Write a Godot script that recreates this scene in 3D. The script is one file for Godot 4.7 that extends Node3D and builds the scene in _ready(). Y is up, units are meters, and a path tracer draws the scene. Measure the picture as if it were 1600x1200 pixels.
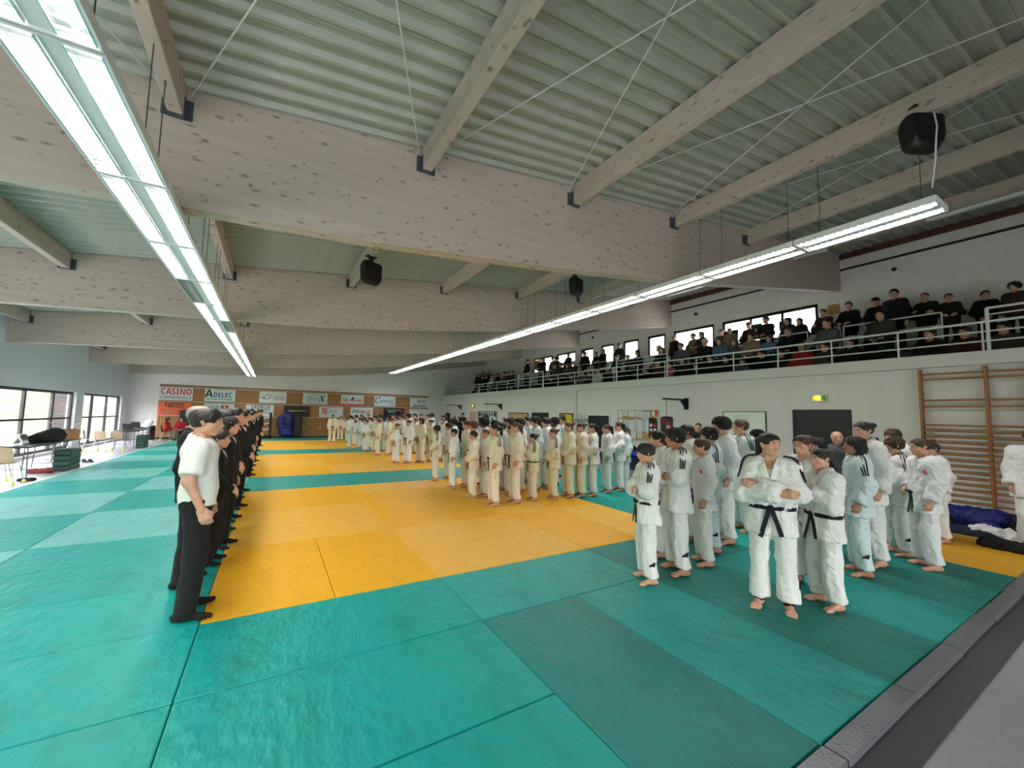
extends Node3D
# A sports hall with judoka lined up on mats. Metres, y up; "depth" d runs down the hall and is Godot's -z.
# The top of the mats is y = 0, the hall floor lies 4 cm lower.

const LEFT := -6.3      # face of the glazed wall
const RIGHT := 11.6     # face of the wall under the gallery
const UPPER := 15.0     # face of the wall behind the gallery
const BACK := 25.0      # face of the far wall
const REAR := -10.9     # wall behind the camera
const FLOOR := -0.04
const BEAMS := [-4.85, 1.2, 7.25, 13.3, 19.35]
const PURLINS := [-5.93, -3.27, -0.63, 2.02, 4.62, 7.25, 9.87, 12.5]

var M := {}
var taken := {}
var noise := FastNoiseLite.new()
var rng := RandomNumberGenerator.new()

const LAMP := 2.1

func _ready() -> void:
	# camera
	var cam := Camera3D.new()
	cam.name = "camera"
	add_child(cam)
	cam.fov = 87.356
	cam.near = 0.05
	cam.far = 400.0
	var rt := Vector3(0.859034, 0.021936, 0.511449)
	var upv := Vector3(-0.058482, 0.996746, 0.055478)
	var fw := Vector3(0.508568, 0.077568, -0.857521)
	cam.transform = Transform3D(Basis(rt, upv, -fw), Vector3(0.396532, 1.700707, 4.094137))
	cam.current = true
	# overcast sky and exposure
	var we := WorldEnvironment.new()
	we.name = "environment"
	var env := Environment.new()
	env.background_mode = Environment.BG_SKY
	var sky := Sky.new()
	var sm := ProceduralSkyMaterial.new()
	sm.sky_top_color = Color(0.95, 0.95, 0.97)
	sm.sky_horizon_color = Color(0.99, 0.985, 0.985)
	sm.ground_horizon_color = Color(0.80, 0.80, 0.80)
	sm.ground_bottom_color = Color(0.5, 0.5, 0.5)
	sky.sky_material = sm
	env.sky = sky
	env.background_energy_multiplier = 22.0
	env.tonemap_mode = Environment.TONE_MAPPER_LINEAR
	env.tonemap_exposure = 1.06
	env.sdfgi_enabled = true
	env.ssao_enabled = true
	env.ssil_enabled = true
	we.environment = env
	add_child(we)
	noise.noise_type = FastNoiseLite.TYPE_SIMPLEX_SMOOTH
	noise.frequency = 0.9
	noise.fractal_octaves = 3
	make_materials()
	build_shell()
	build_mats()
	lamp_row(-0.72, 3.6, -2.73, 17, 0.0, [[true, true], [true, true], [true, true], [true, true], [false, true], [true, true], [true, false], [true, true]])
	lamp_row(7.2, 4.34, -2.72, 17, 0.0, [])
	build_back_wall()
	build_right_wall()
	build_gallery()
	build_left_side()
	build_bags()
	loudspeaker(W(2.02, 4.62, 4.6), 0.4, "black loudspeaker hanging under a purlin above the far rows", false)
	loudspeaker(W(7.25, 5.35, -2.55), -0.5, "black loudspeaker with a pale cable hanging above the near light row", true)
	loudspeaker(W(7.25, 5.2, 4.2), 0.3, "black loudspeaker half hidden behind the nearest roof beam", false)
	build_people()

func W(x: float, y: float, d: float) -> Vector3:
	return Vector3(x, y, -d)

func roof_y(x: float) -> float:
	return 5.1 + 0.112 * x

func beam_bottom(x: float) -> float:
	var t := [[-6.5, 3.50], [-4.1, 3.61], [-1.2, 3.74], [1.5, 3.87], [4.16, 4.12], [7.0, 4.45], [8.46, 4.66], [10.83, 5.02], [15.2, 5.70]]
	for i in t.size() - 1:
		if x <= t[i + 1][0]:
			return lerpf(t[i][1], t[i + 1][1], (x - t[i][0]) / (t[i + 1][0] - t[i][0]))
	return 5.7

# ---------------------------------------------------------------- geometry collector
class Geo:
	var v := PackedVector3Array()
	var n := PackedVector3Array()
	var uv := PackedVector2Array()
	var i := PackedInt32Array()

	func face(a: Vector3, b: Vector3, c: Vector3, e: Vector3, out: Vector3) -> void:
		var k := v.size()
		var nn := (b - a).cross(c - a)
		if nn.length_squared() < 1e-14:
			nn = (c - a).cross(e - a)
		nn = nn.normalized()
		var flip := nn.dot(out) < 0.0
		if flip:
			nn = -nn
		v.append_array([a, b, c, e])
		n.append_array([nn, nn, nn, nn])
		uv.append_array([Vector2(0, 0), Vector2(1, 0), Vector2(1, 1), Vector2(0, 1)])
		if flip:
			i.append_array([k, k + 1, k + 2, k, k + 2, k + 3])
		else:
			i.append_array([k, k + 2, k + 1, k, k + 3, k + 2])

	func tri(a: Vector3, b: Vector3, c: Vector3, out: Vector3) -> void:
		var k := v.size()
		var nn := (b - a).cross(c - a).normalized()
		var flip := nn.dot(out) < 0.0
		if flip:
			nn = -nn
		v.append_array([a, b, c])
		n.append_array([nn, nn, nn])
		uv.append_array([Vector2(0, 0), Vector2(1, 0), Vector2(1, 1)])
		if flip:
			i.append_array([k, k + 1, k + 2])
		else:
			i.append_array([k, k + 2, k + 1])

	# box with optional chamfer, in the frame t
	func box(c: Vector3, s: Vector3, t := Transform3D.IDENTITY, bev := 0.0) -> Geo:
		var h := s * 0.5
		if bev <= 0.0:
			for ax in 3:
				for sg in [-1.0, 1.0]:
					var o := Vector3.ZERO
					o[ax] = sg
					var u := (ax + 1) % 3
					var w := (ax + 2) % 3
					var q := []
					for k in [[-1, -1], [1, -1], [1, 1], [-1, 1]]:
						var p := Vector3.ZERO
						p[ax] = sg * h[ax]
						p[u] = k[0] * h[u]
						p[w] = k[1] * h[w]
						q.append(t * (c + p))
					face(q[0], q[1], q[2], q[3], t.basis * o)
			return self
		for ax in 3:
			var u := (ax + 1) % 3
			var w := (ax + 2) % 3
			for sg in [-1.0, 1.0]:
				var o := Vector3.ZERO
				o[ax] = sg
				var q := []
				for k in [[-1, -1], [1, -1], [1, 1], [-1, 1]]:
					var p := Vector3.ZERO
					p[ax] = sg * h[ax]
					p[u] = k[0] * (h[u] - bev)
					p[w] = k[1] * (h[w] - bev)
					q.append(t * (c + p))
				face(q[0], q[1], q[2], q[3], t.basis * o)
			for a in [-1.0, 1.0]:
				for b in [-1.0, 1.0]:
					var q := []
					for k in [-1.0, 1.0]:
						var p1 := Vector3.ZERO
						p1[ax] = k * (h[ax] - bev)
						p1[u] = a * h[u]
						p1[w] = b * (h[w] - bev)
						var p2 := Vector3.ZERO
						p2[ax] = k * (h[ax] - bev)
						p2[u] = a * (h[u] - bev)
						p2[w] = b * h[w]
						q.append(t * (c + p1))
						q.append(t * (c + p2))
					var o := Vector3.ZERO
					o[u] = a
					o[w] = b
					face(q[0], q[1], q[3], q[2], t.basis * o)
		for a in [-1.0, 1.0]:
			for b in [-1.0, 1.0]:
				for e in [-1.0, 1.0]:
					var sgn := Vector3(a, b, e)
					var px := (h - Vector3.ONE * bev) * sgn
					tri(t * (c + px + Vector3(a * bev, 0, 0)), t * (c + px + Vector3(0, b * bev, 0)), t * (c + px + Vector3(0, 0, e * bev)), t.basis * sgn)
		return self

	func span(a: Vector3, b: Vector3, bev := 0.0) -> Geo:
		return box((a + b) * 0.5, (b - a).abs(), Transform3D.IDENTITY, bev)

	# round bar along a path of points; radius may be an array
	func tube(path: Array, r, seg := 8, caps := true) -> Geo:
		var up := Vector3.UP
		var first := v.size()
		var m := path.size()
		for k in m:
			var d: Vector3 = path[mini(k + 1, m - 1)] - path[maxi(k - 1, 0)]
			d = d.normalized()
			var side := d.cross(up)
			if side.length() < 0.1:
				side = d.cross(Vector3.RIGHT)
			side = side.normalized()
			var oth := side.cross(d).normalized()
			up = oth
			var rr: float = r[k] if r is Array else r
			for s in seg:
				var an := TAU * s / seg
				var nn := side * cos(an) + oth * sin(an)
				v.append(path[k] + nn * rr)
				n.append(nn)
				uv.append(Vector2(float(s) / seg, k))
		for k in m - 1:
			for s in seg:
				var a := first + k * seg + s
				var b := first + k * seg + (s + 1) % seg
				i.append_array([a, b, a + seg, b, b + seg, a + seg])
		if caps:
			for e in [0, m - 1]:
				var c: Vector3 = path[e]
				var o: Vector3 = (path[0] - path[1]) if e == 0 else (path[m - 1] - path[m - 2])
				for s in seg:
					tri(c, v[first + e * seg + s], v[first + e * seg + (s + 1) % seg], o)
		return self

	func ball(c: Vector3, r: Vector3, seg := 10, rings := 6) -> Geo:
		var first := v.size()
		for a in rings + 1:
			var th := PI * a / rings
			for s in seg:
				var an := TAU * s / seg
				var d := Vector3(sin(th) * cos(an), cos(th), sin(th) * sin(an))
				v.append(c + d * r)
				n.append((d / r).normalized())
				uv.append(Vector2(float(s) / seg, float(a) / rings))
		for a in rings:
			for s in seg:
				var p := first + a * seg + s
				var q := first + a * seg + (s + 1) % seg
				i.append_array([p, p + seg, q, q, p + seg, q + seg])
		return self

	# flat polygon in the x-y plane, pulled out along z
	func prism(poly: PackedVector2Array, z0: float, z1: float, t := Transform3D.IDENTITY) -> Geo:
		var tr := Geometry2D.triangulate_polygon(poly)
		for zz in [z0, z1]:
			var o := t.basis * Vector3(0, 0, signf(zz - (z0 + z1) * 0.5))
			for k in range(0, tr.size(), 3):
				tri(t * Vector3(poly[tr[k]].x, poly[tr[k]].y, zz), t * Vector3(poly[tr[k + 1]].x, poly[tr[k + 1]].y, zz), t * Vector3(poly[tr[k + 2]].x, poly[tr[k + 2]].y, zz), o)
		var cw := Geometry2D.is_polygon_clockwise(poly)
		for k in poly.size():
			var a := poly[k]
			var b := poly[(k + 1) % poly.size()]
			var e := b - a
			var o2 := Vector2(-e.y, e.x) if cw else Vector2(e.y, -e.x)
			face(t * Vector3(a.x, a.y, z0), t * Vector3(b.x, b.y, z0), t * Vector3(b.x, b.y, z1), t * Vector3(a.x, a.y, z1), t.basis * Vector3(o2.x, o2.y, 0))
		return self

	# flat band following points p with surface normals nn
	func band(p: Array, nn: Array, w: float, th: float) -> Geo:
		var m := p.size()
		var ring := []
		for k in m:
			var d: Vector3 = (p[mini(k + 1, m - 1)] - p[maxi(k - 1, 0)]).normalized()
			var sd: Vector3 = d.cross(nn[k]).normalized() * w * 0.5
			var o: Vector3 = nn[k] * th
			ring.append([p[k] - sd - o * 0.6, p[k] + sd - o * 0.6, p[k] + sd + o, p[k] - sd + o, d])
		for k in m - 1:
			var a: Array = ring[k]
			var b: Array = ring[k + 1]
			var cc: Vector3 = (p[k] + p[k + 1]) * 0.5
			for e in 4:
				var f := (e + 1) % 4
				face(a[e], a[f], b[f], b[e], (a[e] + a[f] + b[f] + b[e]) * 0.25 - cc)
		face(ring[0][0], ring[0][1], ring[0][2], ring[0][3], -ring[0][4])
		face(ring[m - 1][0], ring[m - 1][1], ring[m - 1][2], ring[m - 1][3], ring[m - 1][4])
		return self

	func add(g: Geo, t := Transform3D.IDENTITY) -> Geo:
		var k := v.size()
		for q in g.v:
			v.append(t * q)
		var nb := t.basis.orthonormalized()
		for q in g.n:
			n.append(nb * q)
		uv.append_array(g.uv)
		for q in g.i:
			i.append(q + k)
		return self

	func mesh(into: ArrayMesh = null) -> ArrayMesh:
		var m := into if into else ArrayMesh.new()
		var a := []
		a.resize(Mesh.ARRAY_MAX)
		a[Mesh.ARRAY_VERTEX] = v
		a[Mesh.ARRAY_NORMAL] = n
		if uv.size() == v.size():
			a[Mesh.ARRAY_TEX_UV] = uv
		a[Mesh.ARRAY_INDEX] = i
		m.add_surface_from_arrays(Mesh.PRIMITIVE_TRIANGLES, a)
		return m

# ---------------------------------------------------------------- scene helpers
func numbered(called: String) -> String:
	taken[called] = taken.get(called, -1) + 1
	return called if taken[called] == 0 else "%s_%03d" % [called, taken[called]]

func thing(called: String, label: String, category: String, at := Vector3.ZERO, turn := 0.0, group := "") -> Node3D:
	var o := Node3D.new()
	o.name = numbered(called)
	add_child(o)
	o.position = at
	o.rotation.y = turn
	o.set_meta("label", label)
	o.set_meta("category", category)
	if group:
		o.set_meta("group", group)
	return o

func put(called: String, g, m: Material, parent: Node3D, at := Vector3.ZERO) -> MeshInstance3D:
	var o := MeshInstance3D.new()
	o.mesh = g.mesh() if g is Geo else g
	o.material_override = m
	o.name = called if parent != self else numbered(called)
	parent.add_child(o, true)
	o.position = at
	return o

func single(called: String, label: String, category: String, g, m: Material, at := Vector3.ZERO, group := "") -> MeshInstance3D:
	var o := put(called, g, m, self, at)
	o.set_meta("label", label)
	o.set_meta("category", category)
	if group:
		o.set_meta("group", group)
	return o

func structure(called: String, g, m: Material, at := Vector3.ZERO, label := "") -> MeshInstance3D:
	var o := put(called, g, m, self, at)
	o.set_meta("kind", "structure")
	if label:
		o.set_meta("label", label)
	return o

func copy_of(o: Node3D, at: Vector3, turn: float, label: String) -> Node3D:
	var c: Node3D = o.duplicate()
	c.name = numbered(String(o.name).rstrip("0123456789").rstrip("_"))
	add_child(c)
	c.position = at
	c.rotation.y = turn
	if label:
		c.set_meta("label", label)
	return c

func flat(c: Color, rough := 0.7, metal := 0.0) -> StandardMaterial3D:
	var m := StandardMaterial3D.new()
	m.albedo_color = c
	m.roughness = rough
	m.metallic = metal
	return m

func noise_tex(freq: float, ramp: Array, size := 256, seed_ := 1, kind := FastNoiseLite.TYPE_SIMPLEX_SMOOTH, normal := false, bump := 4.0) -> NoiseTexture2D:
	var t := NoiseTexture2D.new()
	t.width = size
	t.height = size
	t.seamless = true
	var f := FastNoiseLite.new()
	f.noise_type = kind
	f.seed = seed_
	f.frequency = freq
	f.fractal_octaves = 4
	t.noise = f
	if normal:
		t.as_normal_map = true
		t.bump_strength = bump
	elif ramp.size():
		var g := Gradient.new()
		g.offsets = PackedFloat32Array(range(ramp.size()).map(func(k): return float(k) / (ramp.size() - 1)))
		g.colors = PackedColorArray(ramp)
		t.color_ramp = g
	return t

func tri_map(m: StandardMaterial3D, scale: Vector3, world := true) -> StandardMaterial3D:
	m.uv1_triplanar = true
	m.uv1_world_triplanar = world
	m.uv1_scale = scale
	m.uv1_triplanar_sharpness = 6.0
	return m

# ---------------------------------------------------------------- figures
# A figure is a field: tapered capsules [from, to, r0, r1, cut] joined by a smooth minimum and meshed as surface nets.
func cap(a: Vector3, b: Vector3, ra: float, rb: float, cut := false) -> Array:
	return [a, b, ra, rb, cut]

func field_at(prims: Array, p: Vector3, k: float) -> float:
	var acc := 0.0
	for q in prims:
		acc += exp(-k * cap_dist(q, p))
	return -log(maxf(acc, 1e-30)) / k

func cap_dist(q: Array, p: Vector3) -> float:
	var a: Vector3 = q[0]
	var ab: Vector3 = q[1] - a
	var l2 := ab.length_squared()
	var raw := (p - a).dot(ab) / l2 if l2 > 1e-9 else 0.0
	var t := clampf(raw, 0.0, 1.0)
	var d := p.distance_to(a + ab * t) - lerpf(q[2], q[3], t)
	if q[4] and l2 > 1e-9:
		d = maxf(d, (raw - 1.0) * sqrt(l2))
	return d

func net(prims: Array, cell: float, k := 45.0, planes := [], subs := [], amp := 0.0, freq := Vector3.ONE * 9.0, seed_ := 3, limits = null) -> Geo:
	var lo := Vector3.ONE * 1e9
	var hi := -lo
	for q in prims:
		var r: float = maxf(q[2], q[3]) + cell
		for e in 2:
			lo = lo.min(q[e] - Vector3.ONE * r)
			hi = hi.max(q[e] + Vector3.ONE * r)
	if limits != null:
		lo = lo.max(limits[0])
		hi = hi.min(limits[1])
	lo -= Vector3.ONE * 1.5 * cell
	hi += Vector3.ONE * 1.5 * cell
	var nx := int((hi.x - lo.x) / cell) + 2
	var ny := int((hi.y - lo.y) / cell) + 2
	var nz := int((hi.z - lo.z) / cell) + 2
	var val := PackedFloat32Array()
	val.resize(nx * ny * nz)
	for q in prims:
		var a: Vector3 = q[0]
		var b: Vector3 = q[1]
		var ra: float = q[2]
		var rb: float = q[3]
		var cut: bool = q[4]
		var mr := maxf(ra, rb) + 2.2 * cell + 1.0 / k
		var q0 := (a.min(b) - Vector3.ONE * mr - lo) / cell
		var q1 := (a.max(b) + Vector3.ONE * mr - lo) / cell
		var x0 := clampi(int(q0.x), 0, nx - 1)
		var x1 := clampi(int(q1.x) + 1, 0, nx - 1)
		var y0 := clampi(int(q0.y), 0, ny - 1)
		var y1 := clampi(int(q1.y) + 1, 0, ny - 1)
		var z0 := clampi(int(q0.z), 0, nz - 1)
		var z1 := clampi(int(q1.z) + 1, 0, nz - 1)
		var ab := b - a
		var l2 := ab.length_squared()
		var ln := sqrt(l2)
		var inv := 1.0 / l2 if l2 > 1e-9 else 0.0
		for z in range(z0, z1 + 1):
			for y in range(y0, y1 + 1):
				var row := (z * ny + y) * nx
				var p := lo + Vector3(x0, y, z) * cell
				for x in range(x0, x1 + 1):
					var raw := (p - a).dot(ab) * inv
					var t := clampf(raw, 0.0, 1.0)
					var d := p.distance_to(a + ab * t) - ra - (rb - ra) * t
					if cut:
						d = maxf(d, (raw - 1.0) * ln)
					if d < mr:
						val[row + x] += exp(-k * d)
					p.x += cell
	for j in val.size():
		val[j] = -log(val[j]) / k if val[j] > 1e-12 else 1.0
	for pl in planes:
		var nn: Vector3 = pl[0]
		for z in nz:
			for y in ny:
				var row := (z * ny + y) * nx
				var base: float = nn.dot(lo + Vector3(0, y, z) * cell) - pl[1]
				for x in nx:
					var e := base + nn.x * cell * x
					if e > val[row + x]:
						val[row + x] = e
	for q in subs:
		var mr: float = maxf(q[2], q[3]) + 2.0 * cell
		var q0: Vector3 = (q[0].min(q[1]) - Vector3.ONE * mr - lo) / cell
		var q1: Vector3 = (q[0].max(q[1]) + Vector3.ONE * mr - lo) / cell
		for z in range(clampi(int(q0.z), 0, nz - 1), clampi(int(q1.z) + 1, 0, nz - 1) + 1):
			for y in range(clampi(int(q0.y), 0, ny - 1), clampi(int(q1.y) + 1, 0, ny - 1) + 1):
				for x in range(clampi(int(q0.x), 0, nx - 1), clampi(int(q1.x) + 1, 0, nx - 1) + 1):
					var e := -cap_dist(q, lo + Vector3(x, y, z) * cell)
					var j := (z * ny + y) * nx + x
					if e > val[j]:
						val[j] = e
	var g := Geo.new()
	var at := {}
	var sy := nx
	var sz := nx * ny
	var off := [0, 1, sy, sy + 1, sz, sz + 1, sz + sy, sz + sy + 1]
	var edges := [[0, 1], [2, 3], [4, 5], [6, 7], [0, 2], [1, 3], [4, 6], [5, 7], [0, 4], [1, 5], [2, 6], [3, 7]]
	for z in nz - 1:
		for y in ny - 1:
			var row := (z * ny + y) * nx
			for x in nx - 1:
				var j := row + x
				var s0 := val[j] < 0.0
				if s0 == (val[j + 1] < 0.0) and s0 == (val[j + sy] < 0.0) and s0 == (val[j + sy + 1] < 0.0) and s0 == (val[j + sz] < 0.0) and s0 == (val[j + sz + 1] < 0.0) and s0 == (val[j + sz + sy] < 0.0) and s0 == (val[j + sz + sy + 1] < 0.0):
					continue
				var sum := Vector3.ZERO
				var cnt := 0
				for e in edges:
					var va := val[j + off[e[0]]]
					var vb := val[j + off[e[1]]]
					if (va < 0.0) != (vb < 0.0):
						var t := va / (va - vb)
						var c0 := Vector3(e[0] & 1, (e[0] >> 1) & 1, e[0] >> 2)
						var c1 := Vector3(e[1] & 1, (e[1] >> 1) & 1, e[1] >> 2)
						sum += c0.lerp(c1, t)
						cnt += 1
				at[j] = g.v.size()
				g.v.append(lo + (Vector3(x, y, z) + sum / cnt) * cell)
	g.n.resize(g.v.size())
	for j in at:
		var x: int = j % nx
		var y: int = (j / nx) % ny
		var z: int = j / sz
		var s0 := val[j] < 0.0
		for ax in 3:
			var step: int = [1, sy, sz][ax]
			if (val[j + step] < 0.0) == s0:
				continue
			if ax != 0 and x == 0 or ax != 1 and y == 0 or ax != 2 and z == 0:
				continue
			var u: int = [sy, sz, 1][ax]
			var w: int = [sz, 1, sy][ax]
			if not (at.has(j - u) and at.has(j - w) and at.has(j - u - w)):
				continue
			var a: int = at[j]
			var b: int = at[j - u]
			var c: int = at[j - u - w]
			var e: int = at[j - w]
			if s0:
				g.i.append_array([a, c, b, a, e, c])
			else:
				g.i.append_array([a, b, c, a, c, e])
			
	if amp > 0.0:
		smooth(g)
		noise.seed = seed_
		for j in g.v.size():
			var p := g.v[j] * freq
			var w := noise.get_noise_3d(p.x * 10.0, p.y * 10.0, p.z * 10.0)
			if amp > 0.012 and freq.x < 1.0:   # cloth: sharper creases over the broad folds
				var q := Vector3(g.v[j].x * 14.0 + g.v[j].y * 9.0, g.v[j].y * 6.0, g.v[j].z * 14.0 - g.v[j].y * 7.0)
				w += 0.55 * (0.35 - absf(noise.get_noise_3d(q.x, q.y, q.z))) + 0.3 * (0.3 - absf(noise.get_noise_3d(q.z * 1.9, q.y * 2.2, q.x * 1.9)))
			g.v[j] += g.n[j] * w * amp
	smooth(g)
	return g

func smooth(g: Geo) -> void:
	g.n.fill(Vector3.ZERO)
	for j in range(0, g.i.size(), 3):
		var a := g.i[j]
		var b := g.i[j + 1]
		var c := g.i[j + 2]
		var nn := (g.v[c] - g.v[a]).cross(g.v[b] - g.v[a])
		g.n[a] += nn
		g.n[b] += nn
		g.n[c] += nn
	for j in g.n.size():
		g.n[j] = g.n[j].normalized()

# one head, origin at its centre, looking along +z
func head_prims() -> Array:
	var p := [cap(Vector3(0, 0.025, -0.03), Vector3(0, 0.03, 0.018), 0.078, 0.073), cap(Vector3(0, 0.0, 0.03), Vector3(0, -0.06, 0.036), 0.058, 0.046),
		cap(Vector3(0, 0.008, 0.088), Vector3(0, -0.028, 0.106), 0.006, 0.0115), cap(Vector3(0, -0.085, 0.052), Vector3(0, -0.088, 0.062), 0.02, 0.018), cap(Vector3(0, -0.045, -0.02), Vector3(0, -0.19, -0.04), 0.048, 0.054)]
	for s in [-1.0, 1.0]:
		p.append(cap(Vector3(s * 0.045, -0.06, 0.01), Vector3(s * 0.012, -0.088, 0.055), 0.026, 0.02))
		p.append(cap(Vector3(s * 0.036, -0.022, 0.046), Vector3(s * 0.04, -0.03, 0.03), 0.028, 0.026))
		p.append(cap(Vector3(s * 0.014, 0.02, 0.086), Vector3(s * 0.042, 0.02, 0.074), 0.009, 0.008))
		p.append(cap(Vector3(s * 0.074, -0.022, -0.008), Vector3(s * 0.079, 0.008, -0.016), 0.007, 0.012))
		p.append(cap(Vector3(s * 0.011, -0.055, 0.082), Vector3(s * 0.004, -0.056, 0.086), 0.006, 0.007))
		p.append(cap(Vector3(s * 0.012, -0.03, 0.088), Vector3(s * 0.008, -0.032, 0.094), 0.006, 0.006))
	return p

func hand_prims(s: float) -> Array:   # wrist at the origin, fingers down, palm towards +z, thumb towards s
	var p := []
	var ln := [0.068, 0.078, 0.072, 0.056]
	for f in 4:
		var x: float = s * (0.027 - 0.018 * f)
		p.append(cap(Vector3(x * 0.7, -0.005, 0), Vector3(x, -0.082, 0.002), 0.0155, 0.0125))
		var a := Vector3(x * 1.05, -0.085, 0.003)
		var b: Vector3 = a + Vector3(0, -0.86, 0.5).normalized() * ln[f] * 0.52
		var c: Vector3 = b + Vector3(0, -0.55, 0.84).normalized() * ln[f] * 0.48
		p.append(cap(a, b, 0.0092, 0.0084))
		p.append(cap(b, c, 0.0084, 0.0068))
	p.append(cap(Vector3(s * 0.024, -0.02, 0.004), Vector3(s * 0.044, -0.055, 0.022), 0.0135, 0.0105))
	p.append(cap(Vector3(s * 0.044, -0.055, 0.022), Vector3(s * 0.04, -0.088, 0.034), 0.0102, 0.008))
	return p

func foot_prims(s: float, sock := false) -> Array:   # under the ankle, toes along +z
	var p := [cap(Vector3(0, 0.12, -0.01), Vector3(0, 0.05, -0.015), 0.037, 0.04), cap(Vector3(0, 0.034, -0.045), Vector3(0, 0.03, 0.02), 0.033, 0.03),
		cap(Vector3(0, 0.055, 0.0), Vector3(s * 0.012, 0.026, 0.1), 0.036, 0.024), cap(Vector3(-s * 0.022, 0.018, 0.09), Vector3(s * 0.028, 0.02, 0.115), 0.02, 0.022)]
	if sock:
		p.append(cap(Vector3(-s * 0.012, 0.02, 0.11), Vector3(s * 0.014, 0.02, 0.165), 0.022, 0.02))
	else:
		for f in 5:
			var x: float = -s * (0.034 - 0.0165 * f)
			var z := 0.135 + 0.006 * f
			p.append(cap(Vector3(x * 0.9, 0.016, 0.105), Vector3(x, 0.012, z), 0.012 if f < 4 else 0.016, 0.009 if f < 4 else 0.013))
	return p

var POSE := {
	"sides": {"e": [Vector3(0.225, 1.125, -0.045), Vector3(0.225, 1.125, -0.045)], "w": [Vector3(0.225, 0.88, 0.045), Vector3(0.225, 0.88, 0.045)]},
	"front": {"e": [Vector3(0.25, 1.13, 0.0), Vector3(0.25, 1.13, 0.0)], "w": [Vector3(0.085, 0.95, 0.19), Vector3(0.075, 0.925, 0.205)]},
	"crossed": {"e": [Vector3(0.228, 1.13, 0.075), Vector3(0.228, 1.11, 0.085)], "w": [Vector3(-0.11, 1.19, 0.165), Vector3(-0.1, 1.135, 0.2)]},
	"hip": {"e": [Vector3(0.23, 1.125, -0.05), Vector3(0.33, 1.13, -0.09)], "w": [Vector3(0.225, 0.88, 0.04), Vector3(0.185, 1.0, 0.11)]},
	"chest": {"e": [Vector3(0.24, 1.1, 0.06), Vector3(0.24, 1.1, 0.07)], "w": [Vector3(0.065, 1.25, 0.21), Vector3(0.06, 1.22, 0.2)]},
	"behind": {"e": [Vector3(0.255, 1.13, -0.11), Vector3(0.255, 1.13, -0.11)], "w": [Vector3(0.08, 0.97, -0.19), Vector3(0.08, 0.95, -0.2)]},
	"rail": {"e": [Vector3(0.24, 1.12, 0.12), Vector3(0.24, 1.12, 0.12)], "w": [Vector3(0.12, 1.06, 0.35), Vector3(0.12, 1.06, 0.35)]},
	"seated": {"e": [Vector3(0.235, 1.14, 0.05), Vector3(0.235, 1.14, 0.05)], "w": [Vector3(0.1, 1.03, 0.27), Vector3(0.1, 1.02, 0.28)]},
}

func upper(pose: String) -> Dictionary:   # joints of one pose; index 0 is the left side (+x), 1 the right (-x)
	var d := {"sh": [], "el": [], "wr": [], "hip": [], "kn": [], "an": [], "neck": Vector3(0, 1.44, -0.015), "head": Vector3(0, 1.587, 0.015)}
	var sit := pose == "seated"
	for k in 2:
		var s := 1.0 if k == 0 else -1.0
		var fl := Vector3(s, 1, 1)
		d.sh.append(Vector3(s * 0.155, 1.372, -0.012))
		d.el.append(POSE[pose].e[k] * fl)
		d.wr.append(POSE[pose].w[k] * fl)
		d.hip.append(Vector3(s * 0.085, 0.93, 0))
		if sit:
			d.kn.append(Vector3(s * 0.12, 0.91, 0.42))
			d.an.append(Vector3(s * 0.12, 0.51, 0.4))
		else:
			d.kn.append(Vector3(s * 0.108, 0.5, 0.018))
			d.an.append(Vector3(s * 0.122, 0.09, -0.02))
	return d

var geo_cache := {}

func head_geo(fine: bool) -> Dictionary:
	var key := "head%s" % fine
	if not geo_cache.has(key):
		var skin := net(head_prims(), 0.0048 if fine else 0.0085, 130.0)
		var white := Geo.new()
		var dark := Geo.new()
		var lip := Geo.new()
		for s in [-1.0, 1.0]:
			white.ball(Vector3(s * 0.03, 0.001, 0.0795), Vector3(0.0135, 0.0085, 0.0105), 10, 6)
			dark.ball(Vector3(s * 0.03, 0.001, 0.0865), Vector3(0.0072, 0.0078, 0.0045), 8, 5)
			dark.tube([Vector3(s * 0.013, 0.021, 0.0955), Vector3(s * 0.029, 0.026, 0.092), Vector3(s * 0.046, 0.021, 0.081)], [0.0036, 0.005, 0.0026], 6)
		lip.tube([Vector3(-0.022, -0.0545, 0.083), Vector3(-0.008, -0.0535, 0.0935), Vector3(0.008, -0.0535, 0.0935), Vector3(0.022, -0.0545, 0.083)], [0.002, 0.005, 0.005, 0.002], 6)
		geo_cache[key] = {"skin": skin, "white": white, "dark": dark, "lip": lip}
	return geo_cache[key]

func hand_basis(j: Dictionary, k: int, pose: String) -> Transform3D:
	var f: Vector3 = (j.wr[k] - j.el[k]).normalized()
	var s := 1.0 if k == 0 else -1.0
	var palm := Vector3(-s, 0, 0)
	if pose == "crossed":
		palm = Vector3(0, 0, -1)
	elif pose in ["front", "chest", "rail", "seated"]:
		palm = Vector3(-s * 0.3, -0.6, -0.6)
	elif pose == "behind":
		palm = Vector3(0, 0, 1)
	elif pose == "hip" and k == 1:
		palm = Vector3(0.4, 0, -1)
	var z := (palm - f * palm.dot(f)).normalized()
	return Transform3D(Basis((-f).cross(z), -f, z), j.wr[k] - f * 0.012)

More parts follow.
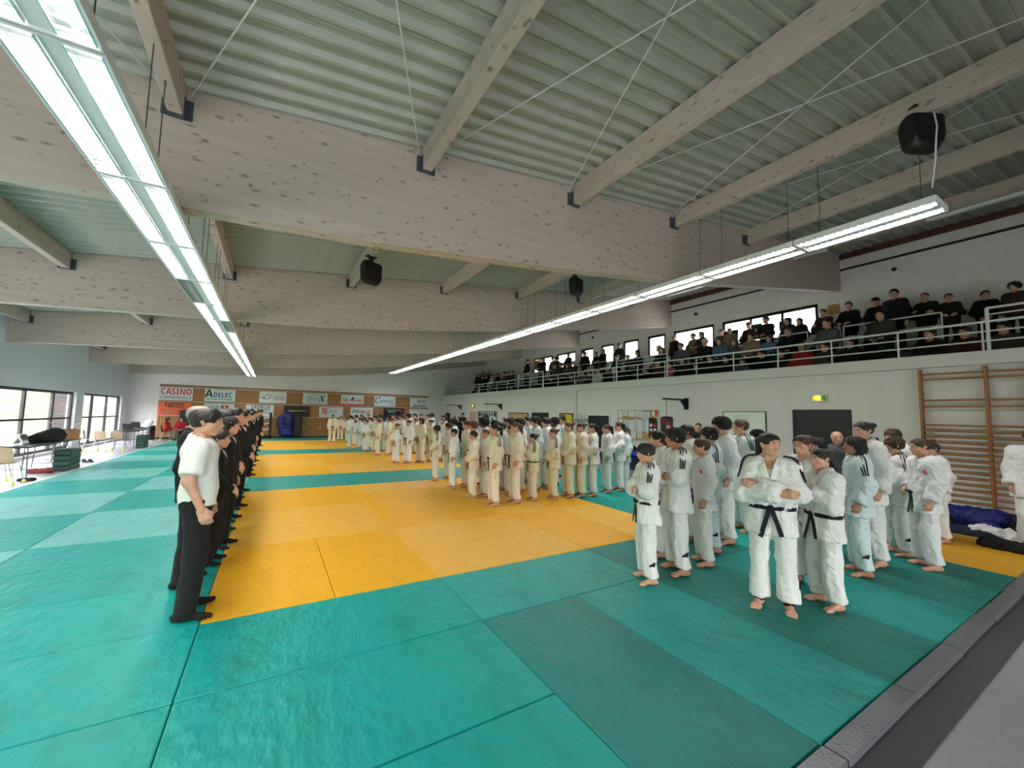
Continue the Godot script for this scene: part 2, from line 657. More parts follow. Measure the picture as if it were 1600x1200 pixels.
# the whole body as one skin mesh with eyes and lips as further surfaces; feet left out where socks or shoes cover them
func body_mesh(pose: String, turn: float, nod: float, fine: bool, bare: bool) -> ArrayMesh:
	var key := "body%s%.2f%.2f%s%s" % [pose, turn, nod, fine, bare]
	if geo_cache.has(key):
		return geo_cache[key]
	var j := upper(pose)
	var ck := "core%s%s%s" % [pose, fine, bare]
	if not geo_cache.has(ck):
		var p := [cap(Vector3(0, 1.36, -0.02), Vector3(0, 1.5, -0.012), 0.062, 0.05), cap(j.sh[0], j.sh[1], 0.055, 0.055)]
		for k in 2:
			var s := 1.0 if k == 0 else -1.0
			p.append(cap(Vector3(s * 0.07, 1.33, 0.01), Vector3(s * 0.06, 1.06, 0.0), 0.09, 0.085))
			p.append(cap(Vector3(s * 0.06, 1.06, 0), Vector3(s * 0.07, 0.95, 0), 0.085, 0.095))
			p.append(cap(j.sh[k], j.el[k], 0.047, 0.038))
			p.append(cap(j.el[k], j.wr[k], 0.04, 0.026))
			p.append(cap(j.hip[k], j.kn[k], 0.08, 0.052))
			p.append(cap(j.kn[k], j.an[k], 0.052, 0.036))
		var g := net(p, 0.02 if fine else 0.03, 70.0)
		for k in 2:
			var s := 1.0 if k == 0 else -1.0
			var hk := "hand%s%s" % [s, fine]
			if not geo_cache.has(hk):
				geo_cache[hk] = net(hand_prims(s), 0.0045 if fine else 0.0075, 220.0)
			g.add(geo_cache[hk], hand_basis(j, k, pose))
			if bare:
				g.add(foot_geo(s, fine), foot_frame(j, k))
		geo_cache[ck] = g
	var h := head_geo(fine)
	var t := Transform3D(Basis.from_euler(Vector3(nod, turn, 0)), j.head)
	var skin := Geo.new()
	skin.add(geo_cache[ck]).add(h.skin, t)
	skin.uv = PackedVector2Array()
	var m := skin.mesh()
	Geo.new().add(h.white, t).mesh(m)
	Geo.new().add(h.dark, t).mesh(m)
	Geo.new().add(h.lip, t).mesh(m)
	geo_cache[key] = m
	return m

func foot_geo(s: float, fine: bool, sock := false) -> Geo:
	var key := "foot%s%s%s" % [s, fine, sock]
	if not geo_cache.has(key):
		geo_cache[key] = net(foot_prims(s, sock), 0.0065 if fine else 0.011, 150.0, [[Vector3(0, -1, 0), -0.001]])
	return geo_cache[key]

func foot_frame(j: Dictionary, k: int) -> Transform3D:
	var s := 1.0 if k == 0 else -1.0
	return Transform3D(Basis(Vector3.UP, s * 0.16), Vector3(j.an[k].x, j.an[k].y - 0.09, j.an[k].z - 0.005))

# prims of the clothes: cut decides width ("gi" loose jacket, "suit", "tee", "coat")
func torso_prims(cut: String) -> Array:
	var r: float = {"gi": 0.118, "suit": 0.112, "tee": 0.108, "shirt": 0.1, "coat": 0.12}[cut]
	var hem: float = {"gi": 0.72, "suit": 0.78, "tee": 0.9, "shirt": 0.95, "coat": 0.84}[cut]
	var flare: float = {"gi": 0.142, "suit": 0.112, "tee": 0.106, "shirt": 0.095, "coat": 0.115}[cut]
	var p := []
	for s in [-1.0, 1.0]:
		p.append(cap(Vector3(s * 0.072, 1.325, -0.008), Vector3(s * 0.068, 1.02, 0), r * 0.98, r * 0.95))
		p.append(cap(Vector3(s * 0.068, 1.02, 0), Vector3(s * 0.085, hem, 0), r * 0.95, flare))
	return p

func jacket_prims(pose: String, cut: String) -> Array:
	var j := upper(pose)
	var p := torso_prims(cut)
	var k0: float = {"gi": 1.0, "suit": 0.82, "tee": 0.8, "shirt": 0.62, "coat": 0.9}[cut]
	if cut != "shirt":
		p.append(cap(j.sh[0], j.sh[1], 0.07 * k0, 0.07 * k0))
	p.append(cap(Vector3(0, 1.40, -0.03), Vector3(0, 1.45, -0.035), 0.085, 0.066))
	for k in 2:
		p.append(cap(j.sh[k], j.el[k], 0.072 * k0, 0.074 * k0))
		if cut == "shirt":
			p.pop_back()   # worn under a suit: no sleeves to see
		elif cut == "tee":
			p[p.size() - 1] = cap(j.sh[k], j.sh[k].lerp(j.el[k], 0.8), 0.07, 0.072, true)
		else:
			p.append(cap(j.el[k], j.el[k].lerp(j.wr[k], 0.88 if cut == "gi" else 0.95), 0.078 * k0, (0.075 if cut == "gi" else 0.056) * k0, true))
	return p

func jacket_mesh(pose: String, cut: String, fine: bool) -> ArrayMesh:
	var key := "jacket%s%s%s" % [pose, cut, fine]
	if not geo_cache.has(key):
		var hem: float = {"gi": 0.73, "suit": 0.78, "tee": 0.9, "shirt": 0.95, "coat": 0.84}[cut]
		if pose == "seated":
			hem = 0.9
		var subs := []
		if cut == "gi":
			subs = [cap(Vector3(0, 1.285, 0.19), Vector3(0, 1.45, 0.085), 0.008, 0.062), cap(Vector3(0, 1.44, -0.01), Vector3(0, 1.56, 0.0), 0.066, 0.075)]
		elif cut == "suit":
			subs = [cap(Vector3(0, 1.14, 0.2), Vector3(0, 1.45, 0.1), 0.01, 0.068), cap(Vector3(0, 1.44, -0.01), Vector3(0, 1.56, 0.0), 0.066, 0.075)]
		else:
			subs = [cap(Vector3(0, 1.45, -0.01), Vector3(0, 1.56, 0.0), 0.064, 0.075)]
		geo_cache[key] = net(jacket_prims(pose, cut), 0.0145 if fine else 0.023, 42.0, [[Vector3(0, -1, 0), -hem]], subs, 0.034 if cut == "gi" else 0.013, Vector3(0.55, 0.24, 0.55), 7 + hash(pose) % 50).mesh()
	return geo_cache[key]

func trouser_mesh(pose: String, cut: String, fine: bool, step := 0) -> ArrayMesh:
	var sit := pose == "seated"
	var key := "trousers%s%s%s%d" % [sit, cut, fine, step]
	if not geo_cache.has(key):
		var j := upper(pose)
		var a := 1.0 if cut == "gi" else 0.82
		var p := []
		for k in 2:
			var s := 1.0 if k == 0 else -1.0
			p.append(cap(Vector3(s * 0.062, 1.0, 0), j.hip[k], 0.1 if cut == "gi" else 0.096, 0.108 if cut == "gi" else 0.1))
			p.append(cap(j.hip[k], j.kn[k], 0.1 * a, 0.08 * a))
			p.append(cap(j.kn[k], j.an[k] + Vector3(0, -0.06 if not sit else 0.02, 0), 0.08 * a, (0.09 if cut == "gi" else 0.08) * a, sit))
		var cutoff := [[Vector3(0, -1, 0), -0.1 if cut == "gi" else -0.045]] if not sit else []
		geo_cache[key] = net(p, 0.0145 if fine else 0.023, 55.0, cutoff, [], 0.03 if cut == "gi" else 0.013, Vector3(0.6, 0.2, 0.6), 21 + step).mesh()
	return geo_cache[key]

# point of a field's surface met from outside along dir
func meet(prims: Array, p: Vector3, dir: Vector3) -> Vector3:
	var t := 0.0
	for e in 40:
		var d := field_at(prims, p + dir * t, 42.0)
		if d < 0.0006:
			break
		t += d * 0.9
	return p + dir * t

func belt_mesh(fine: bool, style := 0) -> ArrayMesh:
	var key := "belt%s%d" % [fine, style]
	if not geo_cache.has(key):
		var grown := []
		for q in torso_prims("gi"):
			grown.append(cap(q[0], q[1], q[2] + 0.011, q[3] + 0.011))
		var y0 := 0.985
		var g := net(grown, 0.009 if fine else 0.014, 42.0, [[Vector3(0, 1, 0), y0 + 0.022], [Vector3(0, -1, 0), -(y0 - 0.022)]], [], 0.0, Vector3.ONE, 1, [Vector3(-0.4, y0 - 0.06, -0.3), Vector3(0.4, y0 + 0.06, 0.3)])
		var prims := torso_prims("gi")
		var f := meet(prims, Vector3(0, y0, 0.5), Vector3(0, 0, -1))
		var box := Geo.new().box(f + Vector3(0, 0, 0.02), Vector3(0.062, 0.05, 0.036), Transform3D.IDENTITY, 0.012)
		for s in [-1.0, 1.0]:
			var pts := []
			var nn := []
			for e in 6:
				var tt := e / 5.0
				var x: float = s * (0.012 + 0.075 * tt * (1.0 if style == 0 else 0.5))
				var y := y0 - 0.015 - 0.27 * tt + (0.03 * tt if s > 0 else 0.0)
				var q := meet(prims, Vector3(x, y, 0.5), Vector3(0, 0, -1))
				pts.append(q + Vector3(0, 0, 0.02 - 0.004 * tt))
				nn.append(Vector3(s * 0.15, 0.05, 1).normalized())
			box.band(pts, nn, 0.04, 0.004)
		g.uv.resize(g.v.size())
		g.add(box)
		geo_cache[key] = g.mesh()
	return geo_cache[key]

func lapel_mesh(cut: String) -> ArrayMesh:
	var key := "lapel" + cut
	if not geo_cache.has(key):
		var prims := torso_prims(cut)
		prims.append(cap(Vector3(0.155, 1.372, -0.012), Vector3(-0.155, 1.372, -0.012), 0.07, 0.07))
		prims.append(cap(Vector3(0, 1.40, -0.03), Vector3(0, 1.45, -0.035), 0.085, 0.066))
		var g := Geo.new()
		for s in [-1.0, 1.0]:
			var pts := []
			var nn := []
			# round the back of the neck, over the shoulder and down to the other side of the belt
			for e in 4:
				var an := PI * 0.5 * (1.0 - e / 3.0)
				pts.append(Vector3(s * cos(an) * 0.074, 1.47 - 0.012 * e / 3.0, -0.028 - sin(an) * 0.066))
				nn.append(Vector3(s * cos(an), 0.3, -sin(an)).normalized())
			for e in 9:
				var tt := (e + 1) / 9.0
				var x: float = lerpf(s * 0.073, -s * 0.045, tt)
				var y := lerpf(1.44, 1.0, tt)
				var q := meet(prims, Vector3(x, y, 0.5), Vector3(0, 0, -1))
				if y > 1.37:
					q.z = minf(q.z, 0.09 + (1.44 - y) * 0.35)
				pts.append(q)
				nn.append(Vector3(s * 0.35 * (1.0 - tt), 0.25 * (1.0 - tt), 1).normalized())
			g.band(pts, nn, 0.046, 0.013 if s > 0 else 0.018)
		var sk := []
		var sn := []
		for e in 5:
			var q := meet(prims, Vector3(0.045, lerpf(0.965, 0.735, e / 4.0), 0.5), Vector3(0, 0, -1))
			sk.append(q)
			sn.append(Vector3(0.1, 0, 1).normalized())
		g.band(sk, sn, 0.044, 0.014)
		geo_cache[key] = g.mesh()
	return geo_cache[key]

func stripe_mesh(pose: String, k: int) -> ArrayMesh:
	var key := "stripes%s%d" % [pose, k]
	if not geo_cache.has(key):
		var prims := jacket_prims(pose, "gi")
		var j := upper(pose)
		var g := Geo.new()
		if true:
			var s := 1.0 if k == 0 else -1.0
			var ax: Vector3 = (j.el[k] - j.sh[k]).normalized()
			for f in 3:
				var pts := []
				var nn := []
				for e in 8:
					var tt := e / 7.0
					var c: Vector3 = Vector3(s * 0.1, 1.385, -0.01).lerp(j.sh[k], minf(tt / 0.35, 1.0)) + ax * maxf(tt - 0.35, 0.0) * 0.26
					var o := Vector3(s * lerpf(0.1, 0.95, tt), lerpf(1.0, 0.35, tt), (f - 1) * 0.26 + 0.12).normalized()
					var q := meet(prims, c + o * 0.35, -o)
					pts.append(q + o * 0.015)
					nn.append(o)
				g.band(pts, nn, 0.012, 0.005)
		geo_cache[key] = g.mesh()
	return geo_cache[key]

func tie_mesh() -> ArrayMesh:
	if not geo_cache.has("tie"):
		var prims := torso_prims("shirt")
		var g := Geo.new()
		var w := [0.03, 0.024, 0.04, 0.05, 0.055]
		for e in 4:
			var a := meet(prims, Vector3(0, lerpf(1.41, 1.08, e / 4.0), 0.5), Vector3(0, 0, -1)) + Vector3(0, 0, 0.008)
			var b := meet(prims, Vector3(0, lerpf(1.41, 1.08, (e + 1) / 4.0), 0.5), Vector3(0, 0, -1)) + Vector3(0, 0, 0.008)
			g.band([a, b], [Vector3(0, 0, 1), Vector3(0, 0, 1)], (w[e] + w[e + 1]) * 0.5, 0.004)
		geo_cache["tie"] = g.mesh()
	return geo_cache["tie"]

# hair in the head's own frame
func hair_mesh(kind: String, fine: bool) -> ArrayMesh:
	var key := "hair%s%s" % [kind, fine]
	if geo_cache.has(key):
		return geo_cache[key]
	var grow: float = {"short": 0.012, "crop": 0.005, "mop": 0.021, "bowl": 0.018, "curly": 0.026, "afro": 0.042, "bun": 0.007, "pony": 0.007, "long": 0.013, "bald": 0.001, "cap": 0.014, "hood": 0.024}[kind]
	var c0 := Vector3(0, 0.03, -0.032)
	var c1 := Vector3(0, 0.034, 0.014)
	var p := [cap(c0, c1, 0.078 + grow, 0.074 + grow)]
	var low := -0.045
	var subs := [cap(Vector3(0, -0.045, 0.1), Vector3(0, -0.02, 0.09), 0.07, 0.072), cap(Vector3(0, -0.05, 0.06), Vector3(0, -0.12, 0.05), 0.07, 0.075)]
	var amp := 0.008
	var fr := Vector3(3.5, 1.6, 3.5)
	match kind:
		"crop", "bald":
			subs.append(cap(Vector3(0.09, -0.04, 0.02), Vector3(-0.09, -0.04, 0.02), 0.05, 0.05))
			amp = 0.003
		"short":
			subs.append(cap(Vector3(0.09, -0.05, 0.03), Vector3(-0.09, -0.05, 0.03), 0.05, 0.05))
			p.append(cap(Vector3(-0.02, 0.075, 0.035), Vector3(0.025, 0.078, 0.035), 0.036, 0.036))
			low = -0.062
			amp = 0.005
		"mop":
			low = -0.055
			subs = [cap(Vector3(0, -0.05, 0.11), Vector3(0, -0.03, 0.1), 0.07, 0.07), cap(Vector3(0, -0.06, 0.06), Vector3(0, -0.12, 0.05), 0.07, 0.075)]
			amp = 0.025
		"bowl":
			low = -0.04
			subs = [cap(Vector3(0, -0.06, 0.12), Vector3(0, -0.05, 0.1), 0.07, 0.07), cap(Vector3(0, -0.07, 0.05), Vector3(0, -0.12, 0.05), 0.072, 0.075)]
		"curly":
			amp = 0.035
			fr = Vector3(6, 6, 6)
		"afro":
			low = -0.05
			amp = 0.03
			fr = Vector3(7, 7, 7)
		"bun":
			p.append(cap(Vector3(0, 0.06, -0.115), Vector3(0.005, 0.072, -0.135), 0.032, 0.034))
			low = -0.06
			subs.append(cap(Vector3(0.09, -0.055, 0.02), Vector3(-0.09, -0.055, 0.02), 0.045, 0.045))
		"pony":
			p.append(cap(Vector3(0, 0.05, -0.1), Vector3(0, 0.03, -0.14), 0.024, 0.03))
			p.append(cap(Vector3(0, 0.03, -0.14), Vector3(0.005, -0.09, -0.145), 0.032, 0.03))
			p.append(cap(Vector3(0.005, -0.09, -0.145), Vector3(0.01, -0.22, -0.115), 0.03, 0.014))
			low = -0.4
			subs.append(cap(Vector3(0.09, -0.055, 0.025), Vector3(-0.09, -0.055, 0.025), 0.048, 0.048))
			subs.append(cap(Vector3(0, -0.12, -0.03), Vector3(0, -0.25, -0.02), 0.074, 0.074))
		"long":
			for s in [-1.0, 1.0]:
				p.append(cap(Vector3(s * 0.055, 0.03, -0.03), Vector3(s * 0.075, -0.13, -0.035), 0.042, 0.036))
			p.append(cap(Vector3(0, 0.0, -0.07), Vector3(0, -0.19, -0.075), 0.06, 0.05))
			low = -0.26
			amp = 0.018
		"cap":
			p.append(cap(Vector3(-0.03, 0.045, 0.09), Vector3(0.03, 0.045, 0.09), 0.02, 0.02))
			p.append(cap(Vector3(-0.035, 0.038, 0.125), Vector3(0.035, 0.038, 0.125), 0.016, 0.016))
			low = 0.02
			subs = []
			amp = 0.0
		"hood":
			p.append(cap(Vector3(0, -0.02, -0.03), Vector3(0, -0.12, -0.03), 0.1, 0.1))
			low = -0.16
			subs = [cap(Vector3(0, -0.03, 0.13), Vector3(0, 0.0, 0.12), 0.1, 0.1)]
	if kind == "bald":
		subs.append(cap(Vector3(0, 0.12, 0.05), Vector3(0, 0.12, -0.02), 0.09, 0.075))
	var g := net(p, 0.0058 if fine else 0.0095, 90.0, [[Vector3(0, -1, -0.12).normalized(), -low]], subs, amp, fr, 11)
	geo_cache[key] = g.mesh()
	return geo_cache[key]

func skin_of(tone: int) -> Array:
	return M["skin%d" % tone]

func dress(o: Node3D, called: String, m: ArrayMesh, mat_: Material) -> MeshInstance3D:
	var c := MeshInstance3D.new()
	c.mesh = m
	c.material_override = mat_
	c.name = called
	o.add_child(c, true)
	return c

# s: pose, turn, nod, hair, hc (hair colour), skin, fine, and clothes
func person(at: Vector3, height: float, facing: float, s: Dictionary, label: String, group: String) -> Node3D:
	var o := thing("person", label, "person", at, deg_to_rad(facing), group)
	var k := height / 1.705
	o.scale = Vector3(k * s.get("wide", 1.0), k, k * s.get("wide", 1.0))
	var pose: String = s.get("pose", "sides")
	var fine: bool = s.get("fine", false)
	var turn: float = deg_to_rad(s.get("turn", 0.0))
	var nod: float = deg_to_rad(s.get("nod", 0.0))
	var wear: String = s.get("wear", "gi")
	var lift := Vector3.ZERO
	if pose == "seated":
		lift = Vector3(0, -0.42, 0)
	var b := MeshInstance3D.new()
	b.mesh = body_mesh(pose, turn, nod, fine, wear == "gi" or s.has("barefoot"))
	b.name = "body"
	b.position = lift
	o.add_child(b, true)
	var sk: Array = skin_of(s.get("skin", 0))
	b.set_surface_override_material(0, sk[0])
	b.set_surface_override_material(1, M.eye)
	b.set_surface_override_material(2, M.pupil)
	b.set_surface_override_material(3, sk[1])
	var hair: String = s.get("hair", "short")
	var h := dress(o, "cap" if hair == "cap" else "hood" if hair == "hood" else "hair", hair_mesh(hair, fine), s.hm if s.has("hm") else M["hair_" + s.get("hc", "black")])
	h.transform = Transform3D(Basis.from_euler(Vector3(nod, turn, 0)), upper(pose).head + lift)
	if hair == "cap":
		var h2 := dress(o, "hair", hair_mesh("crop", fine), M["hair_" + s.get("hc", "black")])
		h2.transform = h.transform
	if wear == "gi":
		var cl: Material = M["gi_" + s.get("gi", "white")]
		dress(o, "jacket", jacket_mesh(pose, "gi", fine), cl)
		dress(o, "trousers", trouser_mesh(pose, "gi", fine, s.get("step", 0)), cl)
		dress(o, "lapel", lapel_mesh("gi"), cl)
		if s.get("belt", "") != "":
			dress(o, "belt", belt_mesh(fine, s.get("bstyle", 0)), M["belt_" + s.belt])
		if s.has("stripes"):
			for q in 2:
				dress(o, "shoulder_stripes", stripe_mesh(pose, q), M.stripe)
			if fine:
				var mk := dress(o, "trouser_mark", mark_mesh(), M.stripe)
				mk.position = Vector3(0.122 + 0.088, 0.26, 0.0)
		if s.has("leggings"):
			for q in 2:
				var an: Vector3 = upper(pose).an[q]
				dress(o, "legging", Geo.new().tube([an + Vector3(0, -0.035, 0.003), an + Vector3(0, 0.05, 0)], 0.047, 14).mesh(), M.black_cloth)
		if s.has("crest"):
			var at2 := meet(jacket_prims(pose, "gi"), Vector3(0.6, 1.27, 0.06), Vector3(-1, 0, 0))
			dress(o, "crest", Geo.new().tube([at2, at2 + Vector3(0.016, 0.002, 0)], 0.032, 14).mesh(), M.red)
		return o
	dress(o, "top", jacket_mesh(pose, s.get("cut", "coat"), fine), s.top).position = lift
	dress(o, "trousers", trouser_mesh(pose, "slim", fine), s.get("legs", M.black_cloth)).position = lift
	if s.has("collar"):
		var ring := []
		for e in 15:
			var an := TAU * (e + 0.6) / 15.2 + PI * 0.5
			ring.append(Vector3(cos(an) * 0.068, 1.452 - 0.022 * sin(an), -0.016 + sin(an) * 0.066))
		dress(o, "collar", Geo.new().tube(ring, 0.0135, 7).mesh(), s.top)
	if wear == "suit":
		dress(o, "shirt", jacket_mesh("sides", "shirt", fine), M.shirt)
		if s.has("tie"):
			dress(o, "tie", tie_mesh(), M.tie)
	if not s.has("barefoot"):
		var j := upper(pose)
		for k2 in 2:
			var f := dress(o, "sock" if wear == "suit" else "shoe", sock_mesh(k2, fine), s.get("shoes", M.sock))
			f.transform = Transform3D(Basis(), lift) * foot_frame(j, k2)
	return o

func mark_mesh() -> ArrayMesh:
	if not geo_cache.has("mark"):
		var g := Geo.new()
		var t := Transform3D(Basis(Vector3.UP, PI * 0.5), Vector3.ZERO)
		for k in 3:
			g.prism(PackedVector2Array([Vector2(-0.035 + 0.024 * k, -0.018), Vector2(-0.017 + 0.024 * k, -0.018), Vector2(0.0 + 0.02 * k, 0.002 + 0.013 * k), Vector2(-0.016 + 0.02 * k, 0.008 + 0.013 * k)]), -0.004, 0.012, t)
		geo_cache["mark"] = g.mesh()
	return geo_cache["mark"]

func sock_mesh(k: int, fine: bool) -> ArrayMesh:
	var key := "sock%d%s" % [k, fine]
	if not geo_cache.has(key):
		geo_cache[key] = foot_geo(1.0 if k == 0 else -1.0, fine, true).mesh()
	return geo_cache[key]

# ---------------------------------------------------------------- materials
func streaked(base: Color, grain: Color, knot: Color, knots: int, w := 1024, h := 512) -> ImageTexture:
	var im := Image.create(w, h, false, Image.FORMAT_RGB8)
	var f := FastNoiseLite.new()
	f.seed = 5
	f.frequency = 0.01
	f.fractal_octaves = 4
	for y in h:
		var lam := 0.992 + 0.012 * sin(floorf(y / 13.0) * 2.7)
		for x in w:
			var t := 0.5 + 0.5 * f.get_noise_2d(x * 0.25, y * 4.0)
			im.set_pixel(x, y, base.lerp(grain, t * 0.5) * lam)
	rng.seed = 77
	for k in knots:
		var cx := rng.randi_range(0, w - 1)
		var cy := rng.randi_range(0, h - 1)
		var rx := rng.randf_range(1.6, 5.5)
		var ry := rng.randf_range(0.8, 1.9)
		var st := rng.randf_range(0.15, 0.7)
		for y in range(-6, 7):
			for x in range(-22, 23):
				var d := pow(x / rx, 2) + pow(y / ry, 2)
				var a := st * exp(-d * 0.6)
				if a > 0.03:
					var px := posmod(cx + x, w)
					var py := posmod(cy + y, h)
					im.set_pixel(px, py, im.get_pixel(px, py).lerp(knot, a))
	return ImageTexture.create_from_image(im)

func make_materials() -> void:
	var t := streaked(Color(0.77, 0.72, 0.67), Color(0.705, 0.65, 0.595), Color(0.3, 0.24, 0.2), 560)
	M.beam = flat(Color.WHITE, 0.75)
	M.beam.albedo_texture = t
	tri_map(M.beam, Vector3(0.16, 0.3, 0.16))
	M.slat = flat(Color.WHITE, 0.55)
	M.slat.albedo_texture = streaked(Color(0.66, 0.47, 0.28), Color(0.52, 0.35, 0.2), Color(0.4, 0.25, 0.13), 60, 256, 256)
	tri_map(M.slat, Vector3(1.5, 0.2, 1.5))
	M.deck = flat(Color(0.71, 0.73, 0.675), 0.5)
	M.deck.albedo_texture = noise_tex(0.02, [Color(0.93, 0.93, 0.93), Color(1, 1, 1)], 256, 4)
	tri_map(M.deck, Vector3(0.6, 1, 0.6))
	M.wall = flat(Color(0.90, 0.89, 0.88), 0.85)
	M.wall.albedo_texture = noise_tex(0.03, [Color(0.95, 0.95, 0.95), Color(1, 1, 1)], 256, 9)
	tri_map(M.wall, Vector3(0.4, 0.4, 0.4))
	M.wall_grey = flat(Color(0.86, 0.875, 0.90), 0.85)
	M.wall_low = flat(Color(0.85, 0.84, 0.82), 0.8)
	# painted blockwork: faint joints as fine relief
	var im := Image.create(256, 256, false, Image.FORMAT_RGB8)
	im.fill(Color(0.6, 0.6, 0.6))
	for c in 4:
		im.fill_rect(Rect2i(0, c * 64, 256, 3), Color(0.25, 0.25, 0.25))
		for k in 2:
			im.fill_rect(Rect2i((k * 128 + (c % 2) * 64) % 256, c * 64, 3, 64), Color(0.25, 0.25, 0.25))
	for m in [M.wall_low]:
		var bump := im.duplicate()
		bump.bump_map_to_normal_map(2.0)
		m.normal_enabled = true
		m.normal_scale = 0.5
		m.normal_texture = ImageTexture.create_from_image(bump)
		tri_map(m, Vector3(1.0, 1.25, 1.0))
	M.floor = flat(Color(0.60, 0.605, 0.63), 0.35)
	M.floor.albedo_texture = noise_tex(0.06, [Color(0.92, 0.92, 0.92), Color(1, 1, 1)], 256, 2)
	tri_map(M.floor, Vector3(0.8, 0.8, 0.8))
	var wr := noise_tex(0.018, [], 512, 31, FastNoiseLite.TYPE_SIMPLEX_SMOOTH, true, 6.0)
	var fine_wr := noise_tex(0.05, [], 256, 12, FastNoiseLite.TYPE_SIMPLEX_SMOOTH, true, 2.0)
	var patch := noise_tex(0.01, [Color(0.9, 0.9, 0.9), Color(1, 1, 1), Color(1, 1, 1)], 256, 40)
	var soft := noise_tex(0.015, [Color(0.95, 0.95, 0.95), Color(1, 1, 1), Color(1, 1, 1)], 256, 41)
	for e in [["green0", Color(0.0, 0.56, 0.535)], ["green1", Color(0.37, 0.655, 0.635)], ["green2", Color(0.0, 0.585, 0.555)], ["green4", Color(0.16, 0.58, 0.545)], ["green3", Color(0.02, 0.48, 0.455)], ["yellow0", Color(0.90, 0.665, 0.12)], ["yellow1", Color(0.90, 0.69, 0.25)]]:
		var m := flat(e[1], 0.5)
		m.metallic_specular = 0.4
		m.albedo_texture = patch if e[0].begins_with("green") else soft
		m.normal_enabled = true
		m.normal_scale = 0.45 if e[0].begins_with("green") else 0.2
		m.normal_texture = wr if e[0].begins_with("green") else fine_wr
		tri_map(m, Vector3(0.9, 0.9, 0.45) if e[0].begins_with("green") else Vector3(1.2, 1.2, 1.2))
		M[e[0]] = m
	M.tape = flat(Color(0.43, 0.43, 0.46), 0.35)
	M.tape.metallic = 0.3
	M.tape.normal_enabled = true
	M.tape.normal_texture = wr
	M.tape.normal_scale = 0.4
	tri_map(M.tape, Vector3(3, 3, 3))
	M.edge_dark = flat(Color(0.27, 0.27, 0.28), 0.8)  # even dark grey for the strip along the mat edging
	M.frame = flat(Color(0.08, 0.08, 0.09), 0.4)
	M.glass = flat(Color(1, 1, 1, 0.06), 0.02)
	M.glass.transparency = BaseMaterial3D.TRANSPARENCY_ALPHA
	M.white_metal = flat(Color(0.86, 0.87, 0.86), 0.35)
	M.steel = flat(Color(0.36, 0.39, 0.42), 0.45, 0.5)
	M.chrome = flat(Color(0.7, 0.7, 0.7), 0.25, 0.9)
	M.galv = flat(Color(0.78, 0.78, 0.76), 0.4, 0.2)
	M.lamp_body = flat(Color(0.86, 0.88, 0.87), 0.4)
	M.mirror = flat(Color(0.9, 0.9, 0.9), 0.15, 0.9)
	M.tube_on = flat(Color(1, 1, 1), 0.3)
	M.tube_on.emission_enabled = true
	M.tube_on.emission = Color(0.96, 0.98, 1.0)
	M.tube_on.emission_energy_multiplier = 4.0
	M.tube_off = flat(Color(0.86, 0.88, 0.86), 0.3)
	M.black = flat(Color(0.03, 0.03, 0.035), 0.5)
	M.black_soft = flat(Color(0.035, 0.035, 0.04), 0.9)
	M.navy = flat(Color(0.03, 0.04, 0.09), 0.6)
	M.dark_grey = flat(Color(0.16, 0.16, 0.18), 0.6)
	M.oak = flat(Color(0.72, 0.55, 0.33), 0.5)
	M.bar_wood = flat(Color.WHITE, 0.4)
	M.bar_wood.albedo_texture = streaked(Color(0.66, 0.44, 0.24), Color(0.52, 0.32, 0.16), Color(0.35, 0.2, 0.1), 30, 256, 256)
	tri_map(M.bar_wood, Vector3(0.8, 0.8, 0.8))
	M.paper = flat(Color(0.9, 0.91, 0.9), 0.8)
	M.paper2 = flat(Color(0.80, 0.83, 0.84), 0.8)
	M.cork = flat(Color(0.72, 0.55, 0.36), 0.9)
	M.white_board = flat(Color(0.9, 0.93, 0.88), 0.25)
	M.ink = flat(Color(0.2, 0.25, 0.3), 0.7)
	M.green_metal = flat(Color(0.07, 0.25, 0.14), 0.5)
	M.yellow_door = flat(Color(0.85, 0.72, 0.1), 0.5)
	M.pink_door = flat(Color(0.78, 0.62, 0.55), 0.6)
	M.tan_door = flat(Color(0.76, 0.62, 0.42), 0.6)
	M.red = flat(Color(0.8, 0.1, 0.16), 0.6)
	M.grass = flat(Color(0.24, 0.32, 0.075), 0.95)
	M.grass.albedo_texture = noise_tex(0.05, [Color(0.75, 0.8, 0.55), Color(1, 1, 1), Color(0.85, 1, 0.7)], 256, 17)
	tri_map(M.grass, Vector3(0.5, 0.5, 0.5))
	M.concrete = flat(Color(0.72, 0.71, 0.7), 0.9)
	M.pale = flat(Color(0.85, 0.84, 0.82), 0.9)
	for e in [["0", Color(0.80, 0.60, 0.50), Color(0.66, 0.38, 0.36)], ["1", Color(0.70, 0.49, 0.38), Color(0.55, 0.3, 0.28)], ["2", Color(0.42, 0.27, 0.2), Color(0.33, 0.17, 0.16)]]:
		var sk := flat(e[1], 0.5)
		sk.subsurf_scatter_enabled = true
		sk.subsurf_scatter_strength = 0.08
		M["skin" + e[0]] = [sk, flat(e[2], 0.45)]
	M.eye = flat(Color(0.88, 0.87, 0.85), 0.2)
	M.pupil = flat(Color(0.06, 0.04, 0.03), 0.3)
	for e in [["black", Color(0.035, 0.03, 0.03)], ["dark", Color(0.11, 0.08, 0.06)], ["brown", Color(0.27, 0.18, 0.12)], ["light", Color(0.42, 0.3, 0.2)], ["red", Color(0.38, 0.18, 0.09)], ["grey", Color(0.55, 0.52, 0.5)]]:
		var hm := flat(e[1], 0.55)
		hm.normal_enabled = true
		hm.normal_texture = fine_wr
		hm.normal_scale = 0.6
		M["hair_" + e[0]] = tri_map(hm, Vector3(8, 3, 8), false)
	var weave := noise_tex(0.08, [], 256, 8, FastNoiseLite.TYPE_CELLULAR, true, 3.0)
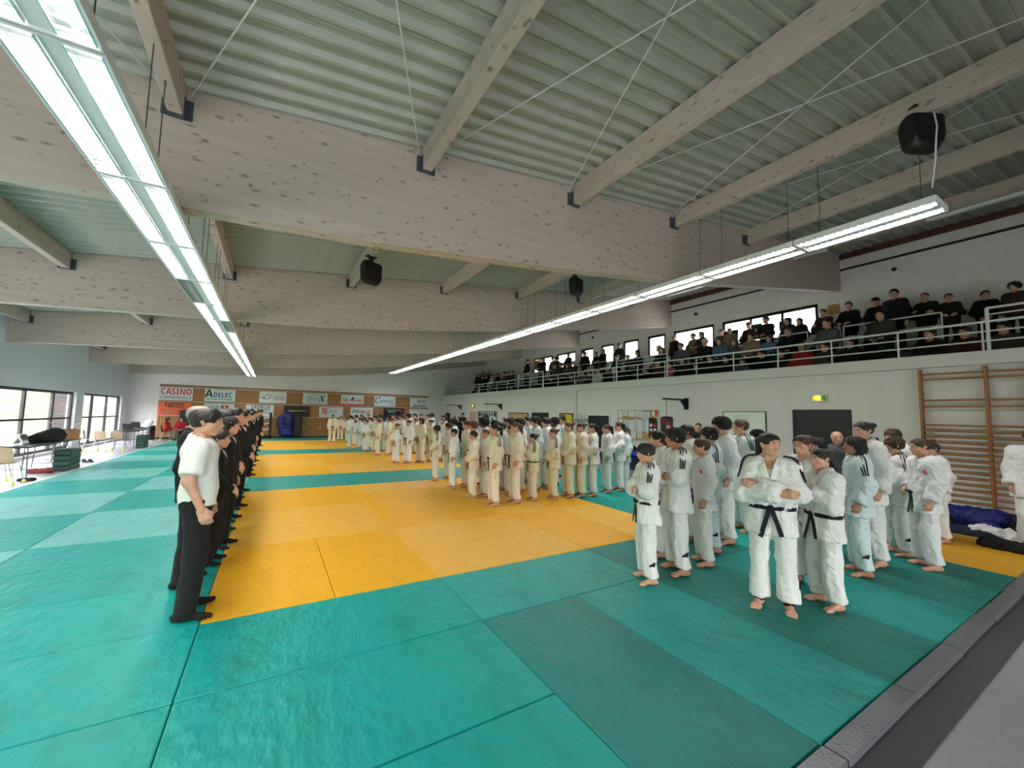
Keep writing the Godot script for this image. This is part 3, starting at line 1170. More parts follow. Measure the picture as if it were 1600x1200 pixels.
	for e in [["white", Color(0.89, 0.895, 0.88)], ["cream", Color(0.9, 0.87, 0.80)], ["blue", Color(0.83, 0.89, 0.90)], ["bright", Color(0.93, 0.93, 0.935)]]:
		var gm := flat(e[1], 0.92)
		gm.normal_enabled = true
		gm.normal_texture = weave
		gm.normal_scale = 0.35
		gm.rim_enabled = true
		gm.rim = 0.2
		M["gi_" + e[0]] = tri_map(gm, Vector3(5, 5, 5), false)
	for e in [["black", Color(0.03, 0.03, 0.035)], ["brown", Color(0.16, 0.08, 0.06)], ["blue", Color(0.05, 0.11, 0.33)], ["navy", Color(0.04, 0.06, 0.16)], ["green", Color(0.05, 0.28, 0.12)], ["orange", Color(0.85, 0.2, 0.05)]]:
		M["belt_" + e[0]] = flat(e[1], 0.85)
	M.stripe = flat(Color(0.06, 0.07, 0.1), 0.8)
	M.black_cloth = flat(Color(0.03, 0.03, 0.034), 0.92)
	M.jeans = flat(Color(0.045, 0.045, 0.05), 0.9)
	M.shirt = flat(Color(0.88, 0.87, 0.84), 0.85)
	M.tie = flat(Color(0.62, 0.06, 0.09), 0.7)
	M.sock = flat(Color(0.025, 0.025, 0.03), 0.9)
	M.polo = flat(Color(0.88, 0.89, 0.86), 0.9)
	for e in [["coat_black", Color(0.035, 0.035, 0.04)], ["coat_navy", Color(0.05, 0.06, 0.1)], ["coat_brown", Color(0.2, 0.14, 0.11)], ["coat_grey", Color(0.3, 0.31, 0.33)], ["coat_olive", Color(0.2, 0.21, 0.17)], ["coat_red", Color(0.6, 0.1, 0.12)], ["coat_pink", Color(0.68, 0.3, 0.33)], ["coat_blue", Color(0.3, 0.42, 0.56)], ["coat_white", Color(0.75, 0.75, 0.73)], ["coat_beige", Color(0.5, 0.43, 0.36)], ["coat_wine", Color(0.22, 0.06, 0.08)], ["coat_mint", Color(0.6, 0.72, 0.68)]]:
		M[e[0]] = flat(e[1], 0.9)

# ---------------------------------------------------------------- the hall
func build_shell() -> void:
	var len_ := BACK - REAR
	structure("floor", Geo.new().span(W(LEFT - 0.25, FLOOR - 0.2, BACK + 0.25), W(UPPER + 0.25, FLOOR, REAR - 0.25)), M.floor)
	# corrugated roof deck, ribs across the hall
	var g := Geo.new()
	var x0 := LEFT - 0.3
	var x1 := UPPER + 0.3
	var d := REAR - 0.3
	var pts := []
	while d < BACK + 0.3:
		pts.append_array([Vector2(d, 0.0), Vector2(d + 0.045, 0.0), Vector2(d + 0.075, 0.06), Vector2(d + 0.11, 0.06), Vector2(d + 0.115, 0.053), Vector2(d + 0.13, 0.053), Vector2(d + 0.135, 0.06), Vector2(d + 0.16, 0.06), Vector2(d + 0.165, 0.053), Vector2(d + 0.18, 0.053), Vector2(d + 0.185, 0.06), Vector2(d + 0.21, 0.06)])
		d += 0.24
	for k in pts.size() - 1:
		var a: Vector2 = pts[k]
		var b: Vector2 = pts[k + 1]
		g.face(W(x0, roof_y(x0) + a.y, a.x), W(x1, roof_y(x1) + a.y, a.x), W(x1, roof_y(x1) + b.y, b.x), W(x0, roof_y(x0) + b.y, b.x), Vector3.DOWN)
	var t0 := roof_y(x0) + 0.3
	var t1 := roof_y(x1) + 0.3
	g.face(W(x0, t0, REAR - 0.3), W(x1, t1, REAR - 0.3), W(x1, t1, BACK + 0.3), W(x0, t0, BACK + 0.3), Vector3.UP)
	for xx in [x0, x1]:
		g.face(W(xx, roof_y(xx) - 0.02, REAR - 0.3), W(xx, roof_y(xx) + 0.3, REAR - 0.3), W(xx, roof_y(xx) + 0.3, BACK + 0.3), W(xx, roof_y(xx) - 0.02, BACK + 0.3), Vector3(signf(xx), 0, 0))
	structure("ceiling", g, M.deck)
	# far and rear walls follow the roof slope
	var poly0 := PackedVector2Array([Vector2(LEFT - 0.25, FLOOR), Vector2(UPPER + 0.25, FLOOR), Vector2(UPPER + 0.25, roof_y(UPPER) + 0.12), Vector2(LEFT - 0.25, roof_y(LEFT) + 0.05)])
	structure("wall_back", Geo.new().prism(poly0, -BACK, -BACK - 0.25), M.wall)
	# the wall behind the camera is glazed like the left one
	var gx0 := -5.6
	var gx1 := 6.1
	var gy := 2.24
	var high := PackedVector2Array([Vector2(LEFT - 0.25, gy), Vector2(UPPER + 0.25, gy), Vector2(UPPER + 0.25, roof_y(UPPER) + 0.12), Vector2(LEFT - 0.25, roof_y(LEFT) + 0.05)])
	structure("wall_front", Geo.new().prism(high, -REAR, -REAR + 0.25).span(W(LEFT - 0.25, FLOOR, REAR - 0.25), W(gx0, gy, REAR)).span(W(gx1, FLOOR, REAR - 0.25), W(UPPER + 0.25, gy, REAR)).span(W(gx0, FLOOR, REAR - 0.25), W(gx1, 0.06, REAR)), M.wall)
	var gw := Node3D.new()
	gw.name = "window_20"
	add_child(gw)
	gw.set_meta("kind", "structure")
	for k in 10:
		put("mullion", Geo.new().box(Vector3.ZERO, Vector3(0.1, gy - 0.06, 0.09), Transform3D.IDENTITY, 0.006), M.frame, gw, W(clampf(gx0 + k * 1.3, gx0 + 0.05, gx1 - 0.05), (gy + 0.06) * 0.5, REAR - 0.12))
		if k < 9:
			put("pane", Geo.new().box(Vector3.ZERO, Vector3(1.2, gy - 0.26, 0.012)), M.glass, gw, W(gx0 + k * 1.3 + 0.65, (gy + 0.06) * 0.5, REAR - 0.12))
	for yy in [0.11, 1.22, gy - 0.05]:
		put("rail", Geo.new().box(Vector3.ZERO, Vector3(gx1 - gx0, 0.08, 0.08), Transform3D.IDENTITY, 0.006), M.frame, gw, W((gx0 + gx1) * 0.5, yy, REAR - 0.12))
	# left wall with its bands of windows
	var bays := [[-9.3, -3.2, 3], [-2.4, 3.7, 3], [4.5, 10.6, 3], [11.4, 18.45, 4], [19.2, 24.05, 3]]
	g = Geo.new()
	var top := 2.24
	var sill := 0.06
	var last := REAR - 0.25
	for b in bays:
		g.span(W(LEFT - 0.25, FLOOR, last), W(LEFT, top, b[0]))
		g.span(W(LEFT - 0.25, FLOOR, b[0]), W(LEFT, sill, b[1]))
		last = b[1]
	g.span(W(LEFT - 0.25, FLOOR, last), W(LEFT, top, BACK + 0.25))
	g.span(W(LEFT - 0.25, top, REAR - 0.25), W(LEFT, roof_y(LEFT) + 0.04, BACK + 0.25))
	structure("wall_left", g, M.wall_grey)
	var no := 1
	for b in bays:
		var win := Node3D.new()
		win.name = "window_%d" % no
		add_child(win)
		win.set_meta("kind", "structure")
		no += 1
		var xx := LEFT - 0.14
		var cuts := []
		for k in b[2] + 1:
			cuts.append(lerpf(b[0], b[1], float(k) / b[2]))
		if no == 5:
			cuts = [11.4, 13.2, 14.9, 16.85, 18.45]
		if no == 6:
			cuts = [19.2, 20.55, 22.35, 24.05]
		for k in cuts.size():
			put("mullion", Geo.new().box(Vector3.ZERO, Vector3(0.09, top - sill, 0.1), Transform3D.IDENTITY, 0.006), M.frame, win, W(xx, (top + sill) * 0.5, clampf(cuts[k], b[0] + 0.05, b[1] - 0.05)))
		for yy in [sill + 0.05, 1.22, top - 0.05]:
			put("rail", Geo.new().box(Vector3.ZERO, Vector3(0.08, 0.1 if yy != 1.22 else 0.07, b[1] - b[0]), Transform3D.IDENTITY, 0.006), M.frame, win, W(xx, yy, (b[0] + b[1]) * 0.5))
		for k in cuts.size() - 1:
			for yy in [[sill + 0.1, 1.18], [1.26, top - 0.1]]:
				put("pane", Geo.new().box(Vector3.ZERO, Vector3(0.012, yy[1] - yy[0], cuts[k + 1] - cuts[k] - 0.1)), M.glass, win, W(xx, (yy[0] + yy[1]) * 0.5, (cuts[k] + cuts[k + 1]) * 0.5))
	# right wall under the gallery with its upstand, gallery floor and tiers
	g = Geo.new().span(W(RIGHT, FLOOR, REAR), W(RIGHT + 0.2, 2.82, BACK))
	g.span(W(RIGHT - 0.012, 2.83, REAR), W(RIGHT + 0.2, 3.08, BACK))
	structure("wall_right", g, M.wall_low)
	structure("gallery_floor", Geo.new().span(W(RIGHT + 0.2, 2.25, REAR), W(UPPER, 2.45, BACK)), M.dark_grey)
	structure("gallery_steps", Geo.new().span(W(12.35, 2.45, REAR + 1), W(UPPER, 2.8, BACK - 0.2)).span(W(12.9, 2.8, REAR + 1), W(UPPER, 3.12, BACK - 0.2)).span(W(13.55, 3.12, REAR + 1), W(UPPER, 3.36, BACK - 0.2)), M.dark_grey)
	# upper right wall with window openings
	var ups := [[1.72, 4.86, 3], [5.2, 7.04, 1], [7.46, 8.41, 1], [8.97, 9.9, 1], [10.55, 11.47, 1], [12.06, 13.1, 1], [13.55, 15.29, 1], [15.7, 17.8, 2]]
	var lo := 4.46
	var hi := 5.43
	g = Geo.new()
	last = REAR - 0.25
	for b in ups:
		g.span(W(UPPER, lo, last), W(UPPER + 0.25, hi, b[0]))
		last = b[1]
	g.span(W(UPPER, lo, last), W(UPPER + 0.25, hi, BACK + 0.25))
	g.span(W(UPPER, FLOOR, REAR - 0.25), W(UPPER + 0.25, lo, BACK + 0.25))
	g.span(W(UPPER, hi, REAR - 0.25), W(UPPER + 0.25, roof_y(UPPER) + 0.05, BACK + 0.25))
	structure("wall_upper_right", g, M.wall)
	for b in ups:
		var win := Node3D.new()
		win.name = "window_%d" % no
		add_child(win)
		win.set_meta("kind", "structure")
		no += 1
		var xx := UPPER + 0.06
		for k in b[2] + 1:
			put("mullion", Geo.new().box(Vector3.ZERO, Vector3(0.08, hi - lo, 0.09), Transform3D.IDENTITY, 0.005), M.frame, win, W(xx, (hi + lo) * 0.5, clampf(lerpf(b[0], b[1], float(k) / b[2]), b[0] + 0.045, b[1] - 0.045)))
		for yy in [lo + 0.04, hi - 0.05]:
			put("rail", Geo.new().box(Vector3.ZERO, Vector3(0.08, 0.1, b[1] - b[0]), Transform3D.IDENTITY, 0.005), M.frame, win, W(xx, yy, (b[0] + b[1]) * 0.5))
		for k in b[2]:
			var w: float = (b[1] - b[0]) / b[2]
			put("pane", Geo.new().box(Vector3.ZERO, Vector3(0.012, hi - lo - 0.18, w - 0.09)), M.glass, win, W(xx, (hi + lo) * 0.5, b[0] + w * (k + 0.5)))
	structure("trim_1", Geo.new().span(W(UPPER - 0.03, 6.28, REAR), W(UPPER, 6.34, BACK)), M.dark_grey)
	structure("trim_2", Geo.new().span(W(UPPER - 0.06, roof_y(UPPER) - 0.16, REAR), W(UPPER, roof_y(UPPER) + 0.02, BACK)), flat(Color(0.36, 0.22, 0.18), 0.7))
	structure("trim_3", Geo.new().span(W(RIGHT - 0.03, FLOOR, 9.46), W(RIGHT, 2.82, 9.5)), M.wall)
	# glulam beams
	for b in BEAMS + [24.88]:
		var poly := PackedVector2Array()
		var xs := [LEFT - 0.2, -4.1, -1.2, 0.2, 1.5, 2.8, 4.16, 5.5, 7.0, 8.46, 9.6, 10.83, UPPER + 0.1]
		for xx in xs:
			poly.append(Vector2(xx, beam_bottom(xx)))
		poly.append(Vector2(UPPER + 0.1, roof_y(UPPER) + 0.02))
		poly.append(Vector2(LEFT - 0.2, roof_y(LEFT) - 0.01))
		var o := structure("glulam_beam", Geo.new().prism(poly, -b + 0.1, -b - 0.1), M.beam, Vector3.ZERO, "whitewashed glued timber roof beam with dark knots")
		o.set_meta("group", "glued timber roof beams")
	# purlins in hangers between the beams
	var stops: Array = [REAR] + BEAMS + [24.88]
	for x in PURLINS:
		for k in stops.size() - 1:
			var a: float = stops[k] + (0.1 if k > 0 else 0.0)
			var b: float = stops[k + 1] - 0.1
			var pr := structure("purlin", Geo.new().box(Vector3.ZERO, Vector3(0.13, 0.34, b - a), Transform3D.IDENTITY, 0.008), M.beam, W(x, roof_y(x) - 0.165, (a + b) * 0.5), "whitewashed timber purlin between roof beams")
			pr.set_meta("group", "timber purlins under the roof deck")
			var hang := Geo.new()
			for e in [[b, 1.0], [a, -1.0]]:
				var z0: float = -(e[0] - (a + b) * 0.5)
				var zi: float = z0 + e[1] * 0.09
				hang.span(Vector3(-0.071, -0.175, minf(z0, zi)), Vector3(0.071, -0.171, maxf(z0, zi)))
				for s in [-1.0, 1.0]:
					hang.span(Vector3(s * 0.0705, -0.175, minf(z0, zi)), Vector3(s * 0.0665, 0.04, maxf(z0, zi)))
					hang.box(Vector3(s * 0.1, -0.06, z0 + e[1] * 0.004), Vector3(0.06, 0.22, 0.006))
			put("hanger", hang, M.steel, pr)
	# cross bracing of thin rods
	for k in BEAMS.size():
		var d0: float = BEAMS[k - 1] if k > 0 else REAR
		var d1: float = BEAMS[k]
		for q in PURLINS.size() - 2:
			if k > 1 or q == 0:
				continue
			var xa: float = PURLINS[q] + 0.1
			var xb: float = PURLINS[q + 1] - 0.1
			var drop := 0.07
			for pair in [[xa, xb], [xb, xa]]:
				var rod := structure("brace_rod", Geo.new().tube([W(pair[0], roof_y(pair[0]) - drop, d0 + 0.1), W(pair[1], roof_y(pair[1]) - drop, d1 - 0.1)], 0.008, 6), M.white_metal, Vector3.ZERO, "thin white steel brace rod under the roof deck")
				rod.set_meta("group", "roof bracing rods")

func mat_piece(parent: Node3D, x0: float, x1: float, d0: float, d1: float, tone: String) -> void:
	var key := "mat%.2f_%.2f" % [x1 - x0, d1 - d0]
	if not geo_cache.has(key):
		geo_cache[key] = Geo.new().box(Vector3(0, -0.02, 0), Vector3(x1 - x0 - 0.005, 0.04, d1 - d0 - 0.005), Transform3D.IDENTITY, 0.007).mesh()
	rng.seed = int(x0 * 131 + d0 * 977) + 5
	var o := put("mat", geo_cache[key], M[tone], parent, W((x0 + x1) * 0.5, rng.randf_range(-0.0012, 0.0012), (d0 + d1) * 0.5))
	o.rotation.x = rng.randf_range(-0.0012, 0.0012)
	o.rotation.z = rng.randf_range(-0.0012, 0.0012)

func build_mats() -> void:
	var p := Node3D.new()
	p.name = "tatami_floor"
	add_child(p)
	p.set_meta("kind", "structure")
	p.set_meta("label", "green and yellow judo mats laid over the hall floor")
	for d in range(-3, 25):
		var end: float = d + 1.0 if d < 24 else 24.9
		var k: int = floori((d - 1) / 2.0)
		var odd := posmod(k, 2)
		mat_piece(p, -4.0, -2.0, d, end, "green2" if d < 1 else ["green1", "green0"][odd])
		mat_piece(p, -2.0, 0.0, d, end, "green2" if d < 1 else ["green0", "green1"][odd])
	for x in [0.0, 2.0, 4.0]:
		mat_piece(p, x, x + 2.0, -1.0, 0.0, "green2" if x < 4 else "green3")
	for d in [-3.0, -2.0]:
		mat_piece(p, 0.0, 2.0, d, d + 1.0, "green2")
	for x in [2, 3, 4, 5, 6]:
		mat_piece(p, x, x + 1.0 if x < 6 else 7.75, -3.0, -1.0, "green3" if x % 2 == 0 else "green2")
	for x in [7.75, 8.75]:
		mat_piece(p, x, x + 1.0, -3.0, -1.0, "yellow0")
	for y0 in [0.0, 8.0, 16.0]:
		mat_piece(p, 0, 1, y0, y0 + 2, "yellow0")
		mat_piece(p, 1, 2, y0, y0 + 2, "yellow0")
		for d in [2, 3, 4, 5]:
			mat_piece(p, 0, 2, y0 + d, y0 + d + 1, "yellow1" if d < 4 else "yellow0")
		for d in [0, 1, 2, 3, 4, 5]:
			mat_piece(p, 2, 4, y0 + d, y0 + d + 1, "yellow1" if d in [0, 1, 5] else "yellow0")
		for d in [0, 2, 4]:
			for x in [4, 5]:
				mat_piece(p, x, x + 1, y0 + d, y0 + d + 2, "yellow1" if (d == 2) == (x == 4) else "yellow0")
	for y0 in [6.0, 14.0, 22.0]:
		for d in [0, 1, 2]:
			if d == 2 and y0 < 20.0:
				continue
			for x in [0, 2, 4]:
				mat_piece(p, x, x + 2, y0 + d, y0 + d + 1 if y0 + d < 24 else 24.9, "green0" if x == 2 else "green4")
	for d in range(-1, 25):
		var end: float = d + 1.0 if d < 24 else 24.9
		mat_piece(p, 6.0, 7.75, d, end, "green0" if posmod(d, 4) < 2 else "green2")
		mat_piece(p, 7.75, 9.75, d, end, "green2" if posmod(d, 4) < 2 else "green0")
	# grey edge profile pieces along the near side, thin dark strip on the floor beside it
	var ed := Node3D.new()
	ed.name = "mat_edging"
	add_child(ed)
	ed.set_meta("label", "grey taped edging strip along the near edge of the mats")
	ed.set_meta("category", "edging")
	for x in range(-4, 10):
		rng.seed = 300 + x
		var o := put("edge_piece", Geo.new().box(Vector3(0, -0.018, 0), Vector3(0.985, 0.044, 0.115), Transform3D.IDENTITY, 0.006), M.tape, ed, W(x + 0.5, 0, -3.06 + rng.randf_range(-0.006, 0.006)))
		o.rotation.y = rng.randf_range(-0.006, 0.006)
		o.rotation.x = rng.randf_range(-0.02, 0.0)
	single("dark_strip", "thin dark strip on the floor beside the grey mat edging", "strip", Geo.new().span(W(-4.1, FLOOR, -3.3), W(9.8, FLOOR + 0.006, -3.08)), M.edge_dark)
	single("edge_rail", "pale edge rail along the mats by the glazed wall", "edging", Geo.new().span(W(-4.12, FLOOR, -3), W(-4.01, -0.012, 24.9), 0.006), M.galv)

const NTH := ["first", "second", "third", "fourth", "fifth", "sixth", "seventh", "eighth", "ninth", "tenth", "eleventh", "twelfth", "thirteenth", "fourteenth", "fifteenth", "sixteenth", "seventeenth"]

func lamp_row(x: float, y: float, d0: float, count: int, tilt: float, off: Array) -> void:
	var pitch := 1.53
	for k in count:
		var side := "by the windows" if x < 2 else "by the gallery"
		var state: Array = off[k] if k < off.size() else [true, true]
		var lit := "both tubes lit" if state[0] and state[1] else "one tube dark"
		var t := thing("light_fixture", "louvred strip light, %s, %s from far wall in row %s" % [lit, NTH[count - 1 - k], side], "light", W(x, y, d0 + pitch * (k + 0.5)), 0.0, "strip lights in the row " + side)
		t.rotation.z = tilt
		if not geo_cache.has("housing"):
			var hs := Geo.new()
			hs.box(Vector3(0, 0.065, 0), Vector3(0.46, 0.01, 1.51))
			for s in [-1.0, 1.0]:
				hs.box(Vector3(s * 0.224, 0.03, 0), Vector3(0.012, 0.075, 1.51))
				hs.box(Vector3(0, 0.03, s * 0.748), Vector3(0.46, 0.075, 0.014))
			hs.box(Vector3(0, 0.035, 0), Vector3(0.09, 0.055, 1.48))
			geo_cache["housing"] = hs.mesh()
			var lv := Geo.new()
			for s in [-1.0, 1.0]:
				for q in 19:
					lv.box(Vector3(s * 0.132, 0.006, -0.684 + q * 0.076), Vector3(0.15, 0.018, 0.0025))
				for e in [-1.0, 1.0]:
					lv.box(Vector3(s * 0.132 + e * 0.076, 0.008, 0), Vector3(0.006, 0.03, 1.46))
			geo_cache["louvre"] = lv.mesh()
			geo_cache["tube"] = Geo.new().tube([Vector3(0, 0, -0.7), Vector3(0, 0, 0.7)], 0.016, 8).mesh()
			geo_cache["chain"] = Geo.new().tube([Vector3(0, 0.07, 0), Vector3(0.004, 0.6, 0)], 0.005, 5).mesh()
		put("housing", geo_cache["housing"], M.lamp_body, t)
		put("louvre", geo_cache["louvre"], M.mirror, t)
		for s in 2:
			var sx := -0.132 if s == 0 else 0.132
			put("tube", geo_cache["tube"], M.tube_on if state[s] else M.tube_off, t, Vector3(sx, 0.042, 0))
			if state[s]:
				var l := AreaLight3D.new()
				l.name = "tube_light"
				l.area_size = Vector2(0.1, 1.36)
				l.light_energy = LAMP
				l.light_color = Color(1.0, 0.985, 0.96)
				l.area_normalize_energy = true
				l.shadow_enabled = true
				l.set("area_range", 60.0)
				l.rotation.x = -PI / 2
				l.position = Vector3(sx, 0.022, 0)
				t.add_child(l, true)
		var hgt: float = roof_y(x) - y - 0.07
		for s in [-0.55, 0.55]:
			put("chain", Geo.new().tube([Vector3(0.1, 0.07, s), Vector3(0.1, hgt * 0.5, s + 0.01), Vector3(0.1, hgt, s)], 0.005, 5), M.steel, t)

# ---------------------------------------------------------------- fittings and furniture
func lettering(parent: Node3D, s: String, height: float, at: Vector3, m: Material, width := 0.0, serif := false, bold := true, slant := 0.0) -> MeshInstance3D:
	var f := SystemFont.new()
	f.font_names = PackedStringArray(["Droid Serif" if serif else "Droid Sans"])
	f.font_weight = 700 if bold else 400
	var t := TextMesh.new()
	t.font = f
	t.text = s
	t.font_size = 64
	t.pixel_size = height / 46.0
	t.depth = 0.006
	t.curve_step = 2.0
	var o := MeshInstance3D.new()
	o.mesh = t
	o.material_override = m
	o.name = "lettering"
	parent.add_child(o, true)
	o.position = at
	var w := t.get_aabb().size.x
	if width > 0.0 and w > 0.0:
		o.scale.x = width / w
	if slant != 0.0:
		o.transform.basis = Basis(o.transform.basis.x, Vector3(slant, 1, 0), Vector3(0, 0, 1))
	return o

func lines(parent: Node3D, x0: float, x1: float, y: float, h: float, m: Material, seed_: int) -> void:   # print too small to read
	rng.seed = seed_
	var g := Geo.new()
	var x := x0
	while x < x1 - 0.02:
		var w := minf(rng.randf_range(0.05, 0.16), x1 - x)
		g.span(Vector3(x, y - h * 0.5, 0.008), Vector3(x + w, y + h * 0.5, 0.011))
		x += w + 0.03
	put("small_print", g, m, parent)

func banner(x: float, y: float, ground: Material, label: String) -> Node3D:
	var t := thing("banner", label, "banner", W(x, y, 24.925), 0.0, "")
	put("sheet", Geo.new().box(Vector3.ZERO, Vector3(1.45, 0.7, 0.012)), ground, t)
	return t

func build_back_wall() -> void:
	var clad := Node3D.new()
	clad.name = "wood_cladding"
	add_child(clad)
	clad.set_meta("kind", "structure")
	clad.set_meta("label", "vertical brown wooden slats covering the lower far wall")
	var sl := Geo.new().box(Vector3.ZERO, Vector3(0.112, 2.94, 0.03), Transform3D.IDENTITY, 0.006).mesh()
	var n := int(15.44 / 0.12)
	put("backing", Geo.new().span(W(-5.02, 0.06, 25.0), W(10.42, 3.0, 24.985)), M.slat, clad)
	for k in n:
		put("slat", sl, M.slat, clad, W(-4.96 + k * 0.12, 1.53, 24.966))
	put("skirting", Geo.new().span(W(-5.02, FLOOR, 25.0), W(10.42, 0.08, 24.94)), M.black, clad)
	for y in [1.265, 2.065, 2.87]:
		var r := single("banner_rail", "thin white rail across the wooden cladding of the far wall", "rail", Geo.new().tube([W(-5.0, y, 24.925), W(10.4, y, 24.925)], 0.014, 6), M.white_metal, Vector3.ZERO, "rails holding the banners")
		r.set_meta("kind", "thing")
	var white := flat(Color(0.86, 0.88, 0.88), 0.5)
	var mint := flat(Color(0.80, 0.86, 0.84), 0.5)
	var grey := flat(Color(0.42, 0.44, 0.46), 0.6)
	var blue := flat(Color(0.08, 0.2, 0.42), 0.6)
	var gold := flat(Color(0.7, 0.62, 0.42), 0.6)
	var up := 2.48
	var lw := 1.65
	var b := banner(-4.275, up, white, "white banner with red CASINO lettering on the wooden far wall")
	lettering(b, "CASINO", 0.34, Vector3(0, 0.13, 0.009), M.red, 1.34)
	lettering(b, "CONTREXEVILLE", 0.17, Vector3(0, -0.2, 0.009), grey, 1.36)
	b = banner(-4.29, lw, flat(Color(0.92, 0.42, 0.26), 0.6), "orange banner with black LANDA BATIMENT lettering on the far wall")
	lettering(b, "L", 0.24, Vector3(-0.36, 0.22, 0.009), M.ink)
	lettering(b, "B", 0.24, Vector3(-0.2, 0.18, 0.009), M.ink)
	lettering(b, "ANDA", 0.13, Vector3(0.14, 0.28, 0.009), M.ink, 0.5)
	lettering(b, "ATIMENT", 0.13, Vector3(0.16, 0.12, 0.009), M.ink, 0.52)
	for k in 4:
		lines(b, -0.62 + 0.1 * (k / 3), 0.62 - 0.1 * (k / 3), -0.03 - 0.09 * k, 0.03, M.ink, 40 + k)
	b = banner(-2.265, up, mint, "pale banner with dark blue ADELEC lettering on the far wall")
	lettering(b, "A", 0.42, Vector3(-0.53, 0.08, 0.009), flat(Color(0.05, 0.07, 0.12), 0.6))
	lettering(b, "DELEC", 0.28, Vector3(0.12, 0.03, 0.009), blue, 0.86)
	lines(b, -0.64, 0.64, -0.22, 0.045, blue, 51)
	put("swoosh", Geo.new().tube([Vector3(-0.3, 0.22, 0.01), Vector3(0.0, 0.29, 0.01), Vector3(0.35, 0.28, 0.01), Vector3(0.6, 0.22, 0.01)], 0.007, 5), blue, b)
	b = banner(-2.27, lw, mint, "pale banner with a red badge behind the lined up referees")
	put("badge", Geo.new().box(Vector3(0.26, 0.16, 0.012), Vector3(0.36, 0.2, 0.012), Transform3D.IDENTITY, 0.004), M.red, b)
	put("badge_mark", Geo.new().box(Vector3(0.26, 0.15, 0.02), Vector3(0.05, 0.14, 0.006)).box(Vector3(0.26, 0.13, 0.02), Vector3(0.16, 0.04, 0.006)), white, b)
	lines(b, -0.48, 0.02, 0.22, 0.05, grey, 61)
	lines(b, -0.48, 0.02, 0.1, 0.08, grey, 62)
	b = banner(0.4, up, white, "white banner with a grey and red diamond logo")
	for k in 3:
		put("logo_stroke", Geo.new().tube([Vector3(-0.62 + 0.07 * k, 0.04 - 0.03 * k, 0.012), Vector3(-0.46 + 0.07 * k, -0.13 + 0.0 * k, 0.012)], 0.017, 4), flat(Color(0.6, 0.4, 0.4), 0.6), b)
	put("logo_frame", Geo.new().tube([Vector3(-0.44, 0.05, 0.012), Vector3(-0.26, 0.2, 0.012), Vector3(-0.1, 0.06, 0.012), Vector3(-0.28, -0.12, 0.012)], 0.02, 4), M.ink, b)
	lettering(b, "VOSGES", 0.15, Vector3(0.3, 0.1, 0.009), flat(Color(0.72, 0.74, 0.75), 0.6), 0.56)
	lines(b, 0.02, 0.6, -0.03, 0.05, grey, 71)
	lines(b, 0.02, 0.66, -0.13, 0.035, grey, 72)
	b = banner(-0.25, lw, white, "white banner with dark LEVIEUX lettering on the far wall")
	lettering(b, "LEVIEUX", 0.3, Vector3(0.05, 0.17, 0.009), M.ink, 0.98)
	lettering(b, "IERS", 0.2, Vector3(0.34, -0.1, 0.009), flat(Color(0.55, 0.58, 0.62), 0.6), 0.42)
	b = banner(2.77, up, mint, "pale banner with a black ring round the word Centrex")
	var ring := []
	for k in 25:
		ring.append(Vector3(cos(k * TAU / 24.0) * 0.5, sin(k * TAU / 24.0) * 0.26 - 0.02, 0.012))
	put("ring", Geo.new().tube(ring, 0.01, 5), M.ink, b)
	lettering(b, "Centre", 0.24, Vector3(-0.08, 0.0, 0.009), M.ink, 0.62, true, false, 0.12)
	lettering(b, "X", 0.36, Vector3(0.38, 0.04, 0.009), M.ink, 0.0, true, true, 0.3)
	b = banner(1.76, lw, flat(Color(0.1, 0.07, 0.07), 0.5), "dark brown banner with faint gold print above the blue ring cushion")
	lines(b, -0.5, 0.5, 0.03, 0.08, gold, 81)
	lines(b, -0.2, 0.22, -0.16, 0.05, grey, 82)
	b = banner(3.76, lw, white, "white banner with a red N and the name Nicolas")
	lettering(b, "N", 0.42, Vector3(-0.42, 0.06, 0.009), M.red, 0.26)
	lettering(b, "ICOLAS", 0.22, Vector3(0.06, 0.04, 0.009), grey, 0.66, false, false, 0.15)
	put("swoosh", Geo.new().tube([Vector3(-0.6, -0.2, 0.012), Vector3(-0.5, 0.24, 0.012), Vector3(0.1, 0.3, 0.012), Vector3(0.55, 0.27, 0.012), Vector3(0.66, 0.1, 0.012), Vector3(0.6, 0.0, 0.012)], 0.009, 5).tube([Vector3(-0.6, -0.2, 0.012), Vector3(-0.68, -0.28, 0.012), Vector3(-0.2, -0.28, 0.012), Vector3(-0.16, -0.2, 0.012), Vector3(-0.6, -0.2, 0.012)], 0.009, 5), M.red, b)
	b = banner(5.045, up, white, "white banner with dark figure logo above a red strip")
	put("strip", Geo.new().box(Vector3(0, -0.31, 0.009), Vector3(1.45, 0.09, 0.008)), M.red, b)
	put("logo", Geo.new().prism(PackedVector2Array([Vector2(-0.2, -0.06), Vector2(0.0, 0.2), Vector2(0.16, 0.22), Vector2(0.08, 0.1), Vector2(0.12, -0.1), Vector2(0.02, -0.08), Vector2(0.0, 0.06), Vector2(-0.1, -0.06)]), 0.008, 0.014), M.ink, b)
	for e in [[-0.62, -0.26], [0.18, 0.62]]:
		lines(b, e[0], e[1], 0.12, 0.05, grey, 91)
		put("red_bar", Geo.new().span(Vector3(e[0], -0.06, 0.008), Vector3(e[1], 0.03, 0.012)), flat(Color(0.75, 0.35, 0.33), 0.6), b)
	lines(b, -0.62, 0.62, -0.18, 0.05, grey, 93)
	b = banner(5.685, lw, white, "white banner with black and red Intermarché lettering")
	lettering(b, "Inter", 0.24, Vector3(-0.38, 0.1, 0.009), M.ink, 0.48, false, true, 0.1)
	lettering(b, "marché", 0.22, Vector3(0.24, 0.1, 0.009), M.red, 0.68, false, true, 0.1)
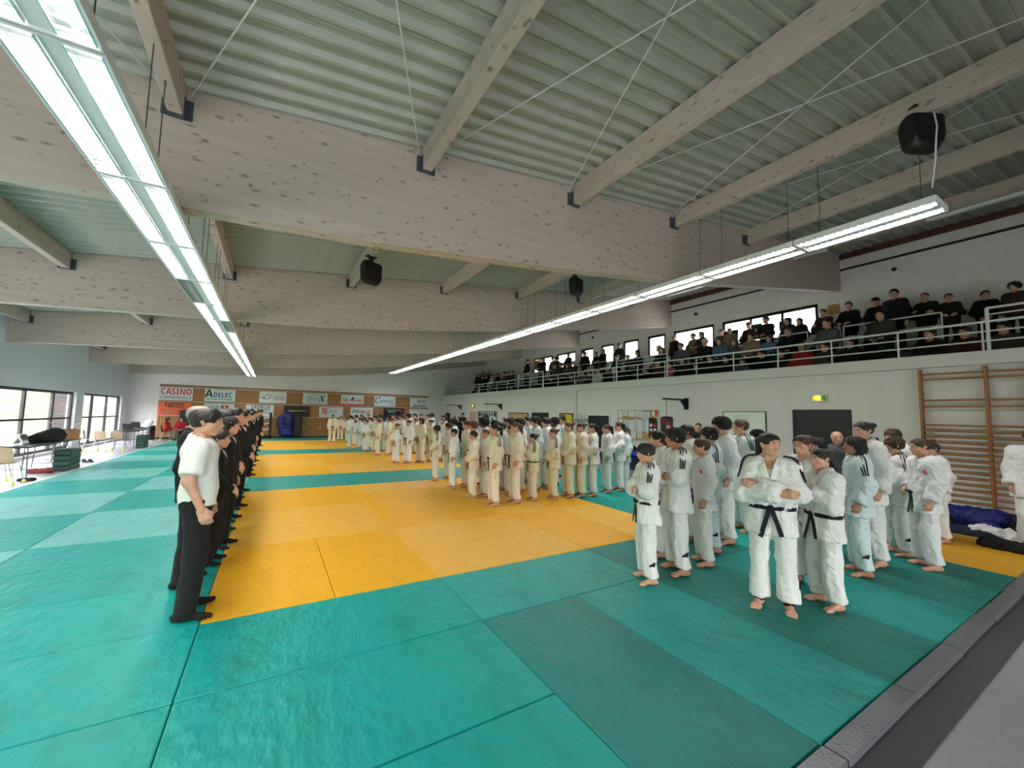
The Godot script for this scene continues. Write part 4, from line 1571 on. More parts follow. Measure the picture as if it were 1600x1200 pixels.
	put("underline", Geo.new().box(Vector3(0.16, -0.04, 0.01), Vector3(0.7, 0.03, 0.006)), M.ink, b)
	b = banner(7.205, up, flat(Color(0.84, 0.88, 0.92), 0.5), "pale blue banner with blue script reading Contrexéville")
	lettering(b, "C", 0.44, Vector3(-0.52, 0.06, 0.009), blue, 0.0, true, false, 0.2)
	lettering(b, "ontrexéville", 0.24, Vector3(0.12, 0.02, 0.009), blue, 0.98, true, false, 0.2)
	lines(b, 0.3, 0.66, -0.2, 0.06, blue, 95)
	b = banner(7.865, lw, M.black, "black banner with white print behind the judoka rows")
	lines(b, -0.5, 0.5, 0.22, 0.05, white, 96)
	lines(b, -0.4, 0.1, 0.1, 0.06, white, 97)
	put("badge", Geo.new().ball(Vector3(0.56, 0.12, 0.006), Vector3(0.09, 0.09, 0.01)), M.red, b)
	b = banner(9.71, up, white, "white banner with two lines of dark print by the far corner")
	lettering(b, "Burtaux", 0.2, Vector3(0.12, 0.12, 0.009), M.ink, 0.62, true)
	lines(b, -0.56, 0.6, -0.12, 0.04, grey, 98)
	lines(b, -0.46, 0.5, -0.25, 0.08, M.ink, 99)
	b = banner(9.715, lw, white, "white banner with a brown leafy drawing by the far corner")
	put("drawing", Geo.new().tube([Vector3(-0.45, 0.2, 0.012), Vector3(-0.25, 0.28, 0.012), Vector3(-0.1, 0.18, 0.012), Vector3(0.1, 0.22, 0.012), Vector3(0.3, 0.05, 0.012), Vector3(0.45, -0.1, 0.012)], 0.014, 5), flat(Color(0.62, 0.36, 0.26), 0.6), b)
	# two wall sockets
	for x in [4.75, 6.3]:
		single("wall_socket", "small white socket low on the wooden cladding", "socket", Geo.new().box(Vector3.ZERO, Vector3(0.09, 0.09, 0.04), Transform3D.IDENTITY, 0.012), M.paper, W(x - 1.6, 0.62, 24.93), "sockets on the cladding")
	# boxing ring stored against the wall: dark base, posts, ropes, blue corner cushion
	var t := thing("boxing_ring", "dismantled boxing ring edge with white ropes before the wooden wall", "boxing ring", W(-1.2, 0, 24.3))
	put("base", Geo.new().box(Vector3(-0.15, 0.07, 0.2), Vector3(3.6, 0.22, 0.6), Transform3D.IDENTITY, 0.03), M.black_soft, t)
	for x in [-1.9, 1.55]:
		put("post", Geo.new().tube([Vector3(x, 0.1, 0.2), Vector3(x, 1.55, 0.2)], 0.07, 10), M.black, t)
	for k in 3:
		put("rope", Geo.new().tube([Vector3(-1.9, 1.3 - 0.36 * k, 0.2), Vector3(-0.7, 0.86 - 0.26 * k, 0.25), Vector3(0.2, 0.9 - 0.26 * k, 0.25), Vector3(1.6, 1.3 - 0.36 * k, 0.2)], 0.032, 8), M.paper, t)
	put("brown_panel", Geo.new().box(Vector3(-1.15, 0.75, 0.02), Vector3(1.1, 1.1, 0.06), Transform3D.IDENTITY, 0.01), flat(Color(0.3, 0.17, 0.12), 0.6), t)
	put("white_post_pad", Geo.new().box(Vector3(-1.78, 0.8, 0.1), Vector3(0.28, 1.3, 0.16), Transform3D.IDENTITY, 0.04), M.paper, t)
	t = thing("corner_cushion", "blue and black padded ring cushion with netting before the far wall", "cushion", W(1.45, 0, 24.45))
	put("blue_pad", net([cap(Vector3(-0.42, 0.35, 0), Vector3(-0.45, 1.2, 0), 0.22, 0.24), cap(Vector3(-0.1, 0.3, 0), Vector3(-0.15, 1.35, 0), 0.26, 0.24), cap(Vector3(-0.55, 0.8, 0.05), Vector3(-0.6, 1.05, 0.05), 0.2, 0.18)], 0.045, 20.0, [], [], 0.08, Vector3.ONE * 0.5, 4), flat(Color(0.06, 0.13, 0.45), 0.5), t)
	put("black_pad", Geo.new().box(Vector3(0.35, 0.85, 0), Vector3(0.5, 1.55, 0.4), Transform3D.IDENTITY, 0.07), M.black, t)
	put("net_cord", Geo.new().tube([Vector3(-0.6, 1.1, 0.26), Vector3(-0.2, 0.8, 0.3), Vector3(0.1, 1.2, 0.28), Vector3(0.3, 0.5, 0.24), Vector3(-0.1, 0.4, 0.3), Vector3(-0.4, 1.3, 0.27)], 0.02, 5), M.black, t)
	t = thing("black_cabinet", "tall narrow black loudspeaker cabinet behind the seated woman in red", "loudspeaker", W(-3.78, 0.0, 24.72))
	put("case", Geo.new().box(Vector3(0, 0.78, 0), Vector3(0.42, 1.56, 0.3), Transform3D.IDENTITY, 0.02), M.black, t)
	put("grille", Geo.new().box(Vector3(0, 0.9, 0.155), Vector3(0.36, 1.1, 0.02), Transform3D.IDENTITY, 0.006), M.dark_grey, t)

func door_leaf(called: String, d0: float, d1: float, h: float, m: Material, label: String, frame: Material, knob := true) -> void:
	var o := Node3D.new()
	o.name = called
	add_child(o)
	o.position = W(RIGHT, FLOOR, (d0 + d1) * 0.5)
	o.set_meta("kind", "structure")
	o.set_meta("label", label)
	var w := absf(d1 - d0)
	put("leaf", Geo.new().box(Vector3(-0.012, h * 0.5, 0), Vector3(0.03, h, w - 0.06), Transform3D.IDENTITY, 0.004), m, o)
	var fr := Geo.new()
	for s in [-1.0, 1.0]:
		fr.box(Vector3(-0.02, h * 0.5, s * (w * 0.5 - 0.02)), Vector3(0.05, h + 0.05, 0.05))
	fr.box(Vector3(-0.02, h + 0.02, 0), Vector3(0.05, 0.05, w))
	put("door_frame", fr, frame, o)
	if knob:
		put("handle", Geo.new().tube([Vector3(-0.03, 1.0, w * 0.38), Vector3(-0.08, 1.0, w * 0.38), Vector3(-0.08, 1.0, w * 0.26)], 0.011, 6), M.chrome, o)

func build_right_wall() -> void:
	door_leaf("door_1", -0.2, 0.97, 1.99, flat(Color(0.13, 0.13, 0.15), 0.35), "dark grey door under the green exit sign beside the wall bars", M.dark_grey)
	door_leaf("door_2", 7.31, 8.59, 1.81, flat(Color(0.035, 0.04, 0.09), 0.4), "navy door between the pinboard and the yellow door", M.white_metal)
	door_leaf("door_3", 9.52, 10.48, 1.84, M.yellow_door, "yellow door with a black closer beside the pipe", M.black)
	door_leaf("shade_panel_4", 11.36, 12.72, 1.86, M.black, "dark of an open doorway painted as a black panel between yellow and tan door", M.dark_grey, false)  # black panel paints the shade inside an open doorway, no real leaf
	door_leaf("door_5", 13.08, 15.0, 1.84, M.tan_door, "tan wooden double door under the gallery", M.dark_grey)
	door_leaf("door_6", 19.02, 20.18, 1.92, M.pink_door, "pale pink door under the round yellow lamp", M.white_metal)
	put("door_closer", Geo.new().box(Vector3(-0.06, 1.76, -0.2), Vector3(0.06, 0.07, 0.3), Transform3D.IDENTITY, 0.01), M.black, get_node("door_3"))
	# poster board
	var t := thing("poster_board", "glazed board full of black and white photographs by the pink door", "notice board", W(RIGHT - 0.01, 1.45, 17.65))
	put("backing", Geo.new().box(Vector3.ZERO, Vector3(0.02, 0.86, 2.36)), M.paper2, t)
	var fr := Geo.new()
	for s in [-1.0, 1.0]:
		fr.box(Vector3(-0.012, 0, s * 1.18), Vector3(0.04, 0.9, 0.04)).box(Vector3(-0.012, s * 0.43, 0), Vector3(0.04, 0.04, 2.36))
	put("board_frame", fr, M.black, t)
	rng.seed = 12
	for k in 21:
		put("photo", Geo.new().box(Vector3(-0.014, 0.27 - 0.27 * (k / 7), 1.0 - 0.33 * (k % 7)), Vector3(0.006, rng.randf_range(0.16, 0.24), rng.randf_range(0.16, 0.28))), [M.black, M.paper, M.dark_grey][rng.randi() % 3], t)
	# cork board with papers
	t = thing("cork_board", "cork notice board covered with white papers on the pale wall", "notice board", W(RIGHT - 0.01, 1.47, 5.98))
	put("cork", Geo.new().box(Vector3.ZERO, Vector3(0.02, 1.02, 1.86)), M.cork, t)
	fr = Geo.new()
	for s in [-1.0, 1.0]:
		fr.box(Vector3(-0.012, 0, s * 0.93), Vector3(0.035, 1.06, 0.03)).box(Vector3(-0.012, s * 0.52, 0), Vector3(0.035, 0.03, 1.86))
	put("board_frame", fr, M.galv, t)
	for e in [[-0.8, 0.36, 0.2, 0.25, 0], [-0.55, 0.4, 0.24, 0.2, 1], [-0.26, 0.38, 0.26, 0.22, 0], [0.08, 0.38, 0.36, 0.22, 1], [0.4, 0.3, 0.34, 0.3, 1], [0.72, 0.4, 0.12, 0.14, 0], [0.84, 0.42, 0.12, 0.16, 2], [-0.8, 0.05, 0.2, 0.28, 0], [-0.52, -0.02, 0.22, 0.36, 1], [-0.28, -0.1, 0.2, 0.5, 0], [-0.08, 0.0, 0.16, 0.4, 1], [0.1, -0.05, 0.16, 0.44, 0], [0.3, -0.02, 0.22, 0.4, 1], [0.48, -0.06, 0.14, 0.42, 0], [-0.42, -0.36, 0.24, 0.3, 1], [-0.16, -0.38, 0.22, 0.32, 0], [0.12, -0.34, 0.2, 0.26, 1], [0.7, -0.1, 0.36, 0.7, 3], [0.86, 0.2, 0.12, 0.12, 0]]:
		var mm: Material = [M.paper, M.paper2, M.red, M.black][e[4]]
		var pp := put("paper", Geo.new().box(Vector3(-0.013 - 0.002 * (hash(e) % 3), 0, 0), Vector3(0.003, e[3], e[2])), mm, t, Vector3(0, e[1], e[0]))
		if e[4] == 3:
			for q in 6:
				put("picture", Geo.new().box(Vector3(-0.018, 0.1 - 0.16 * (q / 2), -0.08 + 0.16 * (q % 2)), Vector3(0.003, 0.1, 0.11)), [M.paper, M.red, M.paper2][q % 3], pp)
		elif e[4] < 2:
			var g := Geo.new()
			for q in int(e[3] / 0.05):
				g.box(Vector3(-0.02, e[3] * 0.5 - 0.04 - 0.045 * q, -0.01 * (q % 3)), Vector3(0.001, 0.008, e[2] * 0.7))
			put("print", g, flat(Color(0.55, 0.57, 0.6), 0.8), pp)
	# whiteboard
	t = thing("white_board", "whiteboard with faint handwriting between pinboard and dark door", "whiteboard", W(RIGHT - 0.012, 1.57, 2.2))
	put("panel", Geo.new().box(Vector3.ZERO, Vector3(0.024, 0.74, 1.16), Transform3D.IDENTITY, 0.006), M.white_board, t)
	fr = Geo.new()
	for s in [-1.0, 1.0]:
		fr.box(Vector3(-0.006, 0, s * 0.58), Vector3(0.034, 0.76, 0.018)).box(Vector3(-0.006, s * 0.37, 0), Vector3(0.034, 0.018, 1.16))
	put("board_frame", fr, M.dark_grey, t)
	rng.seed = 8
	for k in 9:
		var g := Geo.new()
		var z := -0.42 + rng.randf_range(0, 0.3)
		var pts := []
		for q in 14:
			pts.append(Vector3(-0.014, 0.26 - 0.065 * k + rng.randf_range(-0.012, 0.012), z + q * 0.03))
		g.tube(pts, 0.0035, 4)
		put("handwriting", g, flat(Color(0.5, 0.58, 0.62), 0.7), t)
	# exit signs
	t = thing("exit_sign", "lit green and yellow exit sign above the dark grey door", "exit sign", W(RIGHT - 0.03, 2.27, 0.4))
	put("sign_case", Geo.new().box(Vector3.ZERO, Vector3(0.06, 0.17, 0.36), Transform3D.IDENTITY, 0.01), flat(Color(0.75, 0.8, 0.72), 0.5), t)
	var lit := flat(Color(0.9, 0.75, 0.25), 0.4)
	lit.emission_enabled = true
	lit.emission = Color(1.0, 0.72, 0.2)
	lit.emission_energy_multiplier = 0.9
	put("lit_sign_face", Geo.new().box(Vector3(-0.032, 0, -0.05), Vector3(0.006, 0.08, 0.12)), lit, t)
	put("green_sign_face", Geo.new().box(Vector3(-0.032, 0, 0.1), Vector3(0.006, 0.11, 0.1)), flat(Color(0.25, 0.5, 0.3), 0.5), t)
	var ol := OmniLight3D.new()
	ol.name = "sign_glow"
	ol.light_energy = 0.02
	ol.light_color = Color(1, 0.75, 0.3)
	ol.omni_range = 40
	ol.shadow_enabled = true
	ol.position = Vector3(-0.06, 0, 0)
	t.add_child(ol)
	t = thing("round_lamp", "small round yellow wall lamp above the pink door", "lamp", W(RIGHT - 0.03, 2.26, 19.6))
	put("lamp_ring", Geo.new().tube([Vector3(0.02, 0, 0), Vector3(-0.03, 0, 0)], 0.13, 16), flat(Color(0.5, 0.45, 0.25), 0.5), t)
	put("lamp_glass", Geo.new().ball(Vector3(-0.03, 0, 0), Vector3(0.03, 0.09, 0.09)), lit, t)
	var ol2 := ol.duplicate()
	ol2.position = Vector3(-0.1, 0, 0)
	t.add_child(ol2)
	# punching bags on green brackets
	for e in [[21.6, "green", "far corner", true], [15.9, "green", "photograph board", true], [4.0, "black", "cork board", true]]:
		t = thing("wall_bracket", "%s steel bag bracket on the wall near the %s" % [e[1], e[2]], "bracket", W(RIGHT, 2.3, e[0]))
		var m: Material = M.green_metal if e[1] == "green" else M.black
		put("arm", Geo.new().box(Vector3(-0.55, 0, 0), Vector3(1.1, 0.05, 0.05)), m, t)
		put("plate", Geo.new().box(Vector3(-0.01, -0.12, 0), Vector3(0.02, 0.36, 0.16)), m, t)
		put("strut", Geo.new().prism(PackedVector2Array([Vector2(-0.02, -0.02), Vector2(-0.02, -0.3), Vector2(-0.32, -0.02)]), -0.01, 0.01), m, t)
		var bag := thing("punching_bag", "black punching bag hanging near the %s" % e[2] if e[0] > 10 else "black and red punching bag hanging near the cork board", "punching bag", W(RIGHT - 1.0, 2.27, e[0] - 0.05))
		var top := -0.5 if e[0] != 15.9 else -0.6
		put("hanging_chain", Geo.new().tube([Vector3(0, 0, 0), Vector3(0, top, 0)], 0.008, 5), M.steel, bag)
		put("bag_body", Geo.new().tube([Vector3(0, top, 0), Vector3(0, top - 0.04, 0), Vector3(0, top - 0.9, 0), Vector3(0, top - 0.95, 0)], [0.1, 0.18, 0.18, 0.12], 14), M.black, bag)
		if e[0] < 10:
			put("red_band", Geo.new().tube([Vector3(0, top - 0.06, 0), Vector3(0, top - 0.22, 0)], 0.185, 14), flat(Color(0.35, 0.05, 0.07), 0.5), bag)
	single("wall_pipe", "thin grey pipe running down the wall beside the yellow door", "pipe", Geo.new().tube([W(RIGHT - 0.03, 2.8, 9.3), W(RIGHT - 0.03, 0.0, 9.3)], 0.02, 8), M.galv)
	t = thing("wall_shelf", "small wall shelf holding bottles beside the yellow door", "shelf", W(RIGHT - 0.12, 1.62, 8.95))
	put("board", Geo.new().box(Vector3.ZERO, Vector3(0.24, 0.03, 0.9), Transform3D.IDENTITY, 0.005), M.galv, t)
	for s in [-1.0, 1.0]:
		put("bracket", Geo.new().box(Vector3(0.05, -0.06, s * 0.35), Vector3(0.14, 0.1, 0.02)), M.galv, t)
	for k in 3:
		single("bottle", "pale plastic bottle on the small wall shelf", "bottle", Geo.new().tube([Vector3(0, 0, 0), Vector3(0, 0.14, 0), Vector3(0, 0.19, 0), Vector3(0, 0.24, 0)], [0.04, 0.04, 0.016, 0.014], 10), M.paper2, W(RIGHT - 0.12, 1.636, 8.75 + 0.17 * k), "bottles on the wall shelf")
	t = thing("paper_dispenser", "white towel dispenser on the wall under the shelf", "dispenser", W(RIGHT - 0.1, 1.3, 8.95))
	put("case", Geo.new().box(Vector3.ZERO, Vector3(0.2, 0.3, 0.34), Transform3D.IDENTITY, 0.03), M.paper, t)
	put("slot", Geo.new().box(Vector3(-0.06, -0.152, 0), Vector3(0.06, 0.006, 0.24)), M.dark_grey, t)
	# wall bars
	t = thing("wall_bars", "wooden gymnastics wall bars with many rungs on the pale wall", "wall bars", W(RIGHT - 0.1, 0, -2.04))
	for z in [0.66, -0.2, -0.68]:
		put("upright", Geo.new().box(Vector3(0, 1.48, -z), Vector3(0.13, 2.62, 0.045), Transform3D.IDENTITY, 0.008), M.bar_wood, t)
	var ys := [2.68, 2.58, 2.17, 2.05, 1.69, 1.58]
	for k in 12:
		ys.append(1.465 - 0.108 * k)
	for y in ys:
		put("rung", Geo.new().tube([Vector3(-0.02, y, -0.66), Vector3(-0.02, y, 0.68)], 0.019, 8), M.bar_wood, t)
	put("skirting_board", Geo.new().box(Vector3(0.06, 0.1, 0.1), Vector3(0.06, 0.16, 2.4), Transform3D.IDENTITY, 0.01), flat(Color(0.22, 0.15, 0.13), 0.6), t)

func build_gallery() -> void:
	var rail := Node3D.new()
	rail.name = "gallery_railing"
	add_child(rail)
	rail.set_meta("label", "white tubular steel railing along the spectators' gallery")
	rail.set_meta("category", "railing")
	var x := RIGHT + 0.1
	for e in [[3.63, 0.024], [3.45, 0.015], [3.27, 0.015]]:
		put("rail", Geo.new().tube([W(x, e[0], -8.0), W(x, e[0], 24.9)], e[1], 8), M.white_metal, rail)
	var d := -8.1
	while d < 25.0:
		put("post", Geo.new().tube([W(x, 3.06, d), W(x, 3.62, d)], 0.017, 8), M.white_metal, rail)
		d += 1.18
	for e in [[-5.0, -2.27], [4.78, 7.1], [12.0, 14.3], [20.6, 24.8]]:
		put("high_rail", Geo.new().tube([W(x, 3.62, e[0]), W(x, 3.88, e[0]), W(x, 3.88, e[1]), W(x, 3.62, e[1])], 0.022, 8), M.white_metal, rail)
		for q in [e[0], e[1]]:
			put("high_post", Geo.new().tube([W(x, 3.06, q), W(x, 3.88, q)], 0.028, 8), M.white_metal, rail)
		put("high_rail", Geo.new().tube([W(x, 3.76, e[0]), W(x, 3.76, e[1])], 0.013, 6), M.white_metal, rail)
	for e in [[-1.3, 0.55], [1.4, 3.1], [9.3, 11.8], [18.4, 20.6]]:
		var t := thing("inner_rail", "white handrail between the seating tiers of the gallery", "railing", W(13.5, 3.36, (e[0] + e[1]) * 0.5), 0.0, "handrails between gallery tiers")
		var h: float = (e[1] - e[0]) * 0.5
		for y in [0.92, 0.62]:
			put("rail", Geo.new().tube([Vector3(0, y, -h), Vector3(0, y, h)], 0.02, 8), M.white_metal, t)
		for s in [-1.0, 1.0]:
			put("post", Geo.new().tube([Vector3(0, 0, s * h), Vector3(0, 0.92, s * h)], 0.018, 8), M.white_metal, t)
	for k in 9:
		var t := thing("gallery_bench", "long dark bench on the gallery tier behind the railing", "bench", W(12.55, 2.8, -2.6 + 3.1 * k), 0.0, "benches on the gallery")
		put("seat", Geo.new().box(Vector3(0.05, 0.06, 0), Vector3(0.34, 0.04, 2.9), Transform3D.IDENTITY, 0.008), M.dark_grey, t)
		for s in [-1.0, 1.0]:
			put("support", Geo.new().box(Vector3(0.05, 0.02, s * 1.2), Vector3(0.3, 0.05, 0.05)), M.black, t)
		var u := copy_of(t, W(13.15, 3.42, -2.6 + 3.1 * k), 0.0, "long dark bench on the upper gallery tier behind the seated spectators")
		u.set_meta("group", "benches on the upper tier")
		put("stand", Geo.new().box(Vector3(0.05, -0.15, 0), Vector3(0.12, 0.3, 2.7)), M.black, u)
	# notices on the windows and the wall, sensors
	for e in [[3.6, 4.85, 0.4, 0.55, "dark_grey"], [2.7, 4.9, 0.3, 0.35, "dark_grey"], [7.8, 4.8, 0.28, 0.3, "paper2"], [4.55, 4.75, 0.6, 0.6, "dark_grey"], [1.3, 5.15, 0.3, 0.3, "cork"], [17.2, 5.0, 0.9, 0.6, "cork"]]:
		single("window_notice", "%s sheet stuck up high on the gallery wall" % ("tan" if e[4] == "cork" else "grey" if e[4] == "dark_grey" else "pale"), "notice", Geo.new().box(Vector3.ZERO, Vector3(0.008, e[3], e[2])), M[e[4]], W(UPPER - 0.01, e[1], e[0]), "notices behind the gallery")
	for q in [-1.15, 4.9, 11.0]:
		var t := thing("wall_camera", "small dark camera on the white wall above the gallery", "camera", W(UPPER - 0.06, 5.95, q + 1.0), 0.0, "cameras above the gallery")
		put("camera_base", Geo.new().box(Vector3(0.02, 0, 0), Vector3(0.05, 0.16, 0.16), Transform3D.IDENTITY, 0.02), M.paper, t)
		put("lens", Geo.new().tube([Vector3(0, 0, 0), Vector3(-0.08, -0.01, 0)], 0.055, 10), M.black, t)
	for k in 3:
		single("gallery_tube_light", "unlit pale strip light under the roof above the gallery", "light", Geo.new().box(Vector3.ZERO, Vector3(0.12, 0.06, 1.5), Transform3D.IDENTITY, 0.01), M.lamp_body, W(12.2, roof_y(12.2) - 0.42, -2.2 + 3.3 * k), "unlit strip lights above the gallery")

func loudspeaker(at: Vector3, turn: float, label: String, cable: bool) -> void:
	var t := thing("loudspeaker", label, "loudspeaker", at, turn)
	put("case", net([cap(Vector3(-0.13, 0.12, 0.02), Vector3(0.13, 0.12, 0.02), 0.13, 0.13), cap(Vector3(-0.1, -0.13, 0.0), Vector3(0.1, -0.13, 0.0), 0.11, 0.11), cap(Vector3(-0.12, 0.0, 0.03), Vector3(0.12, 0.0, 0.03), 0.13, 0.13)], 0.02, 30.0, [[Vector3(0, 0, 1), 0.12], [Vector3(1, 0, 0), 0.2], [Vector3(-1, 0, 0), 0.2]]), M.black, t)
	put("grille", Geo.new().box(Vector3(0, 0.02, 0.122), Vector3(0.32, 0.36, 0.012), Transform3D.IDENTITY, 0.005), M.black_soft, t)
	put("mount", Geo.new().box(Vector3(0, 0.3, -0.02), Vector3(0.06, 0.14, 0.1)).box(Vector3(0, 0.37, -0.02), Vector3(0.2, 0.03, 0.12)), M.dark_grey, t)
	if cable:
		put("cable", Geo.new().tube([Vector3(0.12, 0.34, 0), Vector3(0.0, 0.2, 0.16), Vector3(0.02, 0.0, 0.17), Vector3(0.0, -0.15, 0.17), Vector3(0.03, -0.4, 0.12), Vector3(0.06, -0.72, 0.04)], 0.01, 6), M.paper2, t)

func shell_chair(at: Vector3, turn: float, label: String) -> void:
	var t := thing("shell_chair", label, "chair", at, turn, "wooden shell chairs along the glazed wall")
	if not geo_cache.has("shell"):
		var g := Geo.new()
		var prof := [Vector2(0.2, 0.44), Vector2(0.12, 0.455), Vector2(0.0, 0.445), Vector2(-0.12, 0.44), Vector2(-0.19, 0.47), Vector2(-0.215, 0.55), Vector2(-0.235, 0.68), Vector2(-0.26, 0.8)]
		var wd := [0.19, 0.2, 0.2, 0.19, 0.17, 0.18, 0.19, 0.16]
		for k in prof.size() - 1:
			for q in 4:
				var quad := []
				for e in [[k, q], [k, q + 1], [k + 1, q + 1], [k + 1, q]]:
					var u: float = -1.0 + e[1] * 0.5
					quad.append(Vector3(u * wd[e[0]], prof[e[0]].y + 0.018 * u * u * (1.0 if e[0] < 5 else 0.0), prof[e[0]].x + 0.02 * u * u * (0.0 if e[0] < 5 else 1.0)))
				var nn: Vector3 = (quad[1] - quad[0]).cross(quad[3] - quad[0]).normalized() * 0.006
				g.face(quad[0] + nn, quad[1] + nn, quad[2] + nn, quad[3] + nn, nn)
				g.face(quad[0] - nn, quad[1] - nn, quad[2] - nn, quad[3] - nn, -nn)
				if q == 0:
					g.face(quad[0] + nn, quad[3] + nn, quad[3] - nn, quad[0] - nn, Vector3(-1, 0, 0))
				if q == 3:
					g.face(quad[1] + nn, quad[2] + nn, quad[2] - nn, quad[1] - nn, Vector3(1, 0, 0))
		geo_cache["shell"] = g.mesh()
		geo_cache["tball"] = Geo.new().ball(Vector3.ZERO, Vector3.ONE * 0.034, 12, 8).mesh()
	put("shell", geo_cache["shell"], M.chair_wood, t)
	for e in [[-1, -1], [1, -1], [1, 1], [-1, 1]]:
		var foot := Vector3(e[0] * 0.22, 0.03, e[1] * 0.21 - 0.01)
		put("leg", Geo.new().tube([Vector3(e[0] * 0.15, 0.43, e[1] * 0.13 - 0.01), foot], 0.011, 8), M.chrome, t)
		put("tennis_ball", geo_cache["tball"], M.tennis, t, foot)

func folding_table(at: Vector3, turn: float, label: String, ln: float) -> void:
	var t := thing("folding_table", label, "table", at, turn)
	put("table_top", Geo.new().box(Vector3(0, 0.74, 0), Vector3(0.7, 0.03, ln), Transform3D.IDENTITY, 0.008), M.table_top, t)
	put("edge", Geo.new().box(Vector3(0, 0.715, 0), Vector3(0.6, 0.04, ln - 0.2)), M.steel, t)
	for z in [-1.0, 1.0]:
		for x in [-1.0, 1.0]:
			put("leg", Geo.new().tube([Vector3(x * 0.27, 0.72, z * (ln * 0.5 - 0.15)), Vector3(x * 0.3, 0.0, z * (ln * 0.5 - 0.12))], 0.014, 8), M.steel, t)
		put("stretcher", Geo.new().tube([Vector3(-0.29, 0.2, z * (ln * 0.5 - 0.13)), Vector3(0.29, 0.2, z * (ln * 0.5 - 0.13))], 0.011, 6), M.steel, t)

func lump(called: String, label: String, cat: String, at: Vector3, prims: Array, m: Material, amp := 0.03, seed_ := 3, cell := 0.022) -> void:
	single(called, label, cat, net(prims, cell, 30.0, [[Vector3(0, -1, 0), 0.0]], [], amp, Vector3.ONE * 1.1, seed_), m, at)

